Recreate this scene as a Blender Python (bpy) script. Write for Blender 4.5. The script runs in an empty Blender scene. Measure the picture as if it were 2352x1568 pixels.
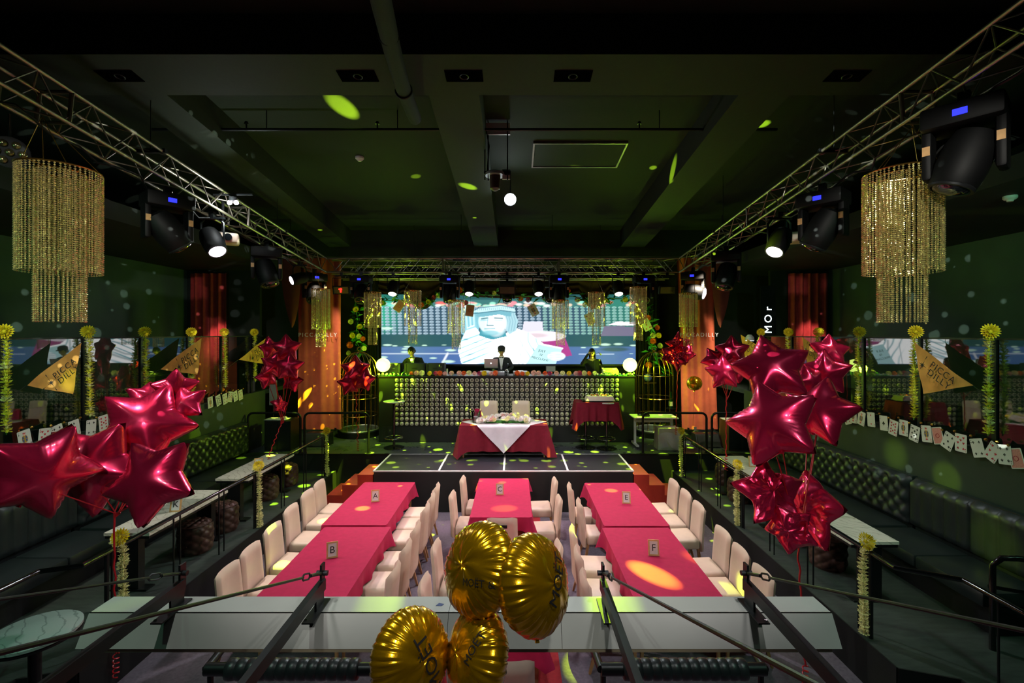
import bpy, bmesh, math, random
import numpy as np
from mathutils import Vector, Matrix, Euler
random.seed(7)
PI = math.pi
R = math.radians
S = bpy.context.scene
COL = S.collection

# ---------------------------------------------------------------- camera
F, CX, CY, EYE = 1080.0, 1183.0, 765.0, 3.5      # focal length and vanishing point in photo pixels, eye height in metres
cam = bpy.data.objects.new('camera', bpy.data.cameras.new('camera'))
COL.objects.link(cam)
cam.location = (0, 0, EYE)
cam.rotation_euler = (PI / 2, 0, 0)
cam.data.sensor_width = 36.0
cam.data.lens = F / 2352 * 36
cam.data.shift_x = -(CX - 1176) / 2352
cam.data.shift_y = (CY - 784) / 2352
cam.data.clip_start = 0.05
S.camera = cam

# ---------------------------------------------------------------- world, exposure
S.view_settings.view_transform = 'Standard'
S.view_settings.look = 'None'
S.view_settings.exposure = 0.0
S.view_settings.gamma = 1.0
S.view_settings.use_curve_mapping = False
W = bpy.data.worlds.new('world')
S.world = W
W.use_nodes = True
W.node_tree.nodes['Background'].inputs[0].default_value = (0.02, 0.05, 0.03, 1)
W.node_tree.nodes['Background'].inputs[1].default_value = 0.05
S.cycles.use_denoising = True
S.cycles.use_adaptive_sampling = True
S.cycles.adaptive_threshold = 0.09
S.cycles.light_sampling_threshold = 0.03
S.cycles.max_bounces = 5
S.cycles.diffuse_bounces = 2
S.cycles.glossy_bounces = 3
S.cycles.transmission_bounces = 4
S.cycles.transparent_max_bounces = 8
S.cycles.sample_clamp_indirect = 4.0
S.cycles.sample_clamp_direct = 0.0
S.cycles.caustics_reflective = False
S.cycles.caustics_refractive = False


def at(px, py, d):
    return Vector(((px - CX) * d / F, d, EYE - (py - CY) * d / F))


def onz(px, py, z):
    return at(px, py, F * (EYE - z) / (py - CY))


def onx(px, py, x):
    return at(px, py, x * F / (px - CX))


def lin(h):
    h = h.lstrip('#')
    o = []
    for i in (0, 2, 4):
        c = int(h[i:i + 2], 16) / 255
        o.append(c / 12.92 if c <= 0.04045 else ((c + 0.055) / 1.055) ** 2.4)
    return o


# ---------------------------------------------------------------- stage lights and added fill spots (beams that have no other geometry than their lamp)
YG = (0.62, 1.0, 0.03)


def spot(loc, target, color, power, angle, blend=0.4, radius=0.06, gobo=None):
    L = bpy.data.lights.new('stage_or_fill_beam', 'SPOT')
    L.energy = power
    L.color = color
    L.spot_size = R(angle)
    L.spot_blend = blend
    L.shadow_soft_size = radius
    o = bpy.data.objects.new('stage_or_fill_beam', L)
    COL.objects.link(o)
    o.location = loc
    o.rotation_euler = (Vector(target) - Vector(loc)).to_track_quat('-Z', 'Y').to_euler()
    if gobo:
        scale, r0, r1, rnd = gobo
        L.use_nodes = True
        nt = L.node_tree
        em = nt.nodes['Emission']
        tc = nt.nodes.new('ShaderNodeTexCoord')
        sp = nt.nodes.new('ShaderNodeSeparateXYZ')
        nt.links.new(tc.outputs['Normal'], sp.inputs[0])
        cb = nt.nodes.new('ShaderNodeCombineXYZ')
        for k in (0, 1):
            dv = nt.nodes.new('ShaderNodeMath')
            dv.operation = 'DIVIDE'
            nt.links.new(sp.outputs[k], dv.inputs[0])
            nt.links.new(sp.outputs[2], dv.inputs[1])
            nt.links.new(dv.outputs[0], cb.inputs[k])
        vo = nt.nodes.new('ShaderNodeTexVoronoi')
        vo.voronoi_dimensions = '2D'
        vo.inputs['Scale'].default_value = scale
        vo.inputs['Randomness'].default_value = rnd
        nt.links.new(cb.outputs[0], vo.inputs['Vector'])
        # every dot has its own size
        sc_ = nt.nodes.new('ShaderNodeSeparateColor')
        nt.links.new(vo.outputs['Color'], sc_.inputs[0])
        ad = nt.nodes.new('ShaderNodeMath')
        ad.operation = 'MULTIPLY_ADD'
        nt.links.new(sc_.outputs[0], ad.inputs[0])
        ad.inputs[1].default_value = r1 - r0
        ad.inputs[2].default_value = r0
        df = nt.nodes.new('ShaderNodeMath')
        df.operation = 'SUBTRACT'
        nt.links.new(ad.outputs[0], df.inputs[0])
        nt.links.new(vo.outputs['Distance'], df.inputs[1])
        mr = nt.nodes.new('ShaderNodeMapRange')
        mr.inputs['From Min'].default_value = 0
        mr.inputs['From Max'].default_value = 0.06
        nt.links.new(df.outputs[0], mr.inputs['Value'])
        nt.links.new(mr.outputs[0], em.inputs['Strength'])
    return o


def point(loc, color, power, radius=0.05):
    L = bpy.data.lights.new('lamp_glow', 'POINT')
    L.energy = power
    L.color = color
    L.shadow_soft_size = radius
    o = bpy.data.objects.new('lamp_glow', L)
    COL.objects.link(o)
    o.location = loc
    return o


WARM = (1.0, 0.88, 0.86)
# key wash over the tables from the heads on the two side trusses and the back truss
spot((-4.3, 6.95, 4.80), (-1.0, 6.9, 0.7), WARM, 360, 75, 0.6)
spot((3.75, 7.15, 4.80), (0.8, 7.1, 0.7), WARM, 360, 75, 0.6)
spot((-4.3, 9.6, 4.55), (-0.9, 8.3, 0.7), WARM, 330, 60, 0.6)
spot((3.6, 10.4, 4.4), (0.3, 8.4, 0.8), WARM, 300, 60, 0.6)
for px in (903, 1078, 1237, 1420):
    p = at(px, 690, 10.9)
    spot(p, (p.x * 0.8 - 0.1, 8.2, 0.7), (1.0, 0.70, 0.78), 240, 62, 0.5)
# unseen house lights over the balcony, with spots added as front fill
spot((-2.0, 2.0, 6.1), (-1.2, 2.55, 1.9), (0.94, 1.0, 0.94), 165, 62, 0.8)
spot((1.6, 2.0, 6.1), (0.8, 2.55, 1.9), (0.98, 0.97, 0.99), 175, 62, 0.8)
spot((-1.2, -0.9, 5.6), (-4.4, 4.6, 4.4), (1.0, 0.97, 0.86), 1000, 22, 0.6)  # added spot, brightens the left bead chandelier
spot((1.2, -0.9, 5.6), (4.0, 4.8, 4.4), (1.0, 0.97, 0.86), 1000, 22, 0.6)  # added spot, brightens the right bead chandelier
spot((-1.2, -0.9, 5.6), (-4.0, 4.6, 2.6), (1.0, 0.9, 0.92), 260, 30, 0.8)  # added spot, brightens the near left star balloons
spot((1.2, -0.9, 5.6), (2.9, 4.5, 2.6), (1.0, 0.9, 0.92), 200, 30, 0.8)  # added spot, brightens the near right star balloons
spot((-1.6, -0.8, 4.7), (-0.6, 7.4, 0.8), (1.0, 0.94, 0.93), 330, 34, 0.7)  # unseen front fill, added for surfaces that face the camera
spot((1.6, -0.8, 4.7), (0.4, 7.4, 0.8), (1.0, 0.94, 0.93), 330, 34, 0.7)  # its twin on the right, also added front fill
spot((-4.6, 5.0, 5.4), (-4.5, 6.6, 1.0), (1.0, 0.95, 0.84), 230, 64, 0.7)
spot((4.1, 5.0, 5.4), (4.0, 6.6, 1.0), (1.0, 0.95, 0.84), 230, 64, 0.7)
spot((0.5, -0.8, 5.4), (-0.1, 2.0, 2.2), (1.0, 0.96, 0.9), 120, 34, 0.8)  # added spot, brightens the gold balloons from the front
# stage wash
spot((-0.2, 6.6, 5.9), (-0.2, 11.2, 1.2), (0.97, 0.94, 0.97), 620, 56, 0.6)
# wash on the two hanging banners and the pleated curtains in the aisles
spot((-4.35, 10.5, 4.95), (-4.75, 11.62, 3.0), (1.0, 0.84, 0.66), 240, 50, 0.8)
spot((4.1, 10.2, 4.95), (4.45, 11.62, 2.8), (1.0, 0.84, 0.66), 620, 50, 0.8)
spot((-5.2, 8.6, 5.0), (-4.8, 11.62, 2.0), (1.0, 0.86, 0.7), 120, 40, 0.9)
spot((4.9, 8.6, 5.0), (4.5, 11.62, 2.0), (1.0, 0.86, 0.7), 300, 40, 0.9)
spot((-7.3, 11.0, 5.1), (-8.0, 12.7, 3.35), (1.0, 0.62, 0.55), 420, 17, 0.6)
spot((7.3, 11.0, 5.1), (8.0, 12.7, 3.35), (1.0, 0.62, 0.55), 420, 19, 0.6)
# green heads: soft ceiling wash; after them, green fill added for aisles and corners
spot((-3.6, 11.0, 4.6), (-2.2, 6.6, 6.8), (0.25, 0.6, 0.03), 75, 100, 0.9)
spot((3.2, 11.0, 4.6), (2.2, 6.6, 6.8), (0.25, 0.6, 0.03), 75, 100, 0.9)
spot((-5.2, 3.0, 4.9), (-7.5, 7.0, 3.0), (0.25, 0.8, 0.45), 130, 120, 0.9)  # added green fill for the left aisle and platform, no lamp modelled
spot((4.9, 3.0, 4.9), (7.2, 7.0, 3.0), (0.25, 0.8, 0.45), 130, 120, 0.9)  # added green fill for the right aisle and platform
spot((-3.0, 1.6, 5.4), (-4.8, 4.6, 0.6), (0.35, 0.9, 0.6), 150, 90, 0.8)  # added green fill for the near left corner
spot((2.6, 1.6, 5.4), (4.4, 4.6, 0.6), (0.35, 0.9, 0.6), 150, 90, 0.8)  # added green fill for the near right corner
# star-dust projection on the two aisle walls
spot((1.2, 3.6, 4.75), (-8.9, 8.9, 3.9), (0.78, 0.88, 0.78), 3200, 42, 0.2, 0.0, (24, 0.0, 0.25, 1.0))
spot((-1.6, 3.6, 4.75), (8.5, 8.5, 3.9), (0.78, 0.88, 0.78), 3200, 42, 0.2, 0.0, (24, 0.0, 0.25, 1.0))
# mirror dots over the stage floor and the banners
spot((-2.7, 10.1, 5.0), (-2.9, 11.0, 0.81), YG, 15000, 78, 0.1, 0.0, (8.0, 0.0, 0.24, 1.0))
spot((2.2, 10.1, 5.0), (2.3, 10.95, 0.81), YG, 14000, 74, 0.1, 0.0, (8.0, 0.0, 0.24, 1.0))
spot((-0.3, 9.2, 5.4), (-0.3, 10.4, 0.81), YG, 7000, 46, 0.1, 0.0, (7.0, 0.0, 0.16, 1.0))
spot((-3.3, 9.0, 4.5), (-4.8, 11.62, 2.0), YG, 2600, 30, 0.2, 0.0, (16, 0.0, 0.22, 1.0))
spot((2.9, 9.0, 4.5), (4.4, 11.62, 2.0), YG, 2600, 30, 0.2, 0.0, (16, 0.0, 0.22, 1.0))


def beam(src, px, py, d, power, angle, blend=0.75):
    spot(src, at(px, py, d), YG, power * 5.5, angle, blend, 0.0)


HB = [at(812, 700, 10.5), at(1010, 705, 10.5), at(1310, 705, 10.5), at(1500, 700, 10.5)]
HL, HR = Vector((-4.2, 7.9, 4.75)), Vector((3.7, 7.9, 4.75))
def beam_up(src, px, py, power, angle, low=False):      # patch on the ceiling (or, low, on a beam)
    beam(src, px, py, (3.5975 if low else 4.0475) / ((CY - py) / F + 0.1046), power, angle)


beam_up(HB[1], 788, 246, 2200, 5.0)
beam_up(HB[2], 1005, 345, 1500, 4.0)
beam_up(HB[2], 1588, 335, 1200, 4.5)
beam_up(HR, 1752, 285, 500, 6.5)
beam_up(HB[0], 955, 405, 300, 3.5)
beam_up(HB[3], 1320, 380, 120, 3.0)
beam_up(HB[0], 735, 528, 500, 3.0, True)
beam_up(HB[3], 1500, 455, 400, 3.0, True)
beam_up(HB[1], 1090, 500, 350, 2.6, True)
beam(HB[1], 1482, 1298, 5.55, 9000, 3.4)       # long patch on the cloth by the F card
beam(HL, 833, 1168, 7.5, 2600, 3.2)
beam(HL, 790, 1135, 8.2, 1200, 2.4)
beam(HR, 1404, 1126, 8.35, 2200, 3.0)
beam(HR, 1160, 1166, 7.5, 1300, 3.6)
beam(HL, 735, 1150, 7.6, 2200, 3.0)
beam(HL, 640, 1245, 6.2, 2200, 4.0)
beam(HB[1], 1662, 1325, 5.6, 1300, 3.2)
beam(HB[2], 1320, 1215, 6.2, 1600, 3.0)
beam(HB[2], 1410, 1388, 2.6, 700, 2.6, 1.0)
beam(HB[1], 870, 1390, 2.6, 500, 2.2, 1.0)
beam(HR, 285, 1390, 2.6, 160, 1.4, 1.0)
beam(HR, 1545, 560, 12.3, 600, 3)
beam(HL, 2260, 1240, 5.3, 500, 4.0, 1.0)
beam(HL, 2000, 1025, 6.9, 500, 3.0, 1.0)
beam(HL, 2120, 1080, 6.1, 500, 2.6)
beam(HR, 480, 990, 8.9, 700, 2.6)
beam(HR, 105, 885, 6.2, 500, 2.2)
beam(HL, 2320, 560, 6.6, 1500, 6.0)

# ---------------------------------------------------------------- materials
MATS = {}


def M(name, hexc, rough=0.5, metal=0.0, var=0.15, scale=6.0, bump=0.0, bscale=60.0, emit=None, estr=0.0, coat=0.0, spec=0.5,
      sheen=0.0, rvar=0.0, stretch=None):
    if name in MATS:
        return MATS[name]
    m = bpy.data.materials.new(name)
    m.use_nodes = True
    nt = m.node_tree
    b = nt.nodes['Principled BSDF']
    c = lin(hexc) + [1]
    tc = nt.nodes.new('ShaderNodeTexCoord')
    vec = tc.outputs['Object']
    if stretch:
        mp = nt.nodes.new('ShaderNodeMapping')
        mp.inputs['Scale'].default_value = stretch
        nt.links.new(vec, mp.inputs[0])
        vec = mp.outputs[0]
    no = nt.nodes.new('ShaderNodeTexNoise')
    no.inputs['Scale'].default_value = scale
    no.inputs['Detail'].default_value = 3
    nt.links.new(vec, no.inputs['Vector'])
    mr = nt.nodes.new('ShaderNodeMapRange')
    mr.inputs['From Min'].default_value = 0.3
    mr.inputs['From Max'].default_value = 0.7
    mr.inputs['To Min'].default_value = 1 - var
    mr.inputs['To Max'].default_value = 1 + var
    nt.links.new(no.outputs['Fac'], mr.inputs['Value'])
    vm = nt.nodes.new('ShaderNodeVectorMath')
    vm.operation = 'SCALE'
    vm.inputs[0].default_value = c[:3]
    nt.links.new(mr.outputs[0], vm.inputs['Scale'])
    nt.links.new(vm.outputs[0], b.inputs['Base Color'])
    b.inputs['Roughness'].default_value = rough
    if rvar:
        m2 = nt.nodes.new('ShaderNodeMapRange')
        m2.inputs['From Min'].default_value = 0.3
        m2.inputs['From Max'].default_value = 0.7
        m2.inputs['To Min'].default_value = max(0.02, rough - rvar)
        m2.inputs['To Max'].default_value = rough + rvar
        nt.links.new(no.outputs['Fac'], m2.inputs['Value'])
        nt.links.new(m2.outputs[0], b.inputs['Roughness'])
    b.inputs['Metallic'].default_value = metal
    b.inputs['Coat Weight'].default_value = coat
    b.inputs['Coat Roughness'].default_value = 0.08
    b.inputs['Specular IOR Level'].default_value = spec
    b.inputs['Sheen Weight'].default_value = sheen
    if bump:
        n2 = nt.nodes.new('ShaderNodeTexNoise')
        n2.inputs['Scale'].default_value = bscale
        n2.inputs['Detail'].default_value = 2
        nt.links.new(vec, n2.inputs['Vector'])
        bp = nt.nodes.new('ShaderNodeBump')
        bp.inputs['Strength'].default_value = bump
        bp.inputs['Distance'].default_value = 0.01
        nt.links.new(n2.outputs['Fac'], bp.inputs['Height'])
        nt.links.new(bp.outputs[0], b.inputs['Normal'])
    if emit:
        b.inputs['Emission Color'].default_value = lin(emit) + [1]
        b.inputs['Emission Strength'].default_value = estr
    MATS[name] = m
    return m


def marble(name, hexa, hexb, rough=0.2):
    if name in MATS:
        return MATS[name]
    m = M(name, hexa, rough, 0, 0.05)
    nt = m.node_tree
    b = nt.nodes['Principled BSDF']
    tc = nt.nodes.new('ShaderNodeTexCoord')
    wv = nt.nodes.new('ShaderNodeTexWave')
    wv.bands_direction = 'DIAGONAL'
    wv.inputs['Scale'].default_value = 4.5
    wv.inputs['Distortion'].default_value = 9
    wv.inputs['Detail'].default_value = 3
    nt.links.new(tc.outputs['Object'], wv.inputs['Vector'])
    rp = nt.nodes.new('ShaderNodeValToRGB')
    rp.color_ramp.elements[0].position = 0.0
    rp.color_ramp.elements[0].color = lin(hexb) + [1]
    rp.color_ramp.elements[1].position = 0.07
    rp.color_ramp.elements[1].color = lin(hexa) + [1]
    nt.links.new(wv.outputs['Fac'], rp.inputs[0])
    nt.links.new(rp.outputs[0], b.inputs['Base Color'])
    return m


def glass(name, hexc, refl=0.0, tint=1.0):
    m = bpy.data.materials.new(name)
    m.use_nodes = True
    nt = m.node_tree
    nt.nodes.clear()
    out = nt.nodes.new('ShaderNodeOutputMaterial')
    tr = nt.nodes.new('ShaderNodeBsdfTransparent')
    c = [x * tint for x in lin(hexc)]
    tr.inputs[0].default_value = c + [1]
    gl = nt.nodes.new('ShaderNodeBsdfGlossy')
    gl.inputs['Roughness'].default_value = 0.02
    fr = nt.nodes.new('ShaderNodeFresnel')
    fr.inputs[0].default_value = 1.5
    ad = nt.nodes.new('ShaderNodeMath')
    ad.operation = 'ADD'
    ad.use_clamp = True
    nt.links.new(fr.outputs[0], ad.inputs[0])
    ad.inputs[1].default_value = refl
    mx = nt.nodes.new('ShaderNodeMixShader')
    nt.links.new(ad.outputs[0], mx.inputs[0])
    nt.links.new(tr.outputs[0], mx.inputs[1])
    nt.links.new(gl.outputs[0], mx.inputs[2])
    nt.links.new(mx.outputs[0], out.inputs[0])
    MATS[name] = m
    return m


M('black_paint', '0b0c0e', 0.45, 0, 0.2)
M('lamp_body', '070809', 0.6, 0, 0.2, spec=0.3)
M('void_black', '040505', 1.0, 0, 0.1, spec=0.0)
M('black_wall', '1a1d1c', 0.7, 0, 0.25, 2)
M('ceiling_lit_green', '131f10', 0.85, 0, 0.12, 40, 0.2, 120)  # green of the stage light is mixed into this colour
M('beam_lit_green', '1d261a', 0.8, 0, 0.1, 20)  # green light spill put into the beam colour
M('aisle_wall', '44564c', 0.75, 0, 0.15, 1.5)  # wall colour tinted with the green light falling on it
M('low_wall', '2f3a30', 0.7, 0, 0.1, 3)  # green light spill tints this wall colour too
M('carpet', '6f6370', 0.95, 0, 0.18, 30, 0.3, 200)
M('red_carpet', 'b02a33', 0.95, 0, 0.12, 30, 0.3, 200)
M('red_step', 'b8321f', 0.6, 0, 0.1, 6)
M('stage_floor', '4b5052', 0.32, 0, 0.2, 4, 0.05, 30, rvar=0.1)
M('stage_tile', '2e2d33', 0.3, 0, 0.06, 5)
M('platform_floor', '38423c', 0.6, 0, 0.25, 5, 0.15, 60, stretch=(1, 4, 1))  # boards coloured greener to carry the green light
M('black_face', '101211', 0.6, 0, 0.2)
M('white_strip', 'e9e6e4', 0.5, 0, 0.03)
M('black_steel', '1b1e1f', 0.38, 0.4, 0.15)
M('dark_steel', '2e3032', 0.45, 0.6, 0.15)
M('gloss_black', '0c0e0f', 0.15, 0, 0.1, coat=0.5)
M('aluminium', 'a39a8c', 0.35, 0.85, 0.12, 10)
M('chrome', 'd8d8d8', 0.08, 1.0, 0.02)
M('cloth_red', 'b01d4a', 0.85, 0, 0.08, 14, 0.12, 180, spec=0.25)
M('cloth_wine', '7a1a2c', 0.85, 0, 0.08, 14, 0.12, 180, spec=0.25)
M('cloth_white', 'd9d2d8', 0.8, 0, 0.05, 10, 0.1, 150)
M('cream_leather', 'e6cdb9', 0.42, 0, 0.04, 10, 0.06, 220)
M('beech', 'b98a5e', 0.5, 0, 0.15, 6, stretch=(6, 6, 0.6))
M('frame_wood', 'd9ab72', 0.5, 0, 0.12, 20)
M('paper', 'e6e4e4', 0.7, 0, 0.02)
M('ink', '17171c', 0.7, 0, 0.05)
M('card_white', 'ddd9d4', 0.5, 0, 0.03)
M('card_red', 'c22a3f', 0.6, 0, 0.05)
M('card_black', '16181c', 0.6, 0, 0.05)
M('card_back', 'd98a84', 0.6, 0, 0.15, 90)
M('card_gold', 'b98f38', 0.6, 0, 0.3, 60)
M('card_blue', '4a5a8c', 0.6, 0, 0.3, 60)
M('brown_leather', '4d352c', 0.42, 0, 0.2, 8, 0.1, 80)
M('black_leather', '23292a', 0.36, 0, 0.15, 8, 0.08, 90)
marble('marble', 'e9e4d3', 'c6bfac')
marble('marble_grey', 'c6cfcb', 'a0aaa6', 0.2)
M('star_foil', 'f5265a', 0.27, 0.72, 0.06, 5, 0.10, 7, coat=0.8)
M('gold_foil', 'f5b90e', 0.21, 0.82, 0.06, 5, 0.06, 14, coat=0.7)
M('gold_bead', 'f2e3a0', 0.30, 0.8, 0.35, 60)
M('gold_metal', 'c79c4a', 0.22, 0.95, 0.1, 20)
M('petal_yellow', 'f2ea48', 0.7, 0, 0.15, 30)
M('petal_cream', 'efe7a0', 0.7, 0, 0.15, 30)
M('petal_gold', 'f0cf14', 0.7, 0, 0.12, 30)
M('petal_orange', 'ee6420', 0.7, 0, 0.12, 30)
M('petal_pink', 'f0b7a6', 0.7, 0, 0.12, 30)
M('petal_magenta', 'b12a5c', 0.7, 0, 0.12, 30)
M('petal_white', 'f2e9e2', 0.7, 0, 0.08, 30)
M('leaf_green', '3f8f2a', 0.5, 0, 0.25, 20)
M('ribbon_red', 'c8202a', 0.35, 0, 0.1)
M('flag_cloth', 'd39a4a', 0.8, 0, 0.18, 7, 0.1, 120)
M('banner_cloth', 'c8603c', 0.85, 0, 0.1, 8, 0.1, 150)
M('banner_dark', '6a2c1c', 0.9, 0, 0.15, 8)
M('curtain_red', 'b03434', 0.85, 0, 0.15, 12)
M('valance_brown', '3a2018', 0.9, 0, 0.2, 8)
M('white_panel', 'b9bcb4', 0.42, 0, 0.05, 3)
M('board_edge', 'c9bd9a', 0.6, 0, 0.08, 10)
M('skin', 'd6a78a', 0.55, 0, 0.05)
M('hair', '17130f', 0.45, 0, 0.2, 40)
M('suit', '1a1c24', 0.8, 0, 0.1, 30)
M('shirt', 'e4e4e6', 0.7, 0, 0.03)
M('black_cloth', '0f1011', 0.85, 0, 0.15, 30)
M('silver_plastic', 'b9bcbf', 0.3, 0.6, 0.05)
M('white_plastic', 'dfe0da', 0.4, 0, 0.04)
M('yellow_box', 'e3df9a', 0.6, 0, 0.05)
M('lens_disc', 'b8b29e', 0.3, 0.25, 0.15, 30, coat=0.3)
M('lens_rim', '78756a', 0.2, 0.3, 0.1, coat=0.5)
M('booth_black', '1d221d', 0.4, 0, 0.2, 4)
M('cake_cream', 'f0e4c8', 0.6, 0, 0.05)
M('bottle_green', '0f3d1e', 0.12, 0, 0.1, coat=0.6)
M('clear_acrylic', 'ffffff', 0.1)
M('dull_speaker', '1c1f1d', 0.8, 0, 0.3, 120)
M('cardboard_white', 'cfcab8', 0.75, 0, 0.06, 12)
M('lamp_lit', 'ffffff', 0.4, emit='ffe6fb', estr=14)
M('lamp_white', 'ffffff', 0.4, emit='eaf6ff', estr=60)
M('globe_lit', 'ffffff', 0.4, emit='e6ff78', estr=4)
M('display_blue', '0a0a40', 0.4, emit='2a30ff', estr=2.2)
M('dial_red', '400808', 0.4, emit='ff2a20', estr=3)
M('sign_light', 'ffffff', 0.4, emit='e8fbff', estr=2.2)
M('downlight_lit', 'ffffff', 0.4, emit='ffd9b0', estr=5)
M('lens_dark', '12161a', 0.08, 0, 0.1, coat=1.0)
M('reflector', '8f8660', 0.2, 0.9, 0.1)
glass('rail_glass', 'dfeae6', 0.16, 0.86)
glass('bucket_glass', 'f2f6f8', 0.05, 0.9)
M('ice', 'dfe8ec', 0.2, 0, 0.1, 60)

# ---------------------------------------------------------------- mesh helpers
class MB:
    def __init__(s):
        s.v, s.f = [], []

    def add(s, vs, fs):
        o = len(s.v)
        s.v += [tuple(v) for v in vs]
        s.f += [tuple(i + o for i in f) for f in fs]
        return s

    def bx(s, x0, x1, y0, y1, z0, z1):
        return s.add([(x0, y0, z0), (x1, y0, z0), (x1, y1, z0), (x0, y1, z0), (x0, y0, z1), (x1, y0, z1), (x1, y1, z1), (x0, y1, z1)],
                     [(3, 2, 1, 0), (4, 5, 6, 7), (0, 1, 5, 4), (1, 2, 6, 5), (2, 3, 7, 6), (3, 0, 4, 7)])

    def hexa(s, p):                       # eight corners in the order of bx
        return s.add(p, [(3, 2, 1, 0), (4, 5, 6, 7), (0, 1, 5, 4), (1, 2, 6, 5), (2, 3, 7, 6), (3, 0, 4, 7)])

    def rb(s, c, size, bev=0.02, seg=2, fn=None):      # rounded box
        bm = bmesh.new()
        bmesh.ops.create_cube(bm, size=1)
        for v in bm.verts:
            v.co = Vector((v.co.x * size[0], v.co.y * size[1], v.co.z * size[2]))
        bmesh.ops.bevel(bm, geom=bm.edges[:], offset=bev, segments=seg, profile=0.5, affect='EDGES')
        bm.verts.index_update()
        vs = [Vector(c) + v.co for v in bm.verts]
        if fn:
            vs = [fn(v) for v in vs]
        s.add(vs, [[v.index for v in f.verts] for f in bm.faces])
        bm.free()
        return s

    def cyl(s, p, q, r, r2=None, n=10, caps=True):
        p, q = Vector(p), Vector(q)
        r2 = r if r2 is None else r2
        z = (q - p).normalized()
        x = z.orthogonal().normalized()
        y = z.cross(x)
        vs = []
        for c, rr in ((p, r), (q, r2)):
            for i in range(n):
                a = 2 * PI * i / n
                vs.append(c + x * (rr * math.cos(a)) + y * (rr * math.sin(a)))
        fs = [(i, (i + 1) % n, n + (i + 1) % n, n + i) for i in range(n)]
        if caps:
            fs += [tuple(range(n - 1, -1, -1)), tuple(range(n, 2 * n))]
        return s.add(vs, fs)

    def tube(s, pts, r, n=8, closed=False, caps=True):
        pts = [Vector(p) for p in pts]
        m = len(pts)
        vs = []
        prev = None
        for i, p in enumerate(pts):
            if closed:
                t = pts[(i + 1) % m] - pts[i - 1]
            else:
                t = pts[min(i + 1, m - 1)] - pts[max(i - 1, 0)]
            t.normalize()
            if prev is None:
                x = t.orthogonal().normalized()
            else:
                x = (prev - t * prev.dot(t)).normalized()
            prev = x
            y = t.cross(x)
            rr = r[i] if isinstance(r, (list, tuple)) else r
            for k in range(n):
                a = 2 * PI * k / n
                vs.append(p + x * (rr * math.cos(a)) + y * (rr * math.sin(a)))
        fs = []
        for i in range(m if closed else m - 1):
            j = (i + 1) % m
            for k in range(n):
                l = (k + 1) % n
                fs.append((i * n + k, i * n + l, j * n + l, j * n + k))
        if not closed and caps:
            fs += [tuple(range(n - 1, -1, -1)), tuple(range((m - 1) * n, m * n))]
        return s.add(vs, fs)

    def lathe(s, prof, n=20, c=(0, 0, 0), squash=(1, 1)):
        vs, fs = [], []
        m = len(prof)
        for r, z in prof:
            for i in range(n):
                a = 2 * PI * i / n
                vs.append((c[0] + r * math.cos(a) * squash[0], c[1] + r * math.sin(a) * squash[1], c[2] + z))
        for j in range(m - 1):
            for i in range(n):
                k = (i + 1) % n
                fs.append((j * n + i, j * n + k, (j + 1) * n + k, (j + 1) * n + i))
        fs.append(tuple(range(n - 1, -1, -1)))
        fs.append(tuple(range((m - 1) * n, m * n)))
        return s.add(vs, fs)

    def sph(s, c, r, nu=14, nv=8, sc=(1, 1, 1)):
        vs = [(c[0], c[1], c[2] - r * sc[2])]
        for j in range(1, nv):
            p = PI * j / nv
            for i in range(nu):
                a = 2 * PI * i / nu
                vs.append((c[0] + r * sc[0] * math.sin(p) * math.cos(a), c[1] + r * sc[1] * math.sin(p) * math.sin(a), c[2] - r * sc[2] * math.cos(p)))
        vs.append((c[0], c[1], c[2] + r * sc[2]))
        fs = [(0, 1 + (i + 1) % nu, 1 + i) for i in range(nu)]
        for j in range(nv - 2):
            for i in range(nu):
                k = (i + 1) % nu
                fs.append((1 + j * nu + i, 1 + j * nu + k, 1 + (j + 1) * nu + k, 1 + (j + 1) * nu + i))
        b = 1 + (nv - 2) * nu
        fs += [(b + i, b + (i + 1) % nu, len(vs) - 1) for i in range(nu)]
        return s.add(vs, fs)

    def grid(s, fn, nu, nv, wrap=False):
        vs = [fn(i / nu, j / nv) for j in range(nv + 1) for i in range(nu if wrap else nu + 1)]
        w = nu if wrap else nu + 1
        fs = []
        for j in range(nv):
            for i in range(nu):
                k = (i + 1) % w if wrap else i + 1
                fs.append((j * w + i, j * w + k, (j + 1) * w + k, (j + 1) * w + i))
        return s.add(vs, fs)

    def slab(s, poly, n, t):              # flat polygon (3-D points, ccw seen from n) with thickness t behind it
        n = Vector(n).normalized() * t
        k = len(poly)
        vs = [Vector(p) for p in poly] + [Vector(p) - n for p in poly]
        fs = [tuple(range(k)), tuple(range(2 * k - 1, k - 1, -1))]
        fs += [(i, k + i, k + (i + 1) % k, (i + 1) % k) for i in range(k)]
        return s.add(vs, fs)

    def torus(s, c, R0, r, n=28, m=6, axis='z'):
        pts = []
        for i in range(n):
            a = 2 * PI * i / n
            u, w = R0 * math.cos(a), R0 * math.sin(a)
            pts.append({'z': (c[0] + u, c[1] + w, c[2]), 'y': (c[0] + u, c[1], c[2] + w), 'x': (c[0], c[1] + u, c[2] + w)}[axis])
        return s.tube(pts, r, m, closed=True)

    def mesh(s, name, mat, smooth=True, angle=40):
        me = bpy.data.meshes.new(name)
        me.from_pydata(s.v, [], s.f)
        if mat is not None:
            me.materials.append(MATS[mat] if isinstance(mat, str) else mat)
        if smooth:
            me.polygons.foreach_set('use_smooth', [True] * len(me.polygons))
            me.set_sharp_from_angle(angle=R(angle))
        me.update()
        return me

    def build(s, name, mat, parent=None, smooth=True, angle=40, **kw):
        return inst(name, s.mesh(name, mat, smooth, angle), parent, **kw)


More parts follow.
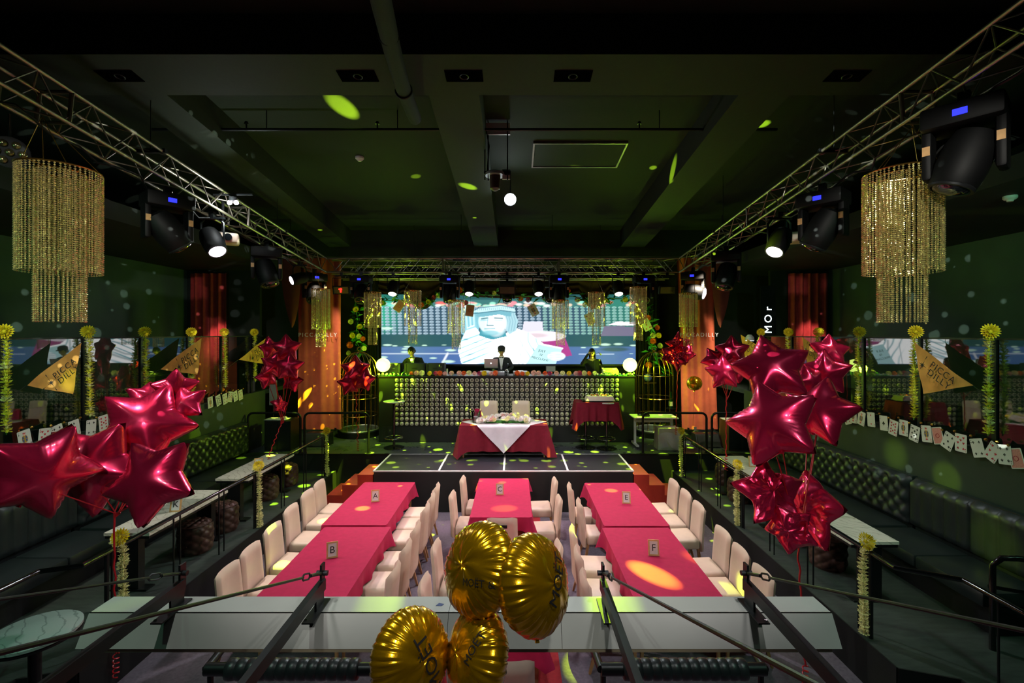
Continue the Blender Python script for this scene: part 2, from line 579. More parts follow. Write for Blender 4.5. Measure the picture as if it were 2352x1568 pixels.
def inst(name, me, parent=None, loc=None, rot=None, scale=None, mtx=None):
    o = bpy.data.objects.new(name, me)
    COL.objects.link(o)
    if mtx is not None:
        o.matrix_basis = mtx
    if loc is not None:
        o.location = loc
    if rot is not None:
        o.rotation_euler = rot
    if scale is not None:
        o.scale = scale
    o.parent = parent
    return o


def tag(o, label, cat, group=None):
    o['label'] = label
    o['category'] = cat
    if group:
        o['group'] = group
    return o


def thing(name, label, cat, loc=(0, 0, 0), rz=0, group=None, rot=None):
    o = bpy.data.objects.new(name, None)
    COL.objects.link(o)
    o.empty_display_size = 0.1
    o.location = loc
    o.rotation_euler = rot if rot is not None else (0, 0, rz)
    return tag(o, label, cat, group)


def struct(o, label=None):
    o['kind'] = 'structure'
    if label:
        o['label'] = label
    return o


def link_mtx(p, q, r):                    # unit cylinder along z from p to q
    p, q = Vector(p), Vector(q)
    d = q - p
    return Matrix.Translation(p) @ d.to_track_quat('Z', 'Y').to_matrix().to_4x4() @ Matrix.Diagonal((r, r, d.length, 1))


UNIT = {}


def unit_cyl(mat, n=8):
    if (mat, n) not in UNIT:
        UNIT[(mat, n)] = MB().cyl((0, 0, 0), (0, 0, 1), 1, n=n).mesh('rod_' + mat, mat)
    return UNIT[(mat, n)]


def rod(name, p, q, r, mat, parent, n=8):
    return inst(name, unit_cyl(mat, n), parent, mtx=link_mtx(p, q, r))


TXT = {}


def text_mesh(body, size, mat, ext=0.0008, spacing=1.0):
    k = (body, size, mat, spacing)
    if k not in TXT:
        cu = bpy.data.curves.new('lettering', 'FONT')
        cu.body = body
        cu.size = size
        cu.align_x = 'CENTER'
        cu.align_y = 'CENTER'
        cu.extrude = ext
        cu.space_character = spacing
        cu.resolution_u = 3
        o = bpy.data.objects.new('lettering', cu)
        me = bpy.data.meshes.new_from_object(o)
        bpy.data.objects.remove(o)
        me.materials.clear()
        me.materials.append(MATS[mat])
        TXT[k] = me
    return TXT[k]


def frame_mtx(o, u, v):                   # x axis along u, y axis along v, z out of the page
    u, v = Vector(u).normalized(), Vector(v).normalized()
    n = u.cross(v).normalized()
    v = n.cross(u)
    m = Matrix((u, v, n)).transposed().to_4x4()
    m.translation = Vector(o)
    return m


def noise3(p, s=1.0, seed=0.0):
    from mathutils import noise
    return noise.noise(Vector((p[0] * s + seed, p[1] * s - seed, p[2] * s + 2 * seed)))


# ---------------------------------------------------------------- the setting
HS, HP = 0.81, 0.44                       # stage and platform heights
XL, XR = -4.0, 3.5                        # edges of the sunken dance floor
WL, WR = -6.05, 5.55                      # low walls behind the benches
OL, OR = -9.0, 8.6                        # outer aisle walls
SF, SM = 9.2, 10.5                        # front of the stage extension, front of the main stage
SL = -0.1046                              # fall of the ceiling towards the stage


def zb(d):
    return 5.79 - SL * (12.5 - d)


struct(MB().bx(OL, OR, -2.5, 14.2, -0.12, 0.0).build('floor', 'carpet'), 'grey violet carpet of the sunken dance floor')
tag(MB().bx(-0.93, 0.47, 2.0, 9.19, 0.0, 0.012).build('carpet_runner', 'red_carpet'), 'red carpet runner under the middle row of tables', 'carpet')
# main stage and riser for the booth
st = struct(MB().bx(WL, WR, SM, 14.1, 0.0, HS).build('floor_stage', 'stage_floor'), 'dark raised stage floor in front of the booth')
MB().bx(WL, WR, SM - 0.012, SM, 0.0, HS - 0.03).build('front_panel', 'black_face', st)
MB().bx(WL, WR, SM - 0.02, SM, HS - 0.03, HS + 0.002).build('edge_strip', 'black_steel', st)
MB().bx(-3.3, 2.9, 12.25, 13.25, HS, 1.41).build('booth_riser', 'black_face', st)
# stage extension with four tiles
tx = [at(858.6, 1081, SF).x, at(1007.7, 1081, SF).x, at(1157, 1081, SF).x, at(1304.6, 1081, SF).x, at(1453.9, 1081, SF).x]
ex = struct(MB().bx(tx[0], tx[4], SF, SM - 0.02, 0.0, HS - 0.02).build('floor_stage_extension', 'black_face'), 'black boxed stage extension with four framed tiles')
for i in range(4):
    MB().bx(tx[i] + 0.02, tx[i + 1] - 0.02, SF + 0.02, SM - 0.05, HS - 0.02, HS).build('stage_tile', 'stage_tile', ex)
for i in range(5):
    MB().bx(tx[i] - 0.019, tx[i] + 0.019, SF - 0.004, SM - 0.03, HS - 0.02, HS + 0.004).build('tile_trim', 'white_strip', ex)
for i in range(4):
    MB().bx(tx[i] + 0.019, tx[i + 1] - 0.019, SF - 0.004, SF + 0.018, HS - 0.02, HS + 0.003).build('tile_trim', 'white_strip', ex)
    MB().bx(tx[i] + 0.019, tx[i + 1] - 0.019, SM - 0.048, SM - 0.03, HS - 0.02, HS + 0.003).build('tile_trim', 'white_strip', ex)
# side platforms, with the cut corner near the balcony
for side, xe, xw, xo, nm in ((-1, XL, WL, -4.42, 'left'), (1, XR, WR, 3.95, 'right')):
    poly = [(xe, SM - 0.02), (xe, 4.30), (xo, 4.16), (xo, -2.4), (xw, -2.4), (xw, SM - 0.02)]
    if side > 0:
        poly = poly[::-1]
    mb = MB().slab([(x, y, HP) for x, y in poly][::-1] if False else [(x, y, HP) for x, y in poly], (0, 0, 1), HP)
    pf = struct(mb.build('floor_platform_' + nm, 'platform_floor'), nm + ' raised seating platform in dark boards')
    pts = [(xe, SM - 0.02), (xe, 4.30), (xo, 4.16), (xo, -2.4)]
    for (x0, y0), (x1, y1) in zip(pts[:-1], pts[1:]):
        n = Vector((y1 - y0, x0 - x1, 0)).normalized()
        if n.x * side > 0:
            n = -n
        p = [Vector((x0, y0, 0)), Vector((x1, y1, 0))]
        mb = MB()
        q = [p[0], p[1], p[1] + n * 0.015, p[0] + n * 0.015]
        mb.hexa([(v.x, v.y, 0.0) for v in q] + [(v.x, v.y, HP + 0.004) for v in q]).build('front_panel', 'black_face', pf)
# red steps at both ends of the extension
for nm, xs, sg in (('left', tx[0] - 0.02, -1), ('right', tx[4] + 0.02, 1)):
    t = thing('red_steps', 'flight of red steps at the %s end of the stage extension' % nm, 'steps', (xs, 9.55, 0))
    for k in range(3):
        h = HS - 0.2 * (k + 1) + 0.0
        x0, x1 = sg * 0.3 * k, sg * 0.3 * (k + 1)
        MB().bx(min(x0, x1), max(x0, x1), -0.35, 0.4, 0, h + 0.12).build('step', 'red_step', t)
# walls
struct(MB().bx(OL, OR, 14.1, 14.3, 0, 7.6).build('wall_back', 'black_wall'), 'black wall behind the screen')
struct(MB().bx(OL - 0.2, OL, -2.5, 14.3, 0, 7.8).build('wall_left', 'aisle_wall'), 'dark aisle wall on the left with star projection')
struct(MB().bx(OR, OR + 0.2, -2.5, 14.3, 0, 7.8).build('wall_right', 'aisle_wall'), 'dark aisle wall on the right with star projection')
struct(MB().bx(OL - 0.2, OR + 0.2, -2.7, -2.5, 0, 7.8).build('wall_front', 'black_wall'), 'black wall behind the balcony')
for nm, x0, x1 in (('left', WL - 0.15, WL), ('right', WR, WR + 0.15)):
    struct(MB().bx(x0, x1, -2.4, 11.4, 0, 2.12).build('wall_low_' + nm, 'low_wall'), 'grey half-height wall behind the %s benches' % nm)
for nm, x0, x1 in (('left', OL, WL - 0.15), ('right', WR + 0.15, OR)):
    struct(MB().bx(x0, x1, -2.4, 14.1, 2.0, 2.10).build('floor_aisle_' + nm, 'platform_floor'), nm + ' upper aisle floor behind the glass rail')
    struct(MB().bx(x0 if nm == 'left' else x0 - 0.1, x1 + 0.1 if nm == 'left' else x1, -2.4, 14.1, 5.22, 5.5).build('ceiling_aisle_' + nm, 'black_wall'), 'low black ceiling over the %s aisle' % nm)
# back corners between the banners and the aisles
for nm, x0, x1 in (('left', OL, -7.0), ('right', 7.0, OR)):
    struct(MB().bx(x0, x1, 12.9, 13.0, 2.1, 5.22).build('wall_aisle_end_' + nm, 'black_wall'), 'black end wall of the %s aisle' % nm)
# sloping ceiling with beams
def slope_box(x0, x1, d0, d1, dz0, dz1):
    return MB().hexa([(x0, d0, zb(d0) + dz0), (x1, d0, zb(d0) + dz0), (x1, d1, zb(d1) + dz0), (x0, d1, zb(d1) + dz0),
                      (x0, d0, zb(d0) + dz1), (x1, d0, zb(d0) + dz1), (x1, d1, zb(d1) + dz1), (x0, d1, zb(d1) + dz1)])


struct(slope_box(OL, OR, -2.5, 14.2, 0.45, 0.6).build('ceiling', 'ceiling_lit_green'), 'dark ceiling, green light put into its colour, sloping down to the stage')
n = 0
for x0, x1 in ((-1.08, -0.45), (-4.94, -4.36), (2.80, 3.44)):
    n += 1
    struct(slope_box(x0, x1, 5.89, 12.5, 0, 0.45).build('beam_%d' % n, 'beam_lit_green'), 'long grey ceiling beam running to the stage')
cb = struct(slope_box(OL + 2.9, OR - 2.9, 5.16, 5.89, 0, 0.45).build('beam_cross', 'beam_lit_green'), 'wide cross beam with recessed square lights')
struct(slope_box(OL + 2.9, OR - 2.9, 12.5, 13.4, -0.25, 0.45).build('beam_end', 'black_wall'), 'black bulkhead above the stage truss')
for k, (px, py) in enumerate(((275, 175), (822, 175), (1066, 174), (1316, 173), (1945, 168))):
    d = 5.52
    x = (px - CX) * d / F
    t = thing('recessed_light', ['unlit square recessed light at the far left of the cross beam', 'unlit square recessed light beside the round duct on the cross beam',
                                 'unlit square recessed light in the middle of the cross beam', 'unlit square recessed light right of the middle on the cross beam',
                                 'unlit square recessed light at the far right of the cross beam'][k], 'ceiling light', (x, d, zb(d) - 0.004), group='square lights in the cross beam')
    t.rotation_euler = (math.atan(SL), 0, 0)
    MB().bx(-0.22, 0.22, -0.10, 0.10, -0.004, 0.003).build('recess_shade', 'void_black', t)  # flat black plate paints the shade inside the recess
    MB().torus((0, 0, -0.006), 0.05, 0.008, 14, 5).build('bulb_ring', 'dark_steel', t)
# access panel, round duct, sprinkler pipe, smoke detectors
t = thing('access_panel', 'square framed access panel in the ceiling right of the middle beam', 'ceiling panel', at(1326, 390, 8.35))
c = t.location
t.rotation_euler = (math.atan(SL), 0, 0)
MB().bx(-0.78, 0.78, -0.42, 0.42, 0, 0.02).build('hatch', 'ceiling_lit_green', t)
for a in ((-0.8, -0.77, -0.45, 0.45), (0.77, 0.8, -0.45, 0.45), (-0.77, 0.77, -0.45, -0.42), (-0.77, 0.77, 0.42, 0.45)):
    MB().bx(*a, -0.015, 0.02).build('frame_bar', 'aluminium', t)
t.location.z = zb(c.y) + 0.45 - 0.022
mb = MB().tube([at(868, -30, 3.5), at(900, 110, 4.4), at(925, 200, 5.25), at(953, 272, 6.2)], 0.085, 16)
t = tag(mb.build('round_duct', 'ceiling_lit_green'), 'round grey air duct crossing under the cross beam', 'duct')
for p in (at(927, 208, 5.33), at(893, 80, 4.2)):
    MB().torus(p, 0.09, 0.012, 18, 6, 'y').build('duct_collar', 'dark_steel', t)
t = thing('sprinkler_pipe', 'thin dark sprinkler pipe running across the ceiling', 'pipe', (0, 0, 0))
pz = 6.53
MB().tube([(-5.4, 7.0, pz), (3.9, 7.0, pz)], 0.022, 8).build('pipe_run', 'black_steel', t)
for x in (-2.05, 1.85, -4.0):
    MB().cyl((x, 7.0, pz), (x, 7.0, pz + 0.09), 0.012).cyl((x, 7.0, pz + 0.08), (x, 7.0, pz + 0.12), 0.035, 0.02).build('sprinkler_head', 'dark_steel', t)
    MB().cyl((x + 0.3, 7.0, pz), (x + 0.3, 7.0, zb(7.0) + 0.46), 0.008).build('hanger', 'black_steel', t)
for k, (px, py, d, lab) in enumerate(((826, 378, 8.45, 'small white smoke detector on the ceiling left of the middle beam'),)):
    p = at(px, py, d)
    p.z = zb(d) + 0.45
    t = thing('smoke_detector', lab, 'detector', p)
    MB().lathe([(0.075, -0.0), (0.075, -0.03), (0.05, -0.055), (0.02, -0.065)], 16).build('housing', 'white_plastic', t)
    MB().lathe([(0.03, -0.075), (0.045, -0.05)], 12).build('sensor_cap', 'white_plastic', t)
p = at(2320, 355, 5.9)
t = thing('smoke_detector', 'white smoke detector under the low ceiling at the far right', 'detector', (p.x, p.y, 5.22))
MB().lathe([(0.07, 0), (0.07, -0.03), (0.05, -0.05)], 14).build('housing', 'white_plastic', t)
MB().lathe([(0.03, -0.07), (0.04, -0.045)], 12).build('sensor_cap', 'white_plastic', t)

# ---------------------------------------------------------------- chairs and banquet tables
def lean(v):
    z = v.z - 0.42
    return Vector((v.x * (1 - 0.06 * max(0, z)), v.y - 0.13 * max(0, z) ** 1.5 - 0.02 * (z > 0.3), v.z))


CH = {}
CH['seat'] = MB().rb((0, 0.01, 0.40), (0.45, 0.46, 0.14), 0.035, 3, lambda v: Vector((v.x, v.y, v.z + (0.012 if v.z > 0.43 and abs(v.x) < 0.2 and abs(v.y) < 0.2 else 0)))).mesh('seat', 'cream_leather')


def back_mesh():
    def side(sy):
        def fn(u, w):
            x = (u - 0.5) * 0.45
            z = 0.30 + 0.63 * w
            edge = max(0.0, 1 - min(u, 1 - u) / 0.12)
            top = max(0.0, (w - 0.93) / 0.07)
            th = 0.036 * math.sqrt(max(0.0, 1 - edge ** 2.2)) * math.sqrt(max(0.0, 1 - top ** 2))
            y = -0.245 + sy * th - 0.10 * max(0, z - 0.42) ** 1.3 + 0.03 * math.cos(PI * (u - 0.5)) * -1 * (w > 0)
            return (x * (1 - 0.05 * w), y, z - 0.02 * edge * top)
        return fn
    a, b = side(1), side(-1)
    mb = MB()
    mb.grid(a, 12, 12)
    mb.grid(lambda u, w: b(1 - u, w), 12, 12)
    mb.grid(lambda u, w: (b if w > 0.5 else a)(u, 0), 12, 1)
    return mb


CH['backrest'] = back_mesh().mesh('backrest', 'cream_leather', angle=70)
CH['front_leg'] = MB().cyl((0, 0, 0.34), (0, 0.005, 0.0), 0.024, 0.015, 4).mesh('leg', 'beech', False)
CH['rear_leg'] = MB().tube([(0, 0, 0.34), (0, -0.02, 0.2), (0, -0.075, 0.0)], [0.026, 0.024, 0.016], 4).mesh('leg', 'beech', False)
CH['slot'] = MB().bx(-0.07, 0.07, -0.008, 0.008, -0.02, 0.02).mesh('grip_slot', 'black_cloth')


def chair(x, y, rz, z, label, group, sc=1.0, slot=False):
    t = thing('dining_chair', label, 'chair', (x, y, z), rz, group)
    t.scale = (1, 1, sc)
    inst('seat', CH['seat'], t)
    inst('backrest', CH['backrest'], t)
    for sx in (-1, 1):
        inst('leg', CH['front_leg'], t, (sx * 0.185, 0.19, 0))
        inst('leg', CH['rear_leg'], t, (sx * 0.185, -0.20, 0))
    if slot:
        inst('grip_slot', CH['slot'], t, (0, -0.373, 0.83))
    return t


ordn = ['first', 'second', 'third', 'fourth', 'fifth', 'sixth']
for name, xs, ds, rz in (
        ('platform side of tables A and B', (-3.12, -3.10, -3.05, -2.96, -2.91, -2.88), (8.17, 7.66, 7.0, 6.29, 5.68, 5.18), -PI / 2),
        ('carpet side of tables A and B', (-1.63,) * 6, (8.0, 7.52, 7.04, 6.34, 5.78, 5.2), PI / 2)):
    for i, d in enumerate(ds):
        chair(xs[i], d, rz + random.uniform(-.03, .03), 0, 'cream leather chair, %s from the stage, %s' % (ordn[i], name), 'chairs at tables A and B')
for i, (x, d) in enumerate(((-0.62, 8.38), (-0.70, 7.58))):
    chair(x - 0.02, d, -PI / 2, 0, 'cream leather chair, left side of table C, %s the stage' % ('nearer' if i == 0 else 'farther from'), 'chairs at table C')
for i, (x, d) in enumerate(((0.41, 8.3), (0.40, 7.38))):
    chair(x, d, PI / 2, 0, 'cream leather chair, right side of table C, %s the stage' % ('nearer' if i == 0 else 'farther from'), 'chairs at table C')
chair(-0.18, 6.86, 0, 0, 'cream dining chair with a grip slot at the near end of table C', 'chairs at table C', slot=True)
for i, (x, d) in enumerate(((-0.68, 5.76), (-0.66, 4.92))):
    chair(x, d, -PI / 2, 0, 'cream leather chair left of the gold balloons, %s the white ledge' % ('farther from' if i == 0 else 'just behind'), 'chairs at the middle near table')
chair(0.24, 5.75, PI / 2, 0, 'cream dining chair half hidden behind the right gold balloon', 'chairs at the middle near table')
chair(-0.06, 4.0, 0, 0, 'cream dining chair seen below the white ledge beside the gold balloons', 'chairs at the middle near table')
for i, (x, d) in enumerate(((1.23, 8.0), (1.29, 7.24), (1.06, 6.2), (1.05, 5.6), (1.04, 5.02))):
    chair(x, d, -PI / 2 + random.uniform(-.03, .03), 0, 'cream leather chair, %s from the stage, carpet side of tables E and F' % ['first', 'second', 'third', 'fourth', 'fifth'][i], 'chairs at tables E and F')
for i, (x, d) in enumerate(((2.49, 8.2), (2.50, 7.66), (2.49, 7.1), (2.44, 6.15), (2.42, 5.64), (2.41, 5.1))):
    chair(x, d, PI / 2 + random.uniform(-.03, .03), 0, 'cream leather chair, %s from the stage, platform side of tables E and F' % ['first', 'second', 'third', 'fourth', 'fifth', 'sixth'][i], 'chairs at tables E and F')


def table_frame(x0, x1, y0, y1, h, z0, label, group):
    t = thing('banquet_table', label, 'table', ((x0 + x1) / 2, (y0 + y1) / 2, z0), group=group)
    w, l = (x1 - x0) / 2, (y1 - y0) / 2
    MB().bx(-w + .012, w - .012, -l + .012, l - .012, h - 0.035, h - 0.005).build('tabletop', 'beech', t)
    for sx in (-1, 1):
        for sy in (-1, 1):
            MB().cyl((sx * (w - 0.07), sy * (l - 0.07), 0), (sx * (w - 0.07), sy * (l - 0.07), h - 0.035), 0.02, 0.028, 4).build('leg', 'beech', t, False)
    return t


def drape(w, l, h, drop, seed, amp=0.018, corner=0.38, flare=0.06):
    """cloth over a w x l table: flat top and hanging skirt with folds"""
    rnd = random.Random(seed)
    N = 144
    per = 2 * (w + l)
    pts = []
    for i in range(N):
        s = per * i / N
        if s < w:
            x, y, nx, ny, cdist = -w / 2 + s, -l / 2, 0, -1, min(s, w - s)
        elif s < w + l:
            s -= w
            x, y, nx, ny, cdist = w / 2, -l / 2 + s, 1, 0, min(s, l - s)
        elif s < 2 * w + l:
            s -= w + l
            x, y, nx, ny, cdist = w / 2 - s, l / 2, 0, 1, min(s, w - s)
        else:
            s -= 2 * w + l
            x, y, nx, ny, cdist = -w / 2, l / 2 - s, -1, 0, min(s, l - s)
        pts.append((x, y, nx, ny, cdist))
    ph = [rnd.uniform(0, 6.28) for _ in range(4)]
    rows = 7
    mb = MB()
    vs = []
    for j in range(rows + 1):
        s = j / rows
        for i, (x, y, nx, ny, cd) in enumerate(pts):
            k = max(0.0, 1 - cd / 0.22)
            fold = amp * (math.sin(i * 0.55 + ph[0]) + 0.6 * math.sin(i * 0.93 + ph[1])) * s
            cx, cy = (x / abs(x) if x else 0), (y / abs(y) if y else 0)
            out = 0.008 + fold * (1 - k) + flare * k * k * s + 0.01 * s
            dz = drop * s * (1 + corner * k * k)
            vs.append((x + nx * out + cx * 0.03 * k * s, y + ny * out + cy * 0.03 * k * s, h - dz + (0 if j else 0.0)))
    # top: inner rings
    top = []
    for rr in (0.96, 0.6, 0.25):
        top += [(x * rr, y * rr, h + 0.002 + 0.001 * noise3((x * 5, y * 5, rr))) for x, y, *_ in pts]
    mb.v = vs + top
    fs = []
    for j in range(rows):
        for i in range(N):
            k = (i + 1) % N
            fs.append((j * N + i, (j + 1) * N + i, (j + 1) * N + k, j * N + k)[::-1])
    o = (rows + 1) * N
    for i in range(N):
        k = (i + 1) % N
        fs.append((i, k, o + k, o + i))
        fs.append((o + i, o + k, o + N + k, o + N + i))
        fs.append((o + N + i, o + N + k, o + 2 * N + k, o + 2 * N + i))
    fs.append(tuple(range(o + 2 * N, o + 3 * N)))
    mb.f = fs
    return mb


for let, (x0, x1, y0, y1) in {'A': (-2.82, -1.88, 6.86, 8.82), 'B': (-2.74, -1.80, 4.86, 6.78), 'C': (-0.68, 0.25, 7.15, 9.05),
                              'D': (-0.66, 0.27, 4.3, 6.2), 'E': (1.30, 2.24, 6.83, 8.78), 'F': (1.26, 2.20, 4.86, 6.75)}.items():
    where = {'A': 'with the A card', 'B': 'with the B card', 'C': 'with the C card', 'D': 'behind the gold balloons', 'E': 'with the E card', 'F': 'with the F card'}[let]
    table_frame(x0, x1, y0, y1, 0.70, 0, 'wooden banquet table under the cloth %s' % where, 'banquet tables on the dance floor')
    me = drape(x1 - x0, y1 - y0, 0.705, 0.20 if let in 'CD' else 0.215, ord(let))
    o = me.build('tablecloth', 'cloth_red', loc=((x0 + x1) / 2, (y0 + y1) / 2, 0), angle=80)
    tag(o, 'crimson tablecloth on the long table %s' % where, 'tablecloth', 'crimson tablecloths')


def card_sign(let, p, rz, label, tilt=0.22):
    t = thing('table_sign', label, 'table sign', p, rot=(-tilt, 0, rz), group='lettered table signs')
    w, h, b = 0.135, 0.19, 0.018
    for a in ((-w / 2, -w / 2 + b, 0, h), (w / 2 - b, w / 2, 0, h), (-w / 2 + b, w / 2 - b, 0, b), (-w / 2 + b, w / 2 - b, h - b, h)):
        MB().bx(a[0], a[1], -0.008, 0.008, a[2], a[3]).build('frame_bar', 'frame_wood', t)
    MB().bx(-w / 2 + b, w / 2 - b, -0.003, 0.004, b, h - b).build('paper', 'paper', t)
    inst('letter', text_mesh(let, 0.115, 'ink'), t, (0, -0.0045, h / 2 - 0.003), (PI / 2, 0, 0))
    MB().bx(-0.012, 0.012, 0.0, 0.07, 0.0, 0.006).build('stand_foot', 'frame_wood', t)
    return t


for let, px, py, rz in (('A', 862, 1152, 0.25), ('B', 763, 1281, 0.3), ('C', 1148, 1136, 0.05), ('E', 1439, 1156, -0.1), ('F', 1502, 1276, -0.1)):
    p = onz(px, py, 0.709)
    card_sign(let, p, rz, 'small wooden frame with the letter %s on a crimson tablecloth' % let)

# ---------------------------------------------------------------- side platforms: marble tables, poufs, benches
def long_table(x0, x1, y0, y1, label):
    t = thing('marble_table', label, 'table', ((x0 + x1) / 2, (y0 + y1) / 2, HP), group='long marble tables on the platforms')
    w, l = (x1 - x0) / 2, (y1 - y0) / 2
    for k in range(4):
        a = -l + 2 * l * k / 4
        MB().bx(-w, w, a + 0.004, a + l / 2 - 0.004, 0.665, 0.70).build('marble_slab', 'marble', t)
    MB().bx(-w + 0.01, w - 0.01, -l + 0.01, l - 0.01, 0.63, 0.665).build('underframe', 'black_paint', t)
    for s in (-1, 1):
        MB().bx(-w * 0.4, w * 0.4, s * l * 0.88 - 0.05, s * l * 0.88 + 0.05, 0.0, 0.63).build('pedestal', 'black_paint', t)
        MB().bx(-w * 0.8, w * 0.8, s * l * 0.88 - 0.07, s * l * 0.88 + 0.07, 0.0, 0.02).build('foot_plate', 'black_steel', t)
    return t


long_table(-4.86, -4.32, 7.62, 9.2, 'long marble table on the left platform carrying the J sign')
long_table(-4.86, -4.32, 5.55, 7.08, 'long marble table on the left platform carrying the K sign')
long_table(3.84, 4.38, 7.35, 9.05, 'long marble table on the right platform carrying the L sign')
long_table(3.80, 4.35, 5.32, 6.9, 'long marble table on the right platform carrying the M sign')
ZT = HP + 0.70
card_sign('J', onz(592, 1078, ZT), 0.1, 'small wooden frame with the letter J on a marble table')
card_sign('K', onz(402, 1175, ZT), 0.15, 'small wooden frame with the letter K on a marble table')
card_sign('L', onz(1730, 1072, ZT), -0.1, 'small wooden frame with the letter L on a marble table')
card_sign('M', onz(1920, 1185, ZT), 0.12, 'small wooden frame with the letter M on a marble table')


def pouf_mesh():
    def fn(u, w):
        a = 2 * PI * u
        k = 8
        p, q = u * k, w * 3
        b = (abs(math.sin(PI * (p + q))) * abs(math.sin(PI * (p - q)))) ** 0.45
        r = 0.205 + 0.022 * b - 0.02 * (abs(w - 0.5) * 2) ** 6
        return (r * math.cos(a), r * math.sin(a), 0.02 + 0.36 * w)
    mb = MB().grid(fn, 96, 26, wrap=True)

    def top(u, w):
        a = 2 * PI * u
        r = 0.20 * (1 - w)
        x, y = r * math.cos(a), r * math.sin(a)
        b = (abs(math.sin(PI * (x + y) / 0.13)) * abs(math.sin(PI * (x - y) / 0.13))) ** 0.5
        return (x, y, 0.385 + 0.03 * b * min(1, w * 4) + 0.012 * (1 - (1 - w) ** 4))
    mb.grid(top, 64, 16, wrap=True)
    mb.lathe([(0.19, 0.0), (0.2, 0.03)], 24)
    return mb


PM = pouf_mesh().mesh('cushion', 'brown_leather', angle=70)
BT = MB().sph((0, 0, 0), 0.009, 6, 4).mesh('button', 'brown_leather')
for k, (px, py, x) in enumerate(((432, 1262, -4.50), (497, 1222, -4.55), (622, 1135, -4.62), (658, 1113, -4.62), (1665, 1110, 4.30), (1690, 1138, 4.12), (1900, 1292, 4.12))):
    d = (6.62, 7.32, 8.72, 9.5, 9.55, 8.6, 6.2)[k]
    lab = ['tufted brown leather pouf under the K table, nearer the ledge', 'tufted brown leather pouf under the K table, farther from the ledge',
           'tufted brown leather pouf under the J table, nearer the ledge', 'tufted brown leather pouf under the J table, nearer the stage',
           'tufted brown leather pouf under the L table, nearer the stage', 'tufted brown leather pouf under the L table, nearer the ledge',
           'tufted brown leather pouf below the M table behind the red balloons'][k]
    t = thing('tufted_pouf', lab, 'pouf', (x, d, HP), random.uniform(0, 3), 'brown leather poufs')
    inst('cushion', PM, t)
    for i in range(8):
        for w in (1 / 3, 2 / 3):
            a = 2 * PI * i / 8
            inst('button', BT, t, (0.207 * math.cos(a), 0.207 * math.sin(a), 0.02 + 0.36 * w))


def bench(side, xf, xb, y0, y1, kind, label):
    """padded bench along a low wall; xf seat front, xb wall"""
    t = thing('padded_bench', label, 'bench', (xb + (0.03 if xb < 0 else -0.03), (y0 + y1) / 2, HP), group='black leather benches along the low walls')
    s = -1 if xb > 0 else 1                # direction from the wall to the room
    L = y1 - y0
    dx = abs(xf - xb)
    n = max(2, int(L / 1.0))
    for k in range(n):
        a, b = -L / 2 + L * k / n, -L / 2 + L * (k + 1) / n
        MB().rb((s * (dx / 2 + 0.06), (a + b) / 2, 0.355), (dx - 0.12, b - a - 0.006, 0.15), 0.03, 2).build('seat_cushion', 'black_leather', t)
    MB().bx(min(s * 0.06, s * (dx - 0.1)), max(s * 0.06, s * (dx - 0.1)), -L / 2, L / 2, 0, 0.28).build('plinth', 'black_paint', t)
    H = 0.68
    mb = MB()
    if kind == 'tufted':
        cell = 0.2

        def fn(u, w):
            y, z = -L / 2 + L * u, 0.42 + H * w
            p, q = y / cell, (z) / cell
            b = (abs(math.sin(PI * (p + q) / 1)) * abs(math.sin(PI * (p - q) / 1))) ** 0.45
            e = min(1.0, min(w, 1 - w) / 0.08, min(u, 1 - u) * L / 0.06)
            return (s * (0.06 + (0.05 + 0.06 * b) * max(0, e) ** 0.5), y, z)
        mb.grid(fn, int(L / 0.035), 24)
    else:
        def fn(u, w):
            y, z = -L / 2 + L * u, 0.42 + H * w
            b = abs(math.sin(PI * y / 0.17)) ** 0.35
            e = min(1.0, min(w, 1 - w) / 0.08)
            return (s * (0.05 + (0.07 + 0.03 * b) * max(0, e) ** 0.5), y, z)
        mb.grid(fn, int(L / 0.02), 10)
    mb.bx(min(0, s * 0.07), max(0, s * 0.07), -L / 2, L / 2, 0.3, 0.42 + H)
    mb.build('back_cushion', 'black_leather', t, angle=60)


bench(1, -5.26, WL, 6.35, 10.4, 'tufted', 'black button-tufted leather bench behind the J and K tables')
bench(1, -5.26, WL, 4.75, 6.3, 'channel', 'black channel-stitched leather bench in the near left corner')
bench(-1, 4.76, WR, 6.45, 10.4, 'tufted', 'black button-tufted leather bench behind the L and M tables')
bench(-1, 4.76, WR, 4.75, 6.4, 'channel', 'black channel-stitched leather bench at the near right wall')

# ---------------------------------------------------------------- flower garlands
def blossom_mesh(mat, nm, r=0.05, petals=12, layers=2, lift=0.5):
    mb = MB()
    for l in range(layers):
        rr = r * (1 - 0.22 * l)
        for i in range(petals):
            a = 2 * PI * (i + 0.5 * l) / petals
            da = PI / petals * 0.85
            z0 = 0.004 + 0.010 * l
            z1 = z0 + r * lift * (0.25 + 0.45 * l) * (0.8 + 0.4 * ((i * 7) % 5) / 5)
            mb.add([(0.25 * rr * math.cos(a), 0.25 * rr * math.sin(a), z0), (0.8 * rr * math.cos(a - da), 0.8 * rr * math.sin(a - da), z1 * 0.8),
                    (rr * math.cos(a), rr * math.sin(a), z1), (0.8 * rr * math.cos(a + da), 0.8 * rr * math.sin(a + da), z1 * 0.8)], [(0, 1, 2), (0, 2, 3)])
    mb.lathe([(0.22 * r, 0.0), (0.26 * r, 0.012), (0.12 * r, 0.02)], 6)
    return mb.mesh(nm, mat, False)


BL = {k: blossom_mesh(m, 'blossom') for k, m in (('y', 'petal_yellow'), ('c', 'petal_cream'))}
TOPF = blossom_mesh('petal_gold', 'top_flower', 0.075, 18, 3, 0.6)


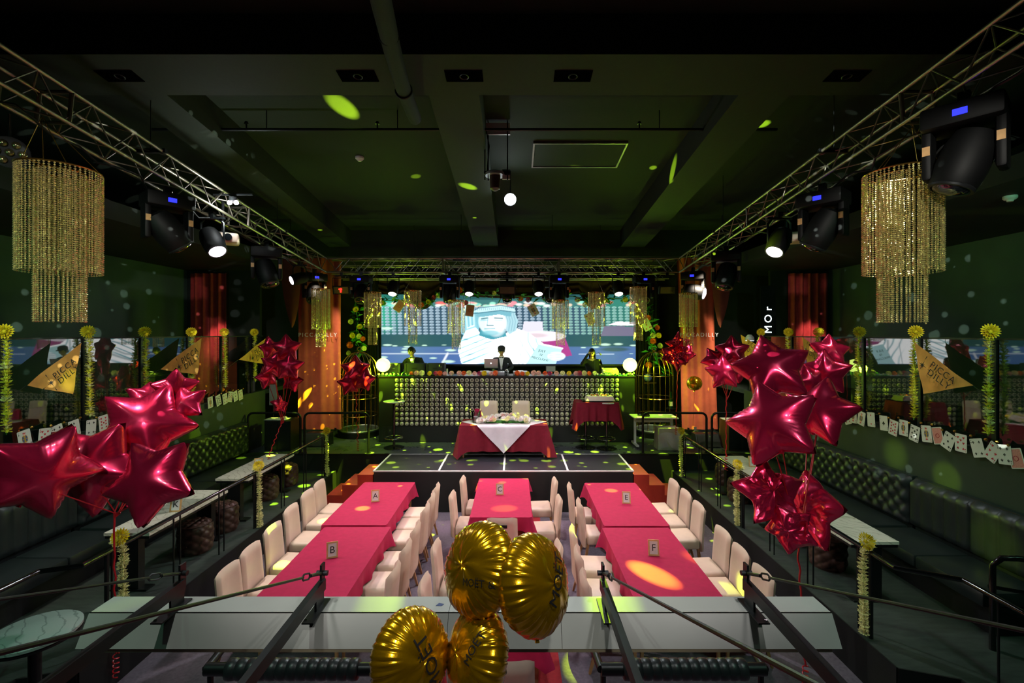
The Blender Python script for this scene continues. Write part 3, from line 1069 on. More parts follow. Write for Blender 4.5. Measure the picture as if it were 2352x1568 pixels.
def garland(pts, label, group, n, sc=1.0, top=None, topdir=None, kind='y'):
    """a hanging string of blossoms along pts"""
    p0 = Vector(pts[0])
    t = thing('flower_garland', label, 'garland', p0, group=group)
    loc = [Vector(p) - p0 for p in pts]
    MB().tube(loc, 0.006, 5).build('cord', 'leaf_green', t)
    ln = [0]
    for a, b in zip(loc[:-1], loc[1:]):
        ln.append(ln[-1] + (b - a).length)
    for k in range(n):
        s = ln[-1] * (k + 0.5) / n
        i = max(j for j in range(len(ln) - 1) if ln[j] <= s)
        q = loc[i].lerp(loc[i + 1], (s - ln[i]) / (ln[i + 1] - ln[i]))
        r = Euler((random.uniform(-.3, .3), random.uniform(-.3, .3), random.uniform(0, 6)))
        c = sc * random.uniform(0.85, 1.15)
        inst('blossom', BL[kind if random.random() < 0.75 else 'c'], t, q, r, (c, c, c * 1.7))
    if top is not None:
        q = Vector(top) - p0
        inst('top_flower', TOPF, t, q, (Vector(topdir)).to_track_quat('Z', 'Y').to_euler(), (sc * 1.15,) * 3)
    return t


ordg = ['nearest', 'second', 'third', 'fourth', 'fifth', 'farthest']
# glass balustrades on the low walls
RAILZ = 3.42
for nm, xw, s, ds in (('left', WL - 0.07, 1, (5.58, 6.67, 7.69, 8.79, 9.78, 10.9)), ('right', WR + 0.07, -1, (5.5, 6.52, 7.58, 8.6, 9.54, 10.6))):
    t = thing('glass_balustrade', 'clear glass balustrade with steel posts along the %s aisle' % nm, 'balustrade', (xw, 0, 2.12))
    edges = [3.2, 4.4] + list(ds) + [11.4]
    for a, b in zip(edges[:-1], edges[1:]):
        MB().add([(0, a + 0.03, 0.0), (0, b - 0.03, 0.0), (0, b - 0.03, RAILZ - 2.12), (0, a + 0.03, RAILZ - 2.12)], [(0, 1, 2, 3) if s > 0 else (3, 2, 1, 0)]).build('glass_pane', 'rail_glass', t)
    for d in edges[1:-1]:
        MB().bx(-0.02, 0.02, d - 0.025, d + 0.025, -0.18, RAILZ - 2.12).build('post', 'black_steel', t)
    MB().bx(-0.014, 0.014, 3.2, 11.4, RAILZ - 2.12, RAILZ - 2.12 + 0.022).build('top_rail', 'dark_steel', t)
    for i, d in enumerate(ds):
        x = xw + s * 0.085
        z1 = 2.30 if i < 3 else 2.36
        garland([(x, d, RAILZ + 0.02), (x + s * 0.01, d - 0.01, 2.9), (x, d + 0.005 * i, z1)],
                'yellow flower garland on the %s glass rail, %s from the balcony' % (nm, ordg[i]), 'garlands on the glass rails', 27,
                1.12, (x, d - 0.02, RAILZ + 0.1), (-0.5 * xw / abs(xw), -1, 0.25))

# ---------------------------------------------------------------- platform railings with garlands
RZ = 1.30
for nm, pts, s, g in (('left', [(-4.08, 10.1), (-4.10, 4.45), (-4.40, 4.34), (-4.50, 1.5)], -1, ((10.05, 'stage'), (7.42, 'mid'), (4.85, 'near'))),
                      ('right', [(3.60, 10.1), (3.57, 4.41), (4.0, 4.19), (4.0, 1.5)], 1, ((10.05, 'stage'), (7.5, 'mid'), (4.75, 'near')))):
    t = thing('platform_railing', 'black steel railing with paired balusters along the %s platform' % nm, 'railing', (0, 0, HP))
    MB().tube([(x, y, RZ - HP) for x, y in pts], 0.024, 10).build('handrail', 'gloss_black', t)
    y = 10.05
    while y > 4.5:
        fx = pts[0][0] + (pts[1][0] - pts[0][0]) * (10.1 - y) / (10.1 - pts[1][1])
        for k in (0, 0.11):
            rod('baluster', (fx, y - k, 0), (fx, y - k, RZ - HP), 0.0095, 'black_steel', t)
        y -= 0.86
    for y in (10.1, 7.4, 4.72):
        fx = pts[0][0] + (pts[1][0] - pts[0][0]) * (10.1 - y) / (10.1 - pts[1][1])
        rod('post', (fx, y, 0 if y < 10 else -0.1), (fx, y, RZ - HP + 0.0), 0.02, 'black_steel', t)
    for (x, y) in ((pts[2][0] + s * 0.01, 3.9), (pts[2][0] + s * 0.02, 3.55), (pts[2][0] + s * 0.03, 2.9), (pts[2][0] + s * 0.03, 2.5)):
        rod('baluster', (x, y, 0), (x, y, RZ - HP), 0.0095, 'black_steel', t)
    for d, lab in g:
        fx = pts[0][0] + (pts[1][0] - pts[0][0]) * (10.1 - d) / (10.1 - pts[1][1])
        x = fx - s * 0.055
        names = {'stage': 'at the stage end of the %s railing', 'mid': 'halfway along the %s railing', 'near': 'at the near bend of the %s railing'}
        garland([(fx + s * 0.05, d, RZ + 0.02), (fx, d - 0.02, RZ + 0.05), (x, d, RZ - 0.04), (x, d, 0.9), (x + 0.01, d, 0.42 if lab != 'near' else 0.45)],
                'pale yellow flower garland ' + names[lab] % nm, 'garlands on the railings', 24, 1.05,
                (x - s * 0.02, d - 0.05, RZ + 0.12), (0.2, -0.9, 0.5), 'c')
    # bent tube guard by the near bench
t = thing('tube_guard', 'bent black tube guard beside the near right bench', 'railing', (4.62, 4.55, HP))
MB().tube([(0, 0, 0), (0, 0, 0.82), (0.06, -0.03, 0.9), (0.16, -0.08, 0.92), (0.72, -0.32, 0.92), (0.84, -0.38, 0.86), (0.86, -0.39, 0.5)], 0.028, 10).build('guard_tube', 'gloss_black', t)
MB().tube([(-0.02, 0.02, 0.6), (0.84, -0.37, 0.6)], 0.018, 8).build('cross_tube', 'gloss_black', t)

# ---------------------------------------------------------------- booth with the disc front
BF, BX0, BX1, BZ = 11.6, -3.36, 2.95, 2.447
t = thing('disc_jockey_booth', 'long black booth with rows of round lens discs on its front', 'booth', ((BX0 + BX1) / 2, BF, HS))
cx0 = t.location.x
MB().bx(BX0 - cx0, BX1 - cx0, 0.0, 0.6, 0, BZ - HS - 0.03).build('body', 'booth_black', t)
MB().bx(BX0 - cx0 - 0.02, BX1 - cx0 + 0.02, -0.03, 0.62, BZ - HS - 0.03, BZ - HS).build('counter_top', 'black_paint', t)
xa, xb_ = (906 - CX) * BF / F - cx0, (1423 - CX) * BF / F - cx0
za, zc = EYE - (978 - CY) * BF / F - HS, BZ - HS - 0.045
MB().bx(xa, xb_, -0.012, 0.0, za, zc).build('disc_panel', 'black_paint', t)
MB().bx(BX0 - cx0 + 0.1, BX1 - cx0 - 0.1, -0.008, 0.0, 0.02, za - 0.02).build('kick_panel', 'black_face', t)
ncol, nrow = 45, 10
dm = MB().lathe([(0.048, 0.0), (0.048, 0.008), (0.040, 0.012), (0.034, 0.008)], 14).mesh('lens_disc', 'lens_disc')
dm2 = MB().lathe([(0.032, 0.008), (0.028, 0.016), (0.016, 0.021), (0.004, 0.022)], 12).mesh('lens_dome', 'lens_rim')
cells = [(i, j) for j in range(nrow) for i in range(ncol)]
cells.sort(key=lambda c: (c[1] > 6, abs(c[0] - 22)))
rest = MB()
for k, (i, j) in enumerate(cells):
    x = xa + (xb_ - xa) * (i + 0.5) / ncol
    z = zc - (zc - za) * (j + 0.5) / nrow
    if k < 300:
        o = inst('lens_disc', dm, t, (x, -0.012, z), (PI / 2, 0, 0))
        inst('lens_dome', dm2, o)
    else:
        for pr, n in (([(0.048, 0.0), (0.048, 0.008), (0.040, 0.012), (0.034, 0.008), (0.028, 0.016), (0.004, 0.022)], 12),):
            q = MB().lathe(pr, n)
            rest.add([(x + v[0], -0.012 - v[2], z + v[1]) for v in q.v], q.f)
o = rest.build('lens_disc_rest', 'lens_disc', t)
o['kind'] = 'stuff'

# lit globes on the ends of the booth
for px, lab in ((880, 'glowing yellow-green globe lamp on the left end of the booth'), (1447, 'glowing yellow-green globe lamp on the right end of the booth')):
    d = 11.66
    p = at(px, 838, d)
    g = thing('globe_lamp', lab, 'lamp', (p.x, d, BZ), group='globe lamps on the booth')
    MB().lathe([(0.09, 0), (0.09, 0.02), (0.05, 0.04), (0.04, 0.09), (0.06, 0.1)], 16).build('base', 'dark_steel', g)
    gl = MB().sph((0, 0, p.z - BZ), 0.172, 24, 14).build('globe', 'globe_lit', g)
    for s in (-1, 1):
        MB().cyl((s * 0.165, 0, p.z - BZ), (s * 0.2, 0, p.z - BZ), 0.018).build('side_knob', 'gold_metal', g)
    q = point((p.x, d - 0.30, p.z - 0.06), (0.50, 1.0, 0.02), 75, 0.1)
    q = point((p.x, d + 0.30, p.z + 0.1), (0.50, 1.0, 0.02), 30, 0.1)

# ---------------------------------------------------------------- LED screen with its picture
SX0, SX1, SZ0, SZ1, SD = at(876, 0, 13.5).x, at(1460, 0, 13.5).x, at(0, 836, 13.5).z, at(0, 676, 13.5).z, 13.5


def paint_screen(nx, ny):
    X, Y = np.meshgrid(np.linspace(876, 1460, nx), np.linspace(836, 676, ny))
    def hexv(h):
        return np.array(lin(h))
    img = np.zeros((ny, nx, 3)) + hexv('35546b')
    def over(mask, col, a=1.0):
        m = np.clip(mask, 0, 1)[..., None] * a
        img[:] = img * (1 - m) + np.asarray(col) * m
    sm = lambda e, w=1.0: np.clip(0.5 - e / w, 0, 1)
    def ell(cx, cy, rx, ry, w=0.15):
        return sm(((X - cx) / rx) ** 2 + ((Y - cy) / ry) ** 2 - 1, w * 2)
    def poly(pts):
        ins = np.zeros(X.shape, bool)
        n = len(pts)
        for i in range(n):
            x0, y0 = pts[i]
            x1, y1 = pts[(i + 1) % n]
            c = ((y0 > Y) != (y1 > Y)) & (X < (x1 - x0) * (Y - y0) / ((y1 - y0) or 1e-9) + x0)
            ins ^= c
        return ins.astype(float)
    def line(pts, w):
        best = np.full(X.shape, 1e9)
        for (x0, y0), (x1, y1) in zip(pts[:-1], pts[1:]):
            dx, dy = x1 - x0, y1 - y0
            tt = np.clip(((X - x0) * dx + (Y - y0) * dy) / (dx * dx + dy * dy), 0, 1)
            best = np.minimum(best, np.hypot(X - x0 - tt * dx, Y - y0 - tt * dy))
        return np.clip(1.3 - best / w, 0, 1)
    over(sm(Y - 705, 2), hexv('58c0a0'), 0.25)
    over(np.clip((930 - X) / 50, 0, 1) * sm(Y - 760, 40), hexv('2fd6a0'), 0.55)
    over(np.clip((X - 1330) / 80, 0, 1) * sm(Y - 770, 20), hexv('2b8f70'), 0.5)
    over(sm(768 - Y, 4) * sm(Y - 797, 4), hexv('2a5560'))
    over(sm(796 - Y, 3), hexv('5273a8'))
    over(sm(815 - Y, 30) * np.clip((1330 - X) / 200, 0, 1), hexv('4466b0'), 0.3)
    # rows of light discs
    for j in range(10):
        yy = 706 + 6.6 * j
        for i in range(41):
            xx = 874 + 14.5 * i + (0 if X is None else 0.25 * j)
            over(ell(xx, yy, 5.4, 2.5, 0.3), hexv('c4dcec') if xx < 1250 else hexv('a8dccc'), 0.8)
            over(ell(xx + 0.6, yy + 0.3, 3.2, 1.2, 0.4), hexv('5c7c94'), 0.5)
    # bright flower strip along the top
    rs = random.Random(3)
    for i in range(70):
        xx = rs.uniform(876, 1460)
        over(ell(xx, rs.uniform(694, 703), rs.uniform(5, 12), 3.2, 0.5), hexv(rs.choice(['ff9aa8', 'ffffff', 'a8ffe0', 'ff6a6a', 'ffe6c8', '6adcd0'])), 0.85)
    over(sm(Y - 688, 3), hexv('1d4a50'), 0.7)
    # floor marks
    over(line([(876, 812), (1062, 812)], 1.4), hexv('e8f4ff'), 0.8)
    over(line([(1016, 834), (1028, 812)], 3.0), hexv('f4f8ff'), 0.9)
    over(line([(1330, 813), (1410, 813)], 1.2), hexv('d8e8ff'), 0.8)
    for (x, y, r) in ((907, 794, 6), (935, 796, 8), (930, 801, 7), (930, 808, 9), (975, 793, 6), (1020, 792, 5), (1035, 804, 12), (995, 822, 8), (1030, 830, 14), (880, 820, 10), (890, 792, 10),
                      (1340, 798, 6), (1368, 797, 8), (1390, 791, 12), (1420, 790, 10), (1455, 793, 8), (1450, 812, 4), (888, 754, 14)):
        over(ell(x, y, r, r * 0.22, 0.6), hexv('d8ffe8'), 0.9)
    over(ell(1412, 802, 32, 5, 0.5), hexv('33504f'), 0.8)
    # white chair, round table with magenta cloth, side table
    over(poly([(1203, 738), (1246, 738), (1248, 764), (1199, 764)]), hexv('e6e4f4'))
    over(poly([(1232, 788), (1270, 776), (1298, 776), (1314, 816), (1280, 822)]), hexv('b0408c'))
    over(ell(1245, 772, 54, 12, 0.1), hexv('fff4ff'))
    over(ell(1232, 770, 26, 5, 0.6), hexv('d8c0c8'), 0.7)
    over(poly([(1388, 748), (1460, 750), (1460, 771), (1380, 771)]), hexv('76708c'))
    over(poly([(1396, 746), (1418, 738), (1460, 740), (1460, 748)]), hexv('fff2fa'))
    # robed statue with a slab
    wht, cya, tea = np.array(lin('ffffff')) * 2.0, hexv('9fe6f4') * 1.25, hexv('2a93a4')
    over(poly([(1056, 716), (1076, 700), (1096, 716), (1100, 760), (1070, 776), (1056, 760)]), hexv('8fd2e2'))
    for k in range(4):
        over(line([(1060 + 9 * k, 698 + 4 * k), (1066 + 8 * k, 760)], 2.2), hexv('d8f8ff') * 1.1, 0.8)
    robe = [(1060, 836), (1052, 804), (1058, 784), (1074, 752), (1088, 746), (1104, 766), (1126, 774), (1156, 770), (1182, 752), (1214, 764), (1244, 786), (1262, 800), (1262, 836)]
    rm = poly(robe)
    over(rm, wht)
    fold = 0.5 + 0.5 * np.sin((X - 1100) * 0.16 + (Y - 760) * 0.42 + 2.2 * np.sin((X + 2 * Y) * 0.035))
    fold2 = 0.5 + 0.5 * np.sin((X - 1150) * 0.34 - (Y - 760) * 0.12 + 1.6 * np.sin(Y * 0.09))
    lf = np.clip((1150 - X) / 40, 0, 1)
    over(rm * np.clip(fold * 3.2 - 2.2, 0, 1) * lf, cya, 0.9)
    over(rm * np.clip(fold * 6 - 5.2, 0, 1) * lf, tea, 0.6)
    over(rm * np.clip(fold2 * 3.4 - 2.5, 0, 1) * np.clip((X - 1185) / 20, 0, 1), cya, 0.8)
    over(rm * np.clip(fold2 * 6 - 5.3, 0, 1) * np.clip((X - 1195) / 20, 0, 1), tea, 0.7)
    for pts, w in (([(1060, 776), (1100, 788), (1150, 782)], 2), ([(1060, 816), (1100, 812), (1140, 796)], 2.4), ([(1066, 832), (1110, 820), (1150, 806)], 3.0),
                   ([(1182, 756), (1200, 790), (1192, 836)], 1.4), ([(1226, 782), (1226, 810), (1216, 834)], 3.0), ([(1150, 782), (1160, 810), (1172, 836)], 1.2)):
        over(line(pts, w), tea, 0.6)
    # neck, hair, face, headband
    over(poly([(1104, 756), (1158, 752), (1164, 772), (1130, 780), (1100, 770)]), hexv('4aa0b2'))
    over(poly([(1156, 714), (1180, 712), (1190, 736), (1186, 758), (1170, 768), (1158, 752)]), hexv('b4dfea'))
    for k in range(4):
        over(line([(1160 + 6 * k, 716), (1166 + 6 * k, 738), (1162 + 6 * k, 760)], 1.3), hexv('6aa6ba'), 0.5)
    over(poly([(1090, 722), (1098, 716), (1104, 748), (1098, 756)]), hexv('86c8d8'))
    over(ell(1130, 738, 31, 30, 0.12), hexv('d8f8fc') * 1.15)
    over(ell(1140, 744, 22, 26, 0.5), hexv('ffffff') * 1.5, 0.7)
    over(ell(1128, 764, 20, 6, 0.5), hexv('7cc8d6'), 0.8)
    over(poly([(1092, 726), (1100, 718), (1150, 713), (1176, 718), (1172, 727), (1146, 722), (1104, 728)]), hexv('7cbccc'))
    over(poly([(1084, 714), (1100, 706), (1150, 700), (1182, 706), (1184, 716), (1150, 712), (1100, 718)]), hexv('c8f0f8') * 1.1)
    over(line([(1084, 715), (1100, 707), (1150, 701), (1182, 707)], 1.2), hexv('2f6f84'), 0.9)
    over(line([(1086, 720), (1100, 718.5), (1150, 712.5), (1184, 717)], 1.4), hexv('2f6f84'), 0.9)
    for i in range(20):
        over(line([(1092 + 4.6 * i, 713 - 0.25 * i), (1093 + 4.6 * i, 708 - 0.2 * i)], 0.8), hexv('35788c'), 0.6)
    over(line([(1106, 732), (1120, 730)], 2.2), hexv('2a6c7c'), 0.9)
    over(line([(1136, 730), (1154, 731)], 2.2), hexv('2a6c7c'), 0.9)
    over(line([(1104, 736), (1120, 735)], 1.2), hexv('6cb4c4'), 0.7)
    over(line([(1136, 735), (1154, 736)], 1.2), hexv('6cb4c4'), 0.7)
    over(line([(1121, 730), (1119, 745)], 1.4), hexv('8ccad8'), 0.8)
    over(line([(1119, 747), (1133, 747)], 2.0), hexv('2c7484'), 0.9)
    over(line([(1113, 755), (1137, 754)], 1.5), hexv('4ca4b4'), 0.8)
    # slab and hand
    over(poly([(1208, 836), (1238, 789), (1292, 800), (1276, 836)]), hexv('bfeef2') * 1.1)
    over(line([(1238, 789), (1292, 800)], 1.6), wht)
    over(ell(1278, 818, 20, 10, 0.2), hexv('eefcff') * 1.3)
    for k in range(4):
        over(line([(1262, 812 + 4 * k), (1294, 814 + 4 * k)], 0.8), hexv('5aa8b8'), 0.6)
    return img


nx, ny = 440, 121
img = paint_screen(nx, ny)
scr = thing('led_screen', 'wide LED screen showing a pale robed statue over a blue room', 'screen', ((SX0 + SX1) / 2, SD, SZ0))
vs = [((SX1 - SX0) * (i / (nx - 1) - 0.5), 0, (SZ1 - SZ0) * j / (ny - 1)) for j in range(ny) for i in range(nx)]
fs = [(j * nx + i, j * nx + i + 1, (j + 1) * nx + i + 1, (j + 1) * nx + i) for j in range(ny - 1) for i in range(nx - 1)]
me = bpy.data.meshes.new('picture')
me.from_pydata(vs, [], fs)
ca = me.color_attributes.new('picture', 'FLOAT_COLOR', 'POINT')
rgba = np.ones((ny * nx, 4), np.float32)
rgba[:, :3] = img.reshape(-1, 3)
ca.data.foreach_set('color', rgba.ravel())
m = bpy.data.materials.new('screen_picture')
m.use_nodes = True
nt = m.node_tree
b = nt.nodes['Principled BSDF']
b.inputs['Base Color'].default_value = (0.01, 0.01, 0.01, 1)
b.inputs['Roughness'].default_value = 0.5
atn = nt.nodes.new('ShaderNodeAttribute')
atn.attribute_name = 'picture'
nt.links.new(atn.outputs['Color'], b.inputs['Emission Color'])
b.inputs['Emission Strength'].default_value = 1.15
me.materials.append(m)
inst('picture', me, scr)
hw = (SX1 - SX0) / 2
MB().bx(-hw - 0.04, hw + 0.04, 0.01, 0.08, -0.06, SZ1 - SZ0 + 0.04).build('housing', 'black_paint', scr)
MB().bx(-hw - 0.04, hw + 0.04, -0.02, 0.01, -0.06, -0.002).build('bottom_bezel', 'black_paint', scr)
p = at(1243, 810, SD)
for body, px, py, sz in (('JULY', 1245, 806, 0.10), ('IV', 1243, 815, 0.10), ('MDCCLXXVI', 1240, 824, 0.085)):
    q = at(px, py, SD)
    inst('tablet_lettering', text_mesh(body, sz, 'ink', 0.0005), scr, (q.x - scr.location.x, -0.004, q.z - SZ0), (PI / 2, 0.22, 0))

# black curtain wall either side of the screen, swagged valance
for x0, x1, nm in ((-4.35, SX0 - 0.05, 'left'), (SX1 + 0.05, 4.1, 'right')):
    mb = MB().grid(lambda u, w: (x0 + (x1 - x0) * u, 13.45 + 0.03 * math.sin(u * 40), HS + (5.6 - HS) * w), 50, 1)
    tag(mb.build('stage_drape', 'black_cloth'), 'black stage drape on the %s side of the screen' % nm, 'drape')


def swag(px0, px1, y0, sag, lab):
    d = 13.3
    a, b = at(px0, y0, d), at(px1, y0, d)
    zt = at(0, 640, d).z

    def fn(u, w):
        x = a.x + (b.x - a.x) * u
        zb_ = a.z - sag * (1 - (2 * u - 1) ** 2)
        z = zt + (zb_ - zt) * w
        return (x, d - 0.05 * w - 0.03 * math.sin(w * 16), z)
    tag(MB().grid(fn, 28, 22).build('curtain_swag', 'valance_brown', angle=80), lab, 'curtain')


swag(870, 930, 668, 0.12, 'dark brown curtain swag at the left top corner of the screen')
swag(930, 1010, 672, 0.48, 'deep dark brown curtain swag over the left part of the screen')
swag(1010, 1330, 672, 0.16, 'wide dark brown curtain swag over the middle of the screen')
swag(1330, 1400, 672, 0.46, 'deep dark brown curtain swag over the right part of the screen')
swag(1400, 1470, 668, 0.12, 'dark brown curtain swag at the right top corner of the screen')

# ---------------------------------------------------------------- flowers
FLW = {k: blossom_mesh(m_, 'bloom', 0.085, 14, 3, 0.5) for k, m_ in (('orange', 'petal_orange'), ('pink', 'petal_pink'), ('cream', 'petal_cream'), ('yellow', 'petal_gold'),
                                                                     ('magenta', 'petal_magenta'), ('white', 'petal_white'))}
lm = MB()
lm.add([(0, 0, 0), (0.028, 0.05, 0.012), (0, 0.13, 0.0), (-0.028, 0.05, 0.012), (0, 0.06, -0.004)], [(0, 1, 4), (1, 2, 4), (2, 3, 4), (3, 0, 4)])
LEAF = lm.mesh('leaf', 'leaf_green', False)


def leaves(parent, c, n, spread, sc=1.0):
    for _ in range(n):
        inst('leaf', LEAF, parent, Vector(c) + Vector([random.uniform(-spread, spread) for _ in range(3)]),
             (random.uniform(-1, 1), random.uniform(-1, 1), random.uniform(0, 6.28)), (sc * random.uniform(0.7, 1.3),) * 3)


row = [(945, 'orange'), (957, 'pink'), (969, 'cream'), (987, 'yellow'), (1001, 'magenta'), (1010, 'orange'), (1022, 'pink'), (1037, 'pink'), (1055, 'pink'), (1065, 'orange'), (1077, 'cream'),
       (1090, 'pink'), (1101, 'magenta'), (1112, 'yellow'), (1128, 'pink'), (1138, 'orange'), (1188, 'orange'), (1200, 'orange'), (1212, 'yellow'), (1226, 'pink'), (1237, 'pink'), (1252, 'orange'),
       (1263, 'magenta'), (1278, 'pink'), (1292, 'cream'), (1307, 'yellow'), (1323, 'pink'), (1331, 'magenta'), (1342, 'cream'), (1353, 'orange'), (1366, 'cream')]
kn = {}
for i, (px, k) in enumerate(row):
    d = 11.66
    p = at(px, 857, d)
    kn[k] = kn.get(k, 0) + 1
    nth = ['first', 'second', 'third', 'fourth', 'fifth', 'sixth', 'seventh', 'eighth', 'ninth', 'tenth'][kn[k] - 1]
    t = thing('cut_flower', '%s cut flower on the booth edge, %s %s one from the left' % (k, nth, k), 'flower', (p.x, d, BZ), group='cut flowers along the booth edge')
    s = random.uniform(0.72, 0.95)
    inst('bloom', FLW[k], t, (0, 0.0, 0.068 * s), Vector((random.uniform(-.3, .3), -1, random.uniform(0.2, 0.7))).to_track_quat('Z', 'Y').to_euler(), (s,) * 3)
    MB().cyl((0, 0.03, 0.06 * s), (0.0, 0.05, 0.002), 0.006, n=5).build('stem', 'leaf_green', t)
    leaves(t, (0, 0.0, 0.03), 2, 0.025, 0.6)
for nm, a, b in (('left', 872, 945), ('right', 1372, 1455)):
    g = thing('leaf_garland', 'green leaf garland on the %s end of the booth edge' % nm, 'garland', (at((a + b) / 2, 0, 11.66).x, 11.62, BZ))
    wv = (b - a) * 11.66 / F / 2
    MB().tube([(-wv, 0, 0.01), (0, 0.01, 0.012), (wv, 0, 0.01)], 0.008, 5).build('twig', 'leaf_green', g)
    for k in range(26):
        leaves(g, (-wv + 2 * wv * k / 25, 0, 0.03), 1, 0.02, 0.75)
        if k % 3 == 0:
            inst('bloom', FLW['white'], g, (-wv + 2 * wv * k / 25, -0.02, 0.04), (1.0, 0, k), (0.35,) * 3)

# climbing flower vines beside the screen and flowers on the valance
def vine(pts, blooms, label):
    p0 = Vector(pts[0])
    g = thing('flower_vine', label, 'vine', p0)
    MB().tube([Vector(p) - p0 for p in pts], 0.012, 6).build('stem', 'leaf_green', g)
    for a, b in zip(pts[:-1], pts[1:]):
        for k in range(9):
            leaves(g, Vector(a).lerp(Vector(b), k / 9) - p0, 2, 0.09, 1.5)
    for q, k, s in blooms:
        inst('bloom', FLW[k], g, Vector(q) - p0, Vector((random.uniform(-.5, .5), -1, random.uniform(-.2, .4))).to_track_quat('Z', 'Y').to_euler(), (s,) * 3)
    return g


D = 12.75
vine([at(816, 700, D), at(822, 740, D), at(815, 780, D), at(828, 800, D), at(820, 830, D)],
     [(at(x, y, D - 0.1), k, s) for x, y, k, s in ((817, 710, 'yellow', 1.0), (806, 738, 'cream', 1.0), (826, 750, 'yellow', 1.0), (810, 770, 'yellow', 1.1), (825, 772, 'cream', 1.0), (833, 778, 'orange', .9),
                                                   (804, 792, 'orange', 1.2), (802, 811, 'cream', 1.0), (836, 800, 'cream', .9))], 'flowering green vine climbing left of the screen')
vine([at(1485, 700, D), at(1492, 735, D), at(1500, 770, D), at(1495, 800, D), at(1508, 830, D), at(1535, 862, D)],
     [(at(x, y, D - 0.1), k, s) for x, y, k, s in ((1488, 730, 'orange', 1.1), (1509, 752, 'orange', 1.0), (1500, 770, 'cream', 1.0), (1513, 770, 'yellow', 1.0), (1500, 783, 'orange', 1.1), (1516, 794, 'cream', 1.0),
                                                   (1518, 810, 'orange', 1.1), (1522, 822, 'yellow', 1.0), (1490, 838, 'orange', 1.1), (1528, 832, 'magenta', 1.0))], 'flowering green vine climbing right of the screen')
vl = [(877, 695, 'yellow'), (923, 694, 'yellow'), (968, 700, 'orange'), (984, 693, 'yellow'), (997, 683, 'magenta'), (1008, 678, 'cream'), (1056, 666, 'orange'), (1070, 695, 'magenta'), (1135, 673, 'cream'), (1196, 686, 'orange'),
      (1213, 689, 'magenta'), (1265, 668, 'orange'), (1306, 668, 'orange'), (1326, 688, 'pink'), (1344, 700, 'yellow'), (1363, 703, 'orange'), (1390, 690, 'yellow'), (1436, 688, 'yellow'), (1462, 712, 'yellow')]
g = vine([at(870, 690, 13.1), at(930, 690, 13.1), at(970, 704, 13.1), at(1010, 678, 13.1), at(1100, 676, 13.1), at(1200, 680, 13.1), at(1320, 680, 13.1), at(1365, 704, 13.1), at(1400, 684, 13.1), at(1468, 690, 13.1)],
         [(at(x, y, 13.02), k, random.uniform(.8, 1.1)) for x, y, k in vl], 'flower garland looped along the curtain swags above the screen')

# ---------------------------------------------------------------- gear on the booth
def booth_item(name, label, cat, px, d, **kw):
    return thing(name, label, cat, (at(px, 0, d).x, d, BZ), **kw)


for px, w, lab in ((955, 0.52, 'black equipment case on the booth in front of the stooping man'), (1002, 0.45, 'black equipment case on the booth beside the white post'), (905, 0.40, 'black equipment case on the booth next to the left globe')):
    t = booth_item('equipment_case', lab, 'case', px, 12.0)
    h = 0.29
    MB().rb((0, 0, h / 2), (w, 0.3, h), 0.012, 2).build('shell', 'dull_speaker', t)
    for s in (-1, 1):
        MB().bx(s * w * 0.42 - 0.015, s * w * 0.42 + 0.015, -0.155, -0.148, 0.02, h - 0.02).build('corner_guard', 'dark_steel', t)
    MB().bx(-0.06, 0.06, -0.16, -0.15, h * 0.55, h * 0.62).build('handle', 'black_steel', t)
t = booth_item('white_post', 'short white post standing among the booth flowers', 'post', 1027, 11.72)
MB().bx(-0.02, 0.02, -0.01, 0.01, 0, 0.17).build('upright', 'white_plastic', t)
MB().bx(-0.04, 0.04, -0.03, 0.03, 0, 0.012).build('foot', 'white_plastic', t)
t = booth_item('laptop', 'silver laptop with a glowing emblem on its lid, open on the booth', 'laptop', 1128, 11.98)
lz = 0.17
lid = MB().rb((0, 0.0, 0.12), (0.345, 0.012, 0.235), 0.005, 1).build('lid', 'silver_plastic', t, loc=(0, -0.02, lz + 0.005), rot=(0.2, 0, 0))
q = MB()
q.add([(0.017 * (1 + 0.12 * math.cos(2 * a_)) * math.cos(a_), -0.0075, 0.118 + 0.019 * math.sin(a_)) for a_ in [2 * PI * k / 16 for k in range(16)]], [tuple(range(16))])
q.build('emblem', 'sign_light', lid)
MB().rb((0, 0.115, lz), (0.345, 0.24, 0.016), 0.005, 1).build('keyboard_deck', 'silver_plastic', t)
for s in (-1, 1):
    MB().tube([(s * 0.14, 0.02, 0), (s * 0.14, 0.2, 0), (s * 0.14, 0.1, lz - 0.01)], 0.008, 6).build('stand_leg', 'black_steel', t)
for px, lab, w in ((1118, 'silver-edged player deck under the laptop', 0.34), (1155, 'silver mixer desk in front of the capped man', 0.30), (1195, 'silver-edged player deck right of the mixer', 0.36)):
    d = 11.88 if w != 0.34 else 11.84
    t = booth_item('player_deck' if w != 0.30 else 'mixer_desk', lab, 'audio deck', px, 11.84)
    MB().rb((0, 0, 0.05), (w, 0.2, 0.1), 0.01, 2).build('body', 'silver_plastic', t)
    if w != 0.30:
        MB().lathe([(0.08, 0.1), (0.08, 0.112), (0.06, 0.116)], 20).build('jog_wheel', 'chrome', t)
        for k in range(3):
            MB().lathe([(0.012, 0.1), (0.012, 0.108)], 8, (-0.13 + 0.03 * k, -0.07, 0)).build('button', 'white_plastic', t)
    else:
        for i in range(4):
            for j in range(2):
                MB().lathe([(0.011, 0.1), (0.009, 0.122)], 8, (-0.1 + 0.065 * i, 0.05 - 0.06 * j, 0)).build('knob', 'black_paint', t)
            MB().bx(-0.105 + 0.065 * i, -0.095 + 0.065 * i, -0.09, -0.04, 0.1, 0.104).build('fader', 'white_plastic', t)
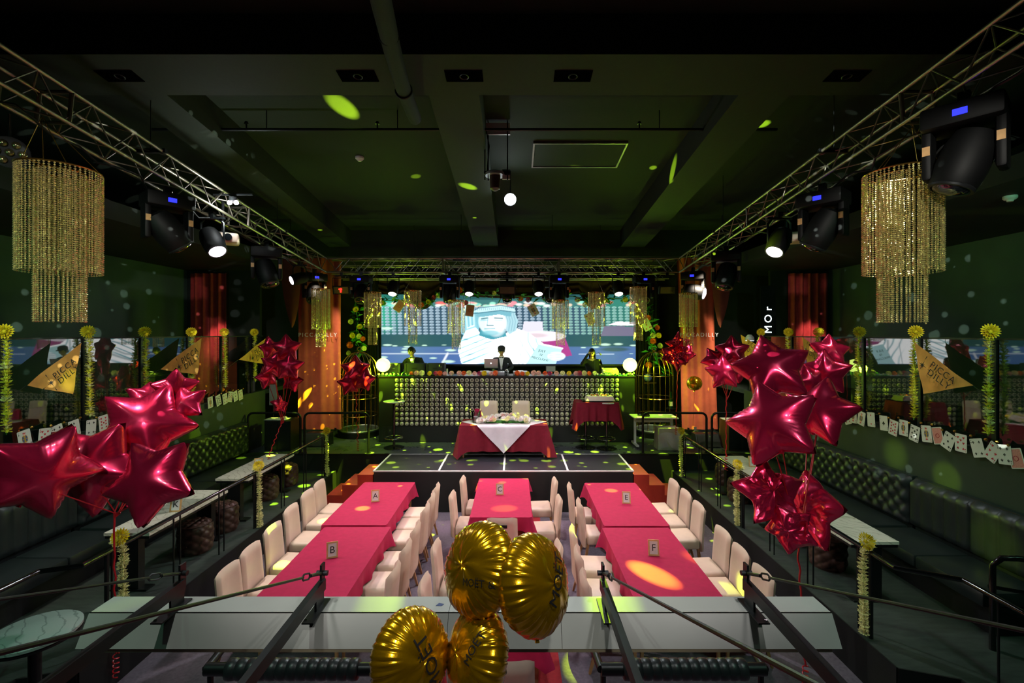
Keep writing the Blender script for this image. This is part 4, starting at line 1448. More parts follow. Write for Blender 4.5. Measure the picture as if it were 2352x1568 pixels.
t = booth_item('drinking_glass', 'clear drinking glass on the booth before the mixer', 'glass', 1162, 11.67)
MB().lathe([(0.028, 0.0), (0.034, 0.12), (0.030, 0.12), (0.025, 0.008)], 16).build('bowl', 'bucket_glass', t)
MB().lathe([(0.024, 0.01), (0.028, 0.06)], 12).build('drink', 'ice', t)
t = booth_item('light_controller', 'pale lighting desk with keys at the right end of the booth', 'controller', 1402, 11.86)
MB().hexa([(-0.19, -0.1, 0), (0.19, -0.1, 0), (0.19, 0.14, 0), (-0.19, 0.14, 0), (-0.19, -0.1, 0.1), (0.19, -0.1, 0.1), (0.19, 0.14, 0.17), (-0.19, 0.14, 0.17)]).build('body', 'yellow_box', t)
for k in range(6):
    MB().bx(-0.16 + 0.035 * k, -0.14 + 0.035 * k, -0.104, -0.1, 0.06, 0.075).build('key', 'ink', t)
MB().tube([(-0.12, 0.12, 0.15), (-0.12, 0.14, 0.21), (0.12, 0.14, 0.21), (0.12, 0.12, 0.15)], 0.008, 6).build('handle', 'dark_steel', t)
for px, lab in ((1265, 'small grey-blue monitor behind the booth flowers'),):
    t = booth_item('small_monitor', lab, 'monitor', px, 12.05)
    MB().rb((0, 0, 0.14), (0.26, 0.03, 0.17), 0.006, 1).build('housing', 'black_paint', t)
    MB().bx(-0.115, 0.115, -0.019, -0.0155, 0.075, 0.21).build('display', 'silver_plastic', t)
    MB().cyl((0, 0.0, 0), (0, 0, 0.06), 0.015).lathe([(0.06, 0), (0.06, 0.008)], 14).build('stand', 'black_paint', t)
t = booth_item('gooseneck_lamp', 'thin gooseneck lamp beside the dark-haired woman', 'lamp', 1366, 12.1)
MB().tube([(0, 0, 0), (0.0, 0, 0.42), (0.03, 0, 0.52), (0.1, 0, 0.55), (0.14, 0, 0.53)], 0.006, 6).build('neck', 'dark_steel', t)
MB().cyl((0.13, 0, 0.54), (0.165, 0, 0.49), 0.018, 0.026, 10).build('shade', 'white_plastic', t)
MB().lathe([(0.04, 0), (0.04, 0.01)], 12).build('base', 'dark_steel', t)

# ---------------------------------------------------------------- sweetheart table
x0, x1, y0, y1 = -1.19, 0.70, 10.12, 10.9
sx = (x0 + x1) / 2
sy = (y0 + y1) / 2
table_frame(x0, x1, y0, y1, 0.70, HS, 'couple table on the stage under a wine cloth', None)
o = drape(x1 - x0, y1 - y0, 0.705, 0.56, 5, 0.03, 0.22, 0.16).build('tablecloth', 'cloth_wine', loc=(sx, sy, HS), angle=80)
tag(o, 'long wine-red tablecloth on the couple table on the stage', 'tablecloth')
# white overlay: a square turned on its corner
def overlay():
    hw_, hl = (x1 - x0) / 2, (y1 - y0) / 2
    a = 0.99
    mb = MB()
    N = 40
    def fn(u, w):
        px_, py_ = (u - 0.5) * 2 * a, (w - 0.5) * 2 * a
        x, y = (px_ - py_) / 2 * 1.0, (px_ + py_) / 2
        x *= 0.97
        z = 0.712
        if y < -hl - 0.012:
            k = -hl - 0.012 - y
            z -= k
            y = -hl - 0.052 - 0.015 * math.sin(x * 14) * min(1, k * 4) - 0.05 * k
        elif y > hl + 0.012:
            k = y - hl - 0.012
            z -= k
            y = hl + 0.05
        return (x, y, z)
    mb.grid(fn, N, N)
    return mb


o = overlay().build('table_overlay', 'cloth_white', loc=(sx, sy, HS), angle=80)
tag(o, 'white square overlay hanging in a point over the wine cloth', 'tablecloth')
for x, lab in ((at(1122, 0, 11.3).x, 'cream chair behind the couple table on the left'), (at(1197, 0, 11.3).x, 'cream chair behind the couple table on the right')):
    chair(x, 11.16, PI, HS, lab, 'chairs on the stage', 1.13)
t = thing('flower_arrangement', 'long arrangement of white lilies and cream roses on the couple table', 'flowers', (at(1160, 0, 10.4).x, 10.4, HS + 0.72))
MB().bx(-0.42, 0.42, -0.05, 0.06, 0, 0.03).build('tray', 'leaf_green', t)
rs = random.Random(11)
for k in range(95):
    x, y = rs.uniform(-0.58, 0.58), rs.uniform(-0.17, 0.12)
    h = 0.05 + 0.10 * (1 - (x / 0.6) ** 2) * (1 - (y / 0.25) ** 2) * rs.uniform(0.6, 1.2)
    inst('bloom', FLW[rs.choice(['white', 'white', 'cream', 'white', 'pink'])], t, (x, y, h), Vector((x * 0.6, y * 3 - 0.5, 0.9)).to_track_quat('Z', 'Y').to_euler(), (rs.uniform(0.5, 0.85),) * 3)
for k in range(18):
    leaves(t, (rs.uniform(-0.55, 0.55), rs.uniform(-0.14, 0.1), 0.03), 1, 0.02, 0.7)
t = thing('wine_bucket', 'clear ice bucket with a bottle on the couple table', 'bucket', (at(1093, 0, 10.42).x, 10.42, HS + 0.722))
MB().lathe([(0.075, 0.0), (0.085, 0.05), (0.10, 0.22), (0.094, 0.22), (0.08, 0.05), (0.07, 0.012)], 22).build('bucket', 'bucket_glass', t)
MB().lathe([(0.07, 0.015), (0.085, 0.12), (0.05, 0.13)], 18).build('ice', 'ice', t)
MB().torus((-0.08, 0, 0.25), 0.05, 0.006, 20, 6, 'y').build('ring_handle', 'chrome', t)
t = thing('wine_bottle', 'slim green bottle leaning in the ice bucket', 'bottle', (at(1093, 0, 10.42).x + 0.02, 10.42, HS + 0.74), rot=(0, 0.3, 0))
MB().lathe([(0.03, 0.02), (0.033, 0.16), (0.012, 0.22), (0.012, 0.28)], 14).build('glass_body', 'bottle_green', t)
MB().lathe([(0.014, 0.25), (0.014, 0.285)], 10).build('foil_cap', 'petal_cream', t)
t = thing('folded_napkin', 'folded red napkin on the couple table behind the bucket', 'napkin', (at(1098, 0, 10.75).x, 10.75, HS + 0.722))
MB().hexa([(-0.07, -0.03, 0), (0.07, -0.03, 0), (0.07, 0.05, 0), (-0.07, 0.05, 0), (-0.075, 0.0, 0.24), (0.075, 0.0, 0.24), (0.075, 0.02, 0.24), (-0.075, 0.02, 0.24)]).build('fold', 'cloth_red', t)
MB().hexa([(-0.09, -0.04, 0), (0.09, -0.04, 0), (0.09, -0.03, 0), (-0.09, -0.03, 0), (-0.07, -0.005, 0.16), (0.07, -0.005, 0.16), (0.07, 0.0, 0.16), (-0.07, 0.0, 0.16)]).build('front_fold', 'cloth_red', t)

# ---------------------------------------------------------------- bar tables, cake
def bar_table(x, y, h, r, label, topmat):
    t = thing('bar_table', label, 'bar table', (x, y, HS), group='round bar tables on the stage')
    MB().lathe([(0.24, 0), (0.24, 0.012), (0.18, 0.03), (0.05, 0.04), (0.04, 0.05)], 26).build('base', 'gloss_black', t)
    MB().cyl((0, 0, 0.04), (0, 0, h - 0.03), 0.032, n=14).build('column', 'gloss_black', t)
    MB().torus((0, 0, 0.24), 0.21, 0.012, 28, 8).build('foot_ring', 'chrome', t)
    for k in range(3):
        a = 2 * PI * k / 3 + 0.4
        MB().cyl((0.03 * math.cos(a), 0.03 * math.sin(a), 0.22), (0.21 * math.cos(a), 0.21 * math.sin(a), 0.24), 0.008, n=6).build('ring_spoke', 'chrome', t)
    MB().lathe([(r - 0.01, h - 0.03), (r, h - 0.022), (r, h - 0.005), (r - 0.01, h)], 30).build('top', topmat, t)
    return t


bar_table(at(905, 0, 11.05).x, 11.05, 1.1, 0.25, 'round grey-topped bar table standing left on the stage', 'marble_grey')
p = at(1345, 0, 11.05)
bar_table(p.x, 11.05, 1.1, 0.25, 'round bar table under the cake cloth, the left one', 'marble_grey')
p2 = at(1393, 0, 10.95)
bar_table(p2.x, 10.95, 1.1, 0.25, 'round bar table under the cake cloth, the right one', 'marble_grey')
cxk = (p.x + p2.x) / 2
o = drape(0.96, 0.5, 1.105, 0.42, 9, 0.035, 0.5, 0.09).build('tablecloth', 'cloth_wine', loc=(cxk, 11.0, HS), angle=80)
tag(o, 'short wine-red cloth over the two bar tables with the cake', 'tablecloth')
t = thing('cake_board', 'dark tray with a white sheet cake topped with fruit', 'cake', (cxk + 0.08, 11.0, HS + 1.111))
MB().rb((0, 0, 0.012), (0.84, 0.42, 0.02), 0.005, 1).build('tray', 'gloss_black', t)
ck = MB().hexa([(-0.33, -0.17, 0.022), (0.33, -0.17, 0.022), (0.33, 0.17, 0.022), (-0.33, 0.17, 0.022), (-0.29, -0.14, 0.12), (0.29, -0.14, 0.12), (0.29, 0.14, 0.12), (-0.29, 0.14, 0.12)]).build('sheet_cake', 'cake_cream', t, False)
for k in range(26):
    MB().sph((rs.uniform(-0.22, 0.22), rs.uniform(-0.09, 0.09), 0.127), rs.uniform(0.014, 0.022), 7, 5).build('fruit', rs.choice(['petal_orange', 'card_red', 'brown_leather', 'petal_gold']), ck)
t = thing('dish', 'small dark dish with a bottle cap on the left bar table', 'dish', (at(912, 0, 11.05).x, 11.05, HS + 1.1))
MB().lathe([(0.05, 0.0), (0.09, 0.03), (0.085, 0.032), (0.045, 0.008)], 18).build('bowl', 'gloss_black', t)
MB().sph((0.03, 0, 0.03), 0.025, 8, 6).build('nut', 'petal_gold', t)

# ---------------------------------------------------------------- desk, boxes and stands at the right of the stage
dx0, dx1 = at(1452, 0, 11.2).x, at(1552, 0, 11.2).x
t = thing('white_desk', 'white folding desk at the right side of the stage', 'desk', ((dx0 + dx1) / 2, 11.25, HS))
w = (dx1 - dx0) / 2
MB().rb((0, 0, 0.70), (2 * w, 0.55, 0.03), 0.008, 2).build('desktop', 'white_plastic', t)
for s in (-1, 1):
    MB().bx(s * (w - 0.08) - 0.025, s * (w - 0.08) + 0.025, -0.02, 0.03, 0.06, 0.685).build('leg', 'white_plastic', t)
    MB().bx(s * (w - 0.08) - 0.03, s * (w - 0.08) + 0.03, -0.26, 0.26, 0.03, 0.07).build('foot_bar', 'white_plastic', t)
    for q in (-0.24, 0.24):
        MB().cyl((s * (w - 0.08) - 0.012, q, 0.022), (s * (w - 0.08) + 0.012, q, 0.022), 0.022, n=10).build('caster', 'black_paint', t)
MB().bx(-w + 0.1, w - 0.1, 0.0, 0.02, 0.56, 0.62).build('cross_bar', 'white_plastic', t)
t = thing('cloth_box', 'pale box draped with a white cloth under the desk', 'box', (at(1530, 0, 11.0).x, 11.0, HS))
MB().hexa([(-0.24, -0.2, 0), (0.24, -0.2, 0), (0.24, 0.16, 0), (-0.24, 0.16, 0), (-0.22, -0.19, 0.5), (0.27, -0.19, 0.5), (0.27, 0.16, 0.5), (-0.22, 0.16, 0.5)]).build('box_body', 'cardboard_white', t, False)
MB().grid(lambda u, v: (-0.25 + 0.53 * u, -0.215 - 0.02 * math.sin(u * 9 + v * 3), 0.02 + 0.34 * v + 0.06 * math.sin(u * 4)), 20, 8).build('cloth', 'cloth_white', t, angle=80)
t = thing('sunglasses_tray', 'black tray of small bright things on the white desk', 'tray', (at(1478, 0, 11.2).x, 11.2, HS + 0.715))
MB().rb((0, 0, 0.03), (0.26, 0.2, 0.06), 0.02, 2).build('tray_body', 'gloss_black', t)
MB().sph((0.06, -0.02, 0.065), 0.03, 8, 6).build('lump', 'petal_gold', t)
for px, y, s_, lab in ((650, 11.0, -1, 'black side cabinet with a white tray left of the left banner'), (1692, 10.98, 1, 'dark wooden side cabinet at the right end of the stage')):
    p = at(px, 0, y)
    t = thing('side_cabinet', lab, 'cabinet', (p.x, y, HS))
    MB().bx(-0.3, 0.3, -0.25, 0.25, 0, 0.68).build('body', 'brown_leather' if s_ > 0 else 'black_paint', t)
    for k in (-1, 1):
        d_ = MB().bx(k * 0.15 - 0.14, k * 0.15 + 0.14, -0.262, -0.25, 0.04, 0.64).build('door', 'black_paint', t)
        MB().cyl((k * 0.03, -0.262, 0.34), (k * 0.03, -0.285, 0.34), 0.012).build('knob', 'dark_steel', d_)
    t = thing('serving_tray', 'white tray lying on the side cabinet %s' % ('by the left banner' if s_ < 0 else 'at the right'), 'tray', (p.x - 0.1, y - 0.05, HS + 0.68))
    MB().rb((0, 0, 0.014), (0.5, 0.3, 0.02), 0.008, 1).build('plate', 'white_plastic', t)
    MB().sph((0.16, 0, 0.045), 0.06, 12, 8, (1, 1, 0.6)).build('lump', 'cake_cream', t)
for px, lab in ((628, 'upright grey music stand left of the left banner'),):
    t = thing('music_stand', lab, 'stand', (at(px, 0, 11.4).x, 11.4, HS))
    MB().cyl((0, 0, 0.0), (0, 0, 1.0), 0.012).build('pole', 'dark_steel', t)
    for k in range(3):
        a = 2 * PI * k / 3
        MB().cyl((0, 0, 0.3), (0.28 * math.cos(a), 0.28 * math.sin(a), 0.0), 0.01, n=6).build('leg', 'dark_steel', t)
    MB().bx(-0.09, 0.09, -0.02, 0.0, 0.95, 1.55).build('desk_plate', 'silver_plastic', t)
t = thing('floor_lamp', 'black lamp stand with small white bulbs behind the star balloons', 'lamp', (at(652, 0, 11.5).x, 11.5, HS))
MB().cyl((0, 0, 0), (0, 0, 1.7), 0.012).lathe([(0.14, 0), (0.14, 0.02)], 16).build('pole', 'black_steel', t)
for k in range(3):
    MB().sph((-0.07 + 0.06 * k, 0, 1.68 + 0.03 * (k == 1)), 0.028, 8, 6).build('bulb', 'white_plastic', t)
# lower stage wedges (floor monitors)
for px, y, lab in ((732, 11.3, 'black wedge monitor on the stage floor in front of the left banner'), (1622, 11.2, 'black wedge monitor on the stage floor in front of the right banner')):
    p = at(px, 0, y)
    t = thing('wedge_monitor', lab, 'loudspeaker', (p.x, y, HS))
    MB().hexa([(-0.28, -0.2, 0), (0.28, -0.2, 0), (0.28, 0.2, 0), (-0.28, 0.2, 0), (-0.28, -0.05, 0.3), (0.28, -0.05, 0.3), (0.28, 0.18, 0.3), (-0.28, 0.18, 0.3)]).build('cabinet', 'black_paint', t, False)
    MB().hexa([(-0.25, -0.215, 0.03), (0.25, -0.215, 0.03), (0.25, -0.19, 0.03), (-0.25, -0.19, 0.03), (-0.25, -0.085, 0.28), (0.25, -0.085, 0.28), (0.25, -0.06, 0.28), (-0.25, -0.06, 0.28)]).build('grille', 'dull_speaker', t, False)

# stage edge hoops
for a, b, lab in ((-6.0, -4.82, 'black tube guard rail at the left end of the stage front'), (-4.73, -3.29, 'black tube guard rail before the left banner and cage'),
                  (2.87, 4.3, 'black tube guard rail before the white desk'), (4.42, 5.5, 'black tube guard rail at the right end of the stage front')):
    t = thing('stage_guard', lab, 'railing', ((a + b) / 2, SM + 0.06, HS), group='tube guards on the stage edge')
    w = (b - a) / 2
    pts = [(-w, 0, 0), (-w, 0, 0.78)] + [(-w + 0.12 * (1 - math.cos(q)), 0, 0.78 + 0.12 * math.sin(q)) for q in (0.4, 0.8, 1.2, PI / 2)]
    pts += [(-x, y_, z) for x, y_, z in pts[::-1]]
    MB().tube(pts, 0.026, 10).build('hoop', 'black_steel', t)
    for s in (-1, 1):
        MB().lathe([(0.055, 0), (0.055, 0.008)], 14, (s * w, 0, 0)).build('floor_flange', 'black_steel', t)

# ---------------------------------------------------------------- bird cages
def cage(px, d, r, h, base_px, label):
    t = thing('bird_cage', label, 'cage', (at(px, 0, d).x, d, HS), group='gold bird cages')
    MB().lathe([(r + 0.04, 0), (r + 0.04, 0.14), (r + 0.01, 0.16)], 40).build('base_drum', 'black_paint', t)
    MB().torus((0, 0, 0.165), r, 0.022, 40, 6).build('base_ring', 'silver_plastic', t)
    MB().lathe([(r - 0.01, 0.155), (r - 0.012, 0.162)], 40).build('mirror_floor', 'stage_floor', t)
    zc_ = h * 0.72
    n_ = 20
    for k in range(n_):
        a = 2 * PI * k / n_
        c, s = math.cos(a), math.sin(a)
        pts = [(r * c, r * s, 0.16), (r * c, r * s, zc_)] + [(r * math.cos(q) * c, r * math.cos(q) * s, zc_ + (h - zc_) * math.sin(q)) for q in (0.3, 0.6, 0.9, 1.2, 1.5)]
        MB().tube(pts, 0.009, 5).build('cage_bar', 'gold_metal', t)
    for z in (0.55, 1.0, zc_):
        MB().torus((0, 0, z), r, 0.011, 40, 6).build('hoop', 'gold_metal', t)
    MB().torus((0, 0, h + 0.07), 0.05, 0.01, 16, 6, 'y').build('top_ring', 'gold_metal', t)
    return t


cage(825, 12.45, 0.50, 2.2, 0, 'gold bird cage standing left of the booth')
cage(1503, 12.45, 0.48, 2.2, 0, 'gold bird cage standing right of the booth')
for px, py, lab in ((1488, 867, 'small blue globe ornament in the right bird cage'), (850, 868, 'small blue globe ornament beside the left bird cage')):
    p = at(px, py, 12.3)
    t = thing('blue_ornament', lab, 'ornament', p)
    MB().sph((0, 0, 0), 0.10 if px > 1000 else 0.05, 14, 10).build('ball', 'card_blue', t)
    MB().cyl((0, 0, 0), (0, 0, 0.5), 0.004, n=5).build('hanging_cord', 'gold_metal', t)
for px, py, lab in ((1493, 879, 'gold bar perch inside the right bird cage'), (848, 884, 'gold bar perch inside the left bird cage')):
    p = at(px, py, 12.4)
    t = thing('perch', lab, 'perch', p)
    MB().bx(-0.17, 0.17, -0.02, 0.02, -0.015, 0.015).build('bar', 'gold_metal', t)
    MB().cyl((0, 0, 0.01), (0, 0, 0.4), 0.006, n=5).build('suspension_rod', 'gold_metal', t)
t = thing('champagne_bottle', 'green champagne bottle with pale label right of the cage', 'bottle', (at(1541, 0, 12.2).x, 12.2, HS + 0.75))
MB().lathe([(0.05, 0.0), (0.052, 0.22), (0.02, 0.34), (0.02, 0.42)], 14).build('glass_body', 'bottle_green', t)
MB().lathe([(0.053, 0.06), (0.053, 0.17)], 14).build('paper_label', 'petal_cream', t)
MB().lathe([(0.14, -0.75), (0.14, -0.73), (0.03, -0.7), (0.03, -0.03), (0.12, -0.02), (0.12, 0.0)], 16).build('pedestal', 'black_paint', t)

# ---------------------------------------------------------------- banners, pendants, curtains, sign
def banner(pxl, pxr, bow, label, d=11.62):
    a, b = at(pxl, 0, d).x, at(pxr, 0, d).x
    zb_, zt = at(0, 985, d).z, 5.35
    t = thing('hanging_banner', label, 'banner', ((a + b) / 2, d, zb_))
    w = (b - a)

    def fn(u, v):
        k = 0.02 * math.sin(u * 17 + 1) + 0.014 * math.sin(u * 31)
        return ((u - 0.5) * w * (1.0 - 0.04 * math.sin(v * 3)) + bow * (v - 0.3), k * (0.6 + 0.4 * v) - 0.06 * math.cos(PI * (u - 0.5)), (zt - zb_) * v)
    MB().grid(fn, 60, 20).build('cloth', 'banner_cloth', t, angle=80)
    inst('lettering', text_mesh('PICCADILLY', 0.135, 'paper', 0.001, 1.35), t, (bow * 0.2 + 0.0, -0.115, at(0, 769, d).z - zb_), (PI / 2, 0, 0))
    MB().cyl((-w / 2 + bow * 0.7, 0, zt - zb_), (w / 2 + bow * 0.7, 0, zt - zb_), 0.02).build('top_pole', 'black_steel', t)
    for s in (-0.2, 0.25):
        MB().bx(s * w * 1.5 - 0.02, s * w * 1.5 + 0.02, -0.07, -0.03, -0.02, 0.04).build('bottom_clip', 'black_paint', t)
    return t


banner(683, 785, 0.0, 'orange-red hanging banner with white lettering left of the stage')
banner(1563, 1645, -0.12, 'orange-red hanging banner with white lettering right of the stage')
for sgn, px, lab in ((-1, 668, 'dark pointed cloth pendant hanging beside the left banner'), (1, 1652, 'dark pointed cloth pendant hanging beside the right banner')):
    d = 11.4
    tip = at(672 if sgn < 0 else 1654, 752, d)
    zt = 5.3

    def fn(u, v):
        wd = 0.24 * math.sin(min(1, v * 1.15) * PI / 2) ** 0.7
        return (tip.x + (u - 0.5) * 2 * wd - sgn * 0.0 + 0.05 * sgn * v, d - 0.05 * math.sin(u * PI), tip.z + (zt - tip.z) * v)
    t = thing('hanging_pendant', lab, 'cloth pendant', (0, 0, 0))
    MB().grid(fn, 12, 20).build('cloth', 'banner_dark', t, angle=80)
    MB().cyl((tip.x + 0.05 * sgn, d, zt - 0.02), (tip.x + 0.05 * sgn, d, zb(d) + 0.45), 0.008, n=6).build('hanging_wire', 'black_steel', t)
for x0, x1, nm in ((-8.8, -7.8, 'left'), (7.4, 8.5, 'right')):
    t = thing('pleated_curtain', 'pleated red curtain at the end of the %s aisle' % nm, 'curtain', ((x0 + x1) / 2, 12.75, 2.1))
    w = x1 - x0
    MB().grid(lambda u, v: ((u - 0.5) * w, 0.05 * math.sin(u * w * 30), 0.02 + 3.0 * v), 160, 1).build('cloth', 'curtain_red', t, angle=80)
    MB().cyl((-w / 2, 0, 3.04), (w / 2, 0, 3.04), 0.02).build('curtain_rod', 'black_steel', t)
t = thing('light_sign', 'upright black sign with white glowing letters turned on their side', 'sign', at(1765, 744, 12.2))
MB().bx(-0.2, 0.2, 0.0, 0.05, -1.2, 1.0).build('panel', 'black_paint', t)
for body, z in (('M', -0.14), ('O', 0.14), ('r', 0.40)):
    inst('letter', text_mesh(body, 0.27, 'sign_light', 0.003), t, (0, -0.004, z), (PI / 2, -PI / 2, 0))
MB().bx(-0.012, 0.012, 0.05, 0.08, -1.65, 1.0).build('post', 'black_steel', t)
t.location.z += 0.0
p = at(1722, 772, 11.0)
t = thing('desk_lamp', 'small pale lamp glowing behind the star balloons at right', 'lamp', (p.x, p.y, p.z - 0.3))
MB().cyl((0, 0, -0.95), (0, 0, 0.2), 0.01, n=6).build('pole', 'dark_steel', t)
MB().lathe([(0.10, 0.2), (0.09, 0.28), (0.04, 0.34)], 16).build('shade', 'marble_grey', t)
MB().lathe([(0.09, 0.19), (0.09, 0.2)], 14).build('bulb', 'sign_light', t)

# ---------------------------------------------------------------- trusses
TW = 0.33
def truss(p, q, label, bays, side, up=Vector((0, 0, 1)), brace_r=0.009, chord_r=0.0215):
    """box truss; p, q run along the inner top chord; side points to the other vertical face"""
    p, q = Vector(p), Vector(q)
    t = thing('lighting_truss', label, 'truss', p, group='aluminium lighting trusses')
    ax = (q - p)
    L = ax.length
    ax.normalize()
    s = Vector(side)
    s = (s - ax * s.dot(ax)).normalized() * TW
    dn = (-up + ax * ax.dot(up)).normalized() * TW
    cs = [Vector((0, 0, 0)), s, s + dn, dn]
    for c in cs:
        rod('chord', c, c + ax * L, chord_r, 'aluminium', t, 10)
    st_ = L / bays
    for i in range(bays):
        a, b = ax * (st_ * i), ax * (st_ * (i + 1))
        m_ = ax * (st_ * (i + 0.5))
        for f in range(4):
            c0, c1 = cs[f], cs[(f + 1) % 4]
            if f % 2:
                c0, c1 = c1, c0
            rod('brace', c0 + a, c1 + m_, brace_r, 'aluminium', t, 6)
            rod('brace', c1 + m_, c0 + b, brace_r, 'aluminium', t, 6)
    for pos in (0.33, 0.66):
        for f in range(4):
            rod('coupler_post', cs[f] + ax * (L * pos), cs[(f + 1) % 4] + ax * (L * pos), 0.02, 'aluminium', t, 8)
    return t


TD = 11.2
XTL, XTR = at(750, 592, TD).x, at(1560, 592, TD).x
ZT2 = at(750, 593, TD).z
truss((XTL, 1.6, ZT2 + 0.1028 * 9.6), (XTL, TD, ZT2), 'long aluminium box truss running to the stage on the left', 17, (-1, 0, 0))
truss((XTR, 1.6, ZT2 + 0.1028 * 9.6), (XTR, TD, ZT2), 'long aluminium box truss running to the stage on the right', 17, (1, 0, 0))
truss((XTL, TD, ZT2), (XTR, TD, ZT2), 'aluminium box truss across the front of the stage', 15, (0, 1, 0))
truss((XTL, TD + 0.75, ZT2 - 0.06), (XTR, TD + 0.75, ZT2 - 0.06), 'second aluminium box truss across the stage, behind the first', 15, (0, 1, 0))


def ztr(d):
    return ZT2 + 0.1028 * (TD - d)


# hanger wires of the trusses
for k, (x, d, lab) in enumerate(((XTL - 0.16, 6.0, 'left truss, nearer the balcony'), (XTL - 0.16, 9.2, 'left truss, nearer the stage'), (XTR + 0.16, 6.0, 'right truss, nearer the balcony'), (XTR + 0.16, 9.2, 'right truss, nearer the stage'),
                                (-1.3, TD + 0.16, 'stage truss, left of the middle'), (0.9, TD + 0.16, 'stage truss, right of the middle'), (-2.6, TD + 0.91, 'rear stage truss, left half'), (2.2, TD + 0.91, 'rear stage truss, right half'))):
    t = thing('truss_hanger', 'thin steel wire and clamp holding the ' + lab, 'hanger', (x, d, ztr(d)))
    MB().cyl((0, 0, 0.02), (0, 0, zb(d) + 0.45 - ztr(d)), 0.006, n=5).build('wire', 'dark_steel', t)
    MB().bx(-0.2, 0.2, -0.025, 0.025, -0.02, 0.03).build('clamp_bar', 'dark_steel', t)

# ---------------------------------------------------------------- lamp fixtures
LM = {}
LM['base'] = MB().rb((0, 0, -0.07), (0.40, 0.30, 0.14), 0.02, 2).mesh('base', 'lamp_body')
LM['clamp'] = MB().bx(-0.03, 0.03, -0.03, 0.03, 0.0, 0.09).bx(-0.15, 0.15, -0.02, 0.02, 0.0, 0.025).mesh('clamp', 'black_steel')
LM['arm'] = MB().rb((0, 0, -0.29), (0.055, 0.16, 0.34), 0.02, 2).mesh('yoke_arm', 'lamp_body')
LM['head'] = MB().lathe([(0.05, -0.19), (0.11, -0.17), (0.135, -0.08), (0.14, 0.06), (0.125, 0.17), (0.11, 0.19)], 22).mesh('head', 'lamp_body')
LM['ring'] = MB().torus((0, 0, 0.185), 0.112, 0.014, 24, 6).mesh('lens_ring', 'dark_steel')
LM['lens'] = MB().lathe([(0.105, 0.186), (0.09, 0.205), (0.05, 0.22), (0.01, 0.225)], 20).mesh('lens', 'lens_dark')
LM['lit'] = MB().lathe([(0.105, 0.186), (0.09, 0.205), (0.05, 0.22), (0.01, 0.225)], 20).mesh('lens', 'lamp_lit')
LM['disp'] = MB().bx(-0.035, 0.035, -0.156, -0.149, -0.095, -0.055).mesh('display', 'display_blue')
LM['sticker'] = MB().bx(-0.02, 0.02, -0.004, 0.0, -0.03, 0.03).mesh('sticker', 'frame_wood')


def moving_head(p, aim, label, rz=0.0, sc=1.0, lit=False, disp=True, group='moving head lamps on the trusses'):
    """p: point on the truss bottom chord; aim: world point the head looks at"""
    t = thing('moving_head_lamp', label, 'stage lamp', p, rz, group)
    t.scale = (sc,) * 3
    inst('clamp', LM['clamp'], t, (0, 0, -0.01))
    b = inst('base', LM['base'], t, (0, 0, -0.01))
    if disp:
        inst('display', LM['disp'], b)
    for s in (-1, 1):
        a = inst('yoke_arm', LM['arm'], t, (s * 0.175, 0, 0))
        inst('sticker', LM['sticker'], a, (0, -0.081, -0.27))
    v = Vector(aim) - (Vector(p) + Vector((0, 0, -0.36 * sc)))
    v = Euler((0, 0, rz)).to_matrix().inverted() @ v
    h = inst('head', LM['head'], t, (0, 0, -0.36), v.to_track_quat('Z', 'Y').to_euler())
    inst('lens_ring', LM['ring'], h)
    inst('lens', LM['lit' if lit else 'lens'], h)
    return t


def par_can(p, aim, label, sc=1.0, lit=True):
    t = thing('spot_lamp', label, 'stage lamp', p, 0, 'spot lamps on the trusses')
    t.scale = (sc,) * 3
    inst('clamp', LM['clamp'], t, (0, 0, -0.01))
    MB().tube([(-0.14, 0, -0.30), (-0.14, 0, -0.06), (-0.09, 0, 0.0), (0.09, 0, 0.0), (0.14, 0, -0.06), (0.14, 0, -0.30)], 0.012, 6).build('bracket', 'black_steel', t)
    v = Vector(aim) - (Vector(p) + Vector((0, 0, -0.28 * sc)))
    h = inst('can', LM['head'], t, (0, 0, -0.28), v.to_track_quat('Z', 'Y').to_euler(), (0.9, 0.9, 0.9))
    inst('rim', LM['ring'], h)
    inst('lens', LM['lit' if lit else 'lens'], h)
    return t


def onleft(px, dx=0.0):
    d = (XTL - 0.16 + dx) * F / (px - CX)
    return Vector((XTL - 0.16 + dx, d, ztr(d) - TW - 0.1))


def onright(px, dx=0.0):
    d = (XTR + 0.16 + dx) * F / (px - CX)
    return Vector((XTR + 0.16 + dx, d, ztr(d) - TW - 0.1))


moving_head(onleft(385), (-2.5, 9, 0.5), 'dark moving head lamp with blue display on the left truss, nearest the hanging beads', 0.9, 1.35)
par_can(onleft(488), (-1.6, 5.6, 0.5), 'lit pinkish spot lamp on the left truss', 1.25)
moving_head(onleft(612), (-3.0, 8, 0.2), 'dark moving head lamp on the left truss, between the two lit spots', 0.5, 1.3, disp=False)
par_can(onleft(688), (-6.5, 8.4, 3.8), 'lit spot lamp turned outwards near the stage end of the left truss', 1.0)
moving_head(onleft(722), (-3.8, 8, 0.5), 'dark moving head lamp at the stage corner of the left truss', 0.7, 1.25)
moving_head(onright(2215), (2.5, 5, 0.5), 'large dark moving head lamp with blue display on the right truss, nearest the balcony', -0.9, 1.4)
moving_head(onright(1890), (2.4, 8, 0.5), 'dark moving head lamp with blue display on the right truss, beside the hanging beads', -0.9, 1.35)
par_can(onright(1790), (1.2, 5.6, 0.5), 'lit pinkish spot lamp on the right truss', 1.25)
moving_head(onright(1668), (2.8, 8, 0.4), 'dark moving head lamp on the right truss, between the lit spot and the stage', -0.5, 1.3, disp=False)
moving_head(onright(1592), (6.4, 9.2, 3.8), 'moving head lamp with a lit edge at the stage corner of the right truss', -0.5, 1.25, lit=True)
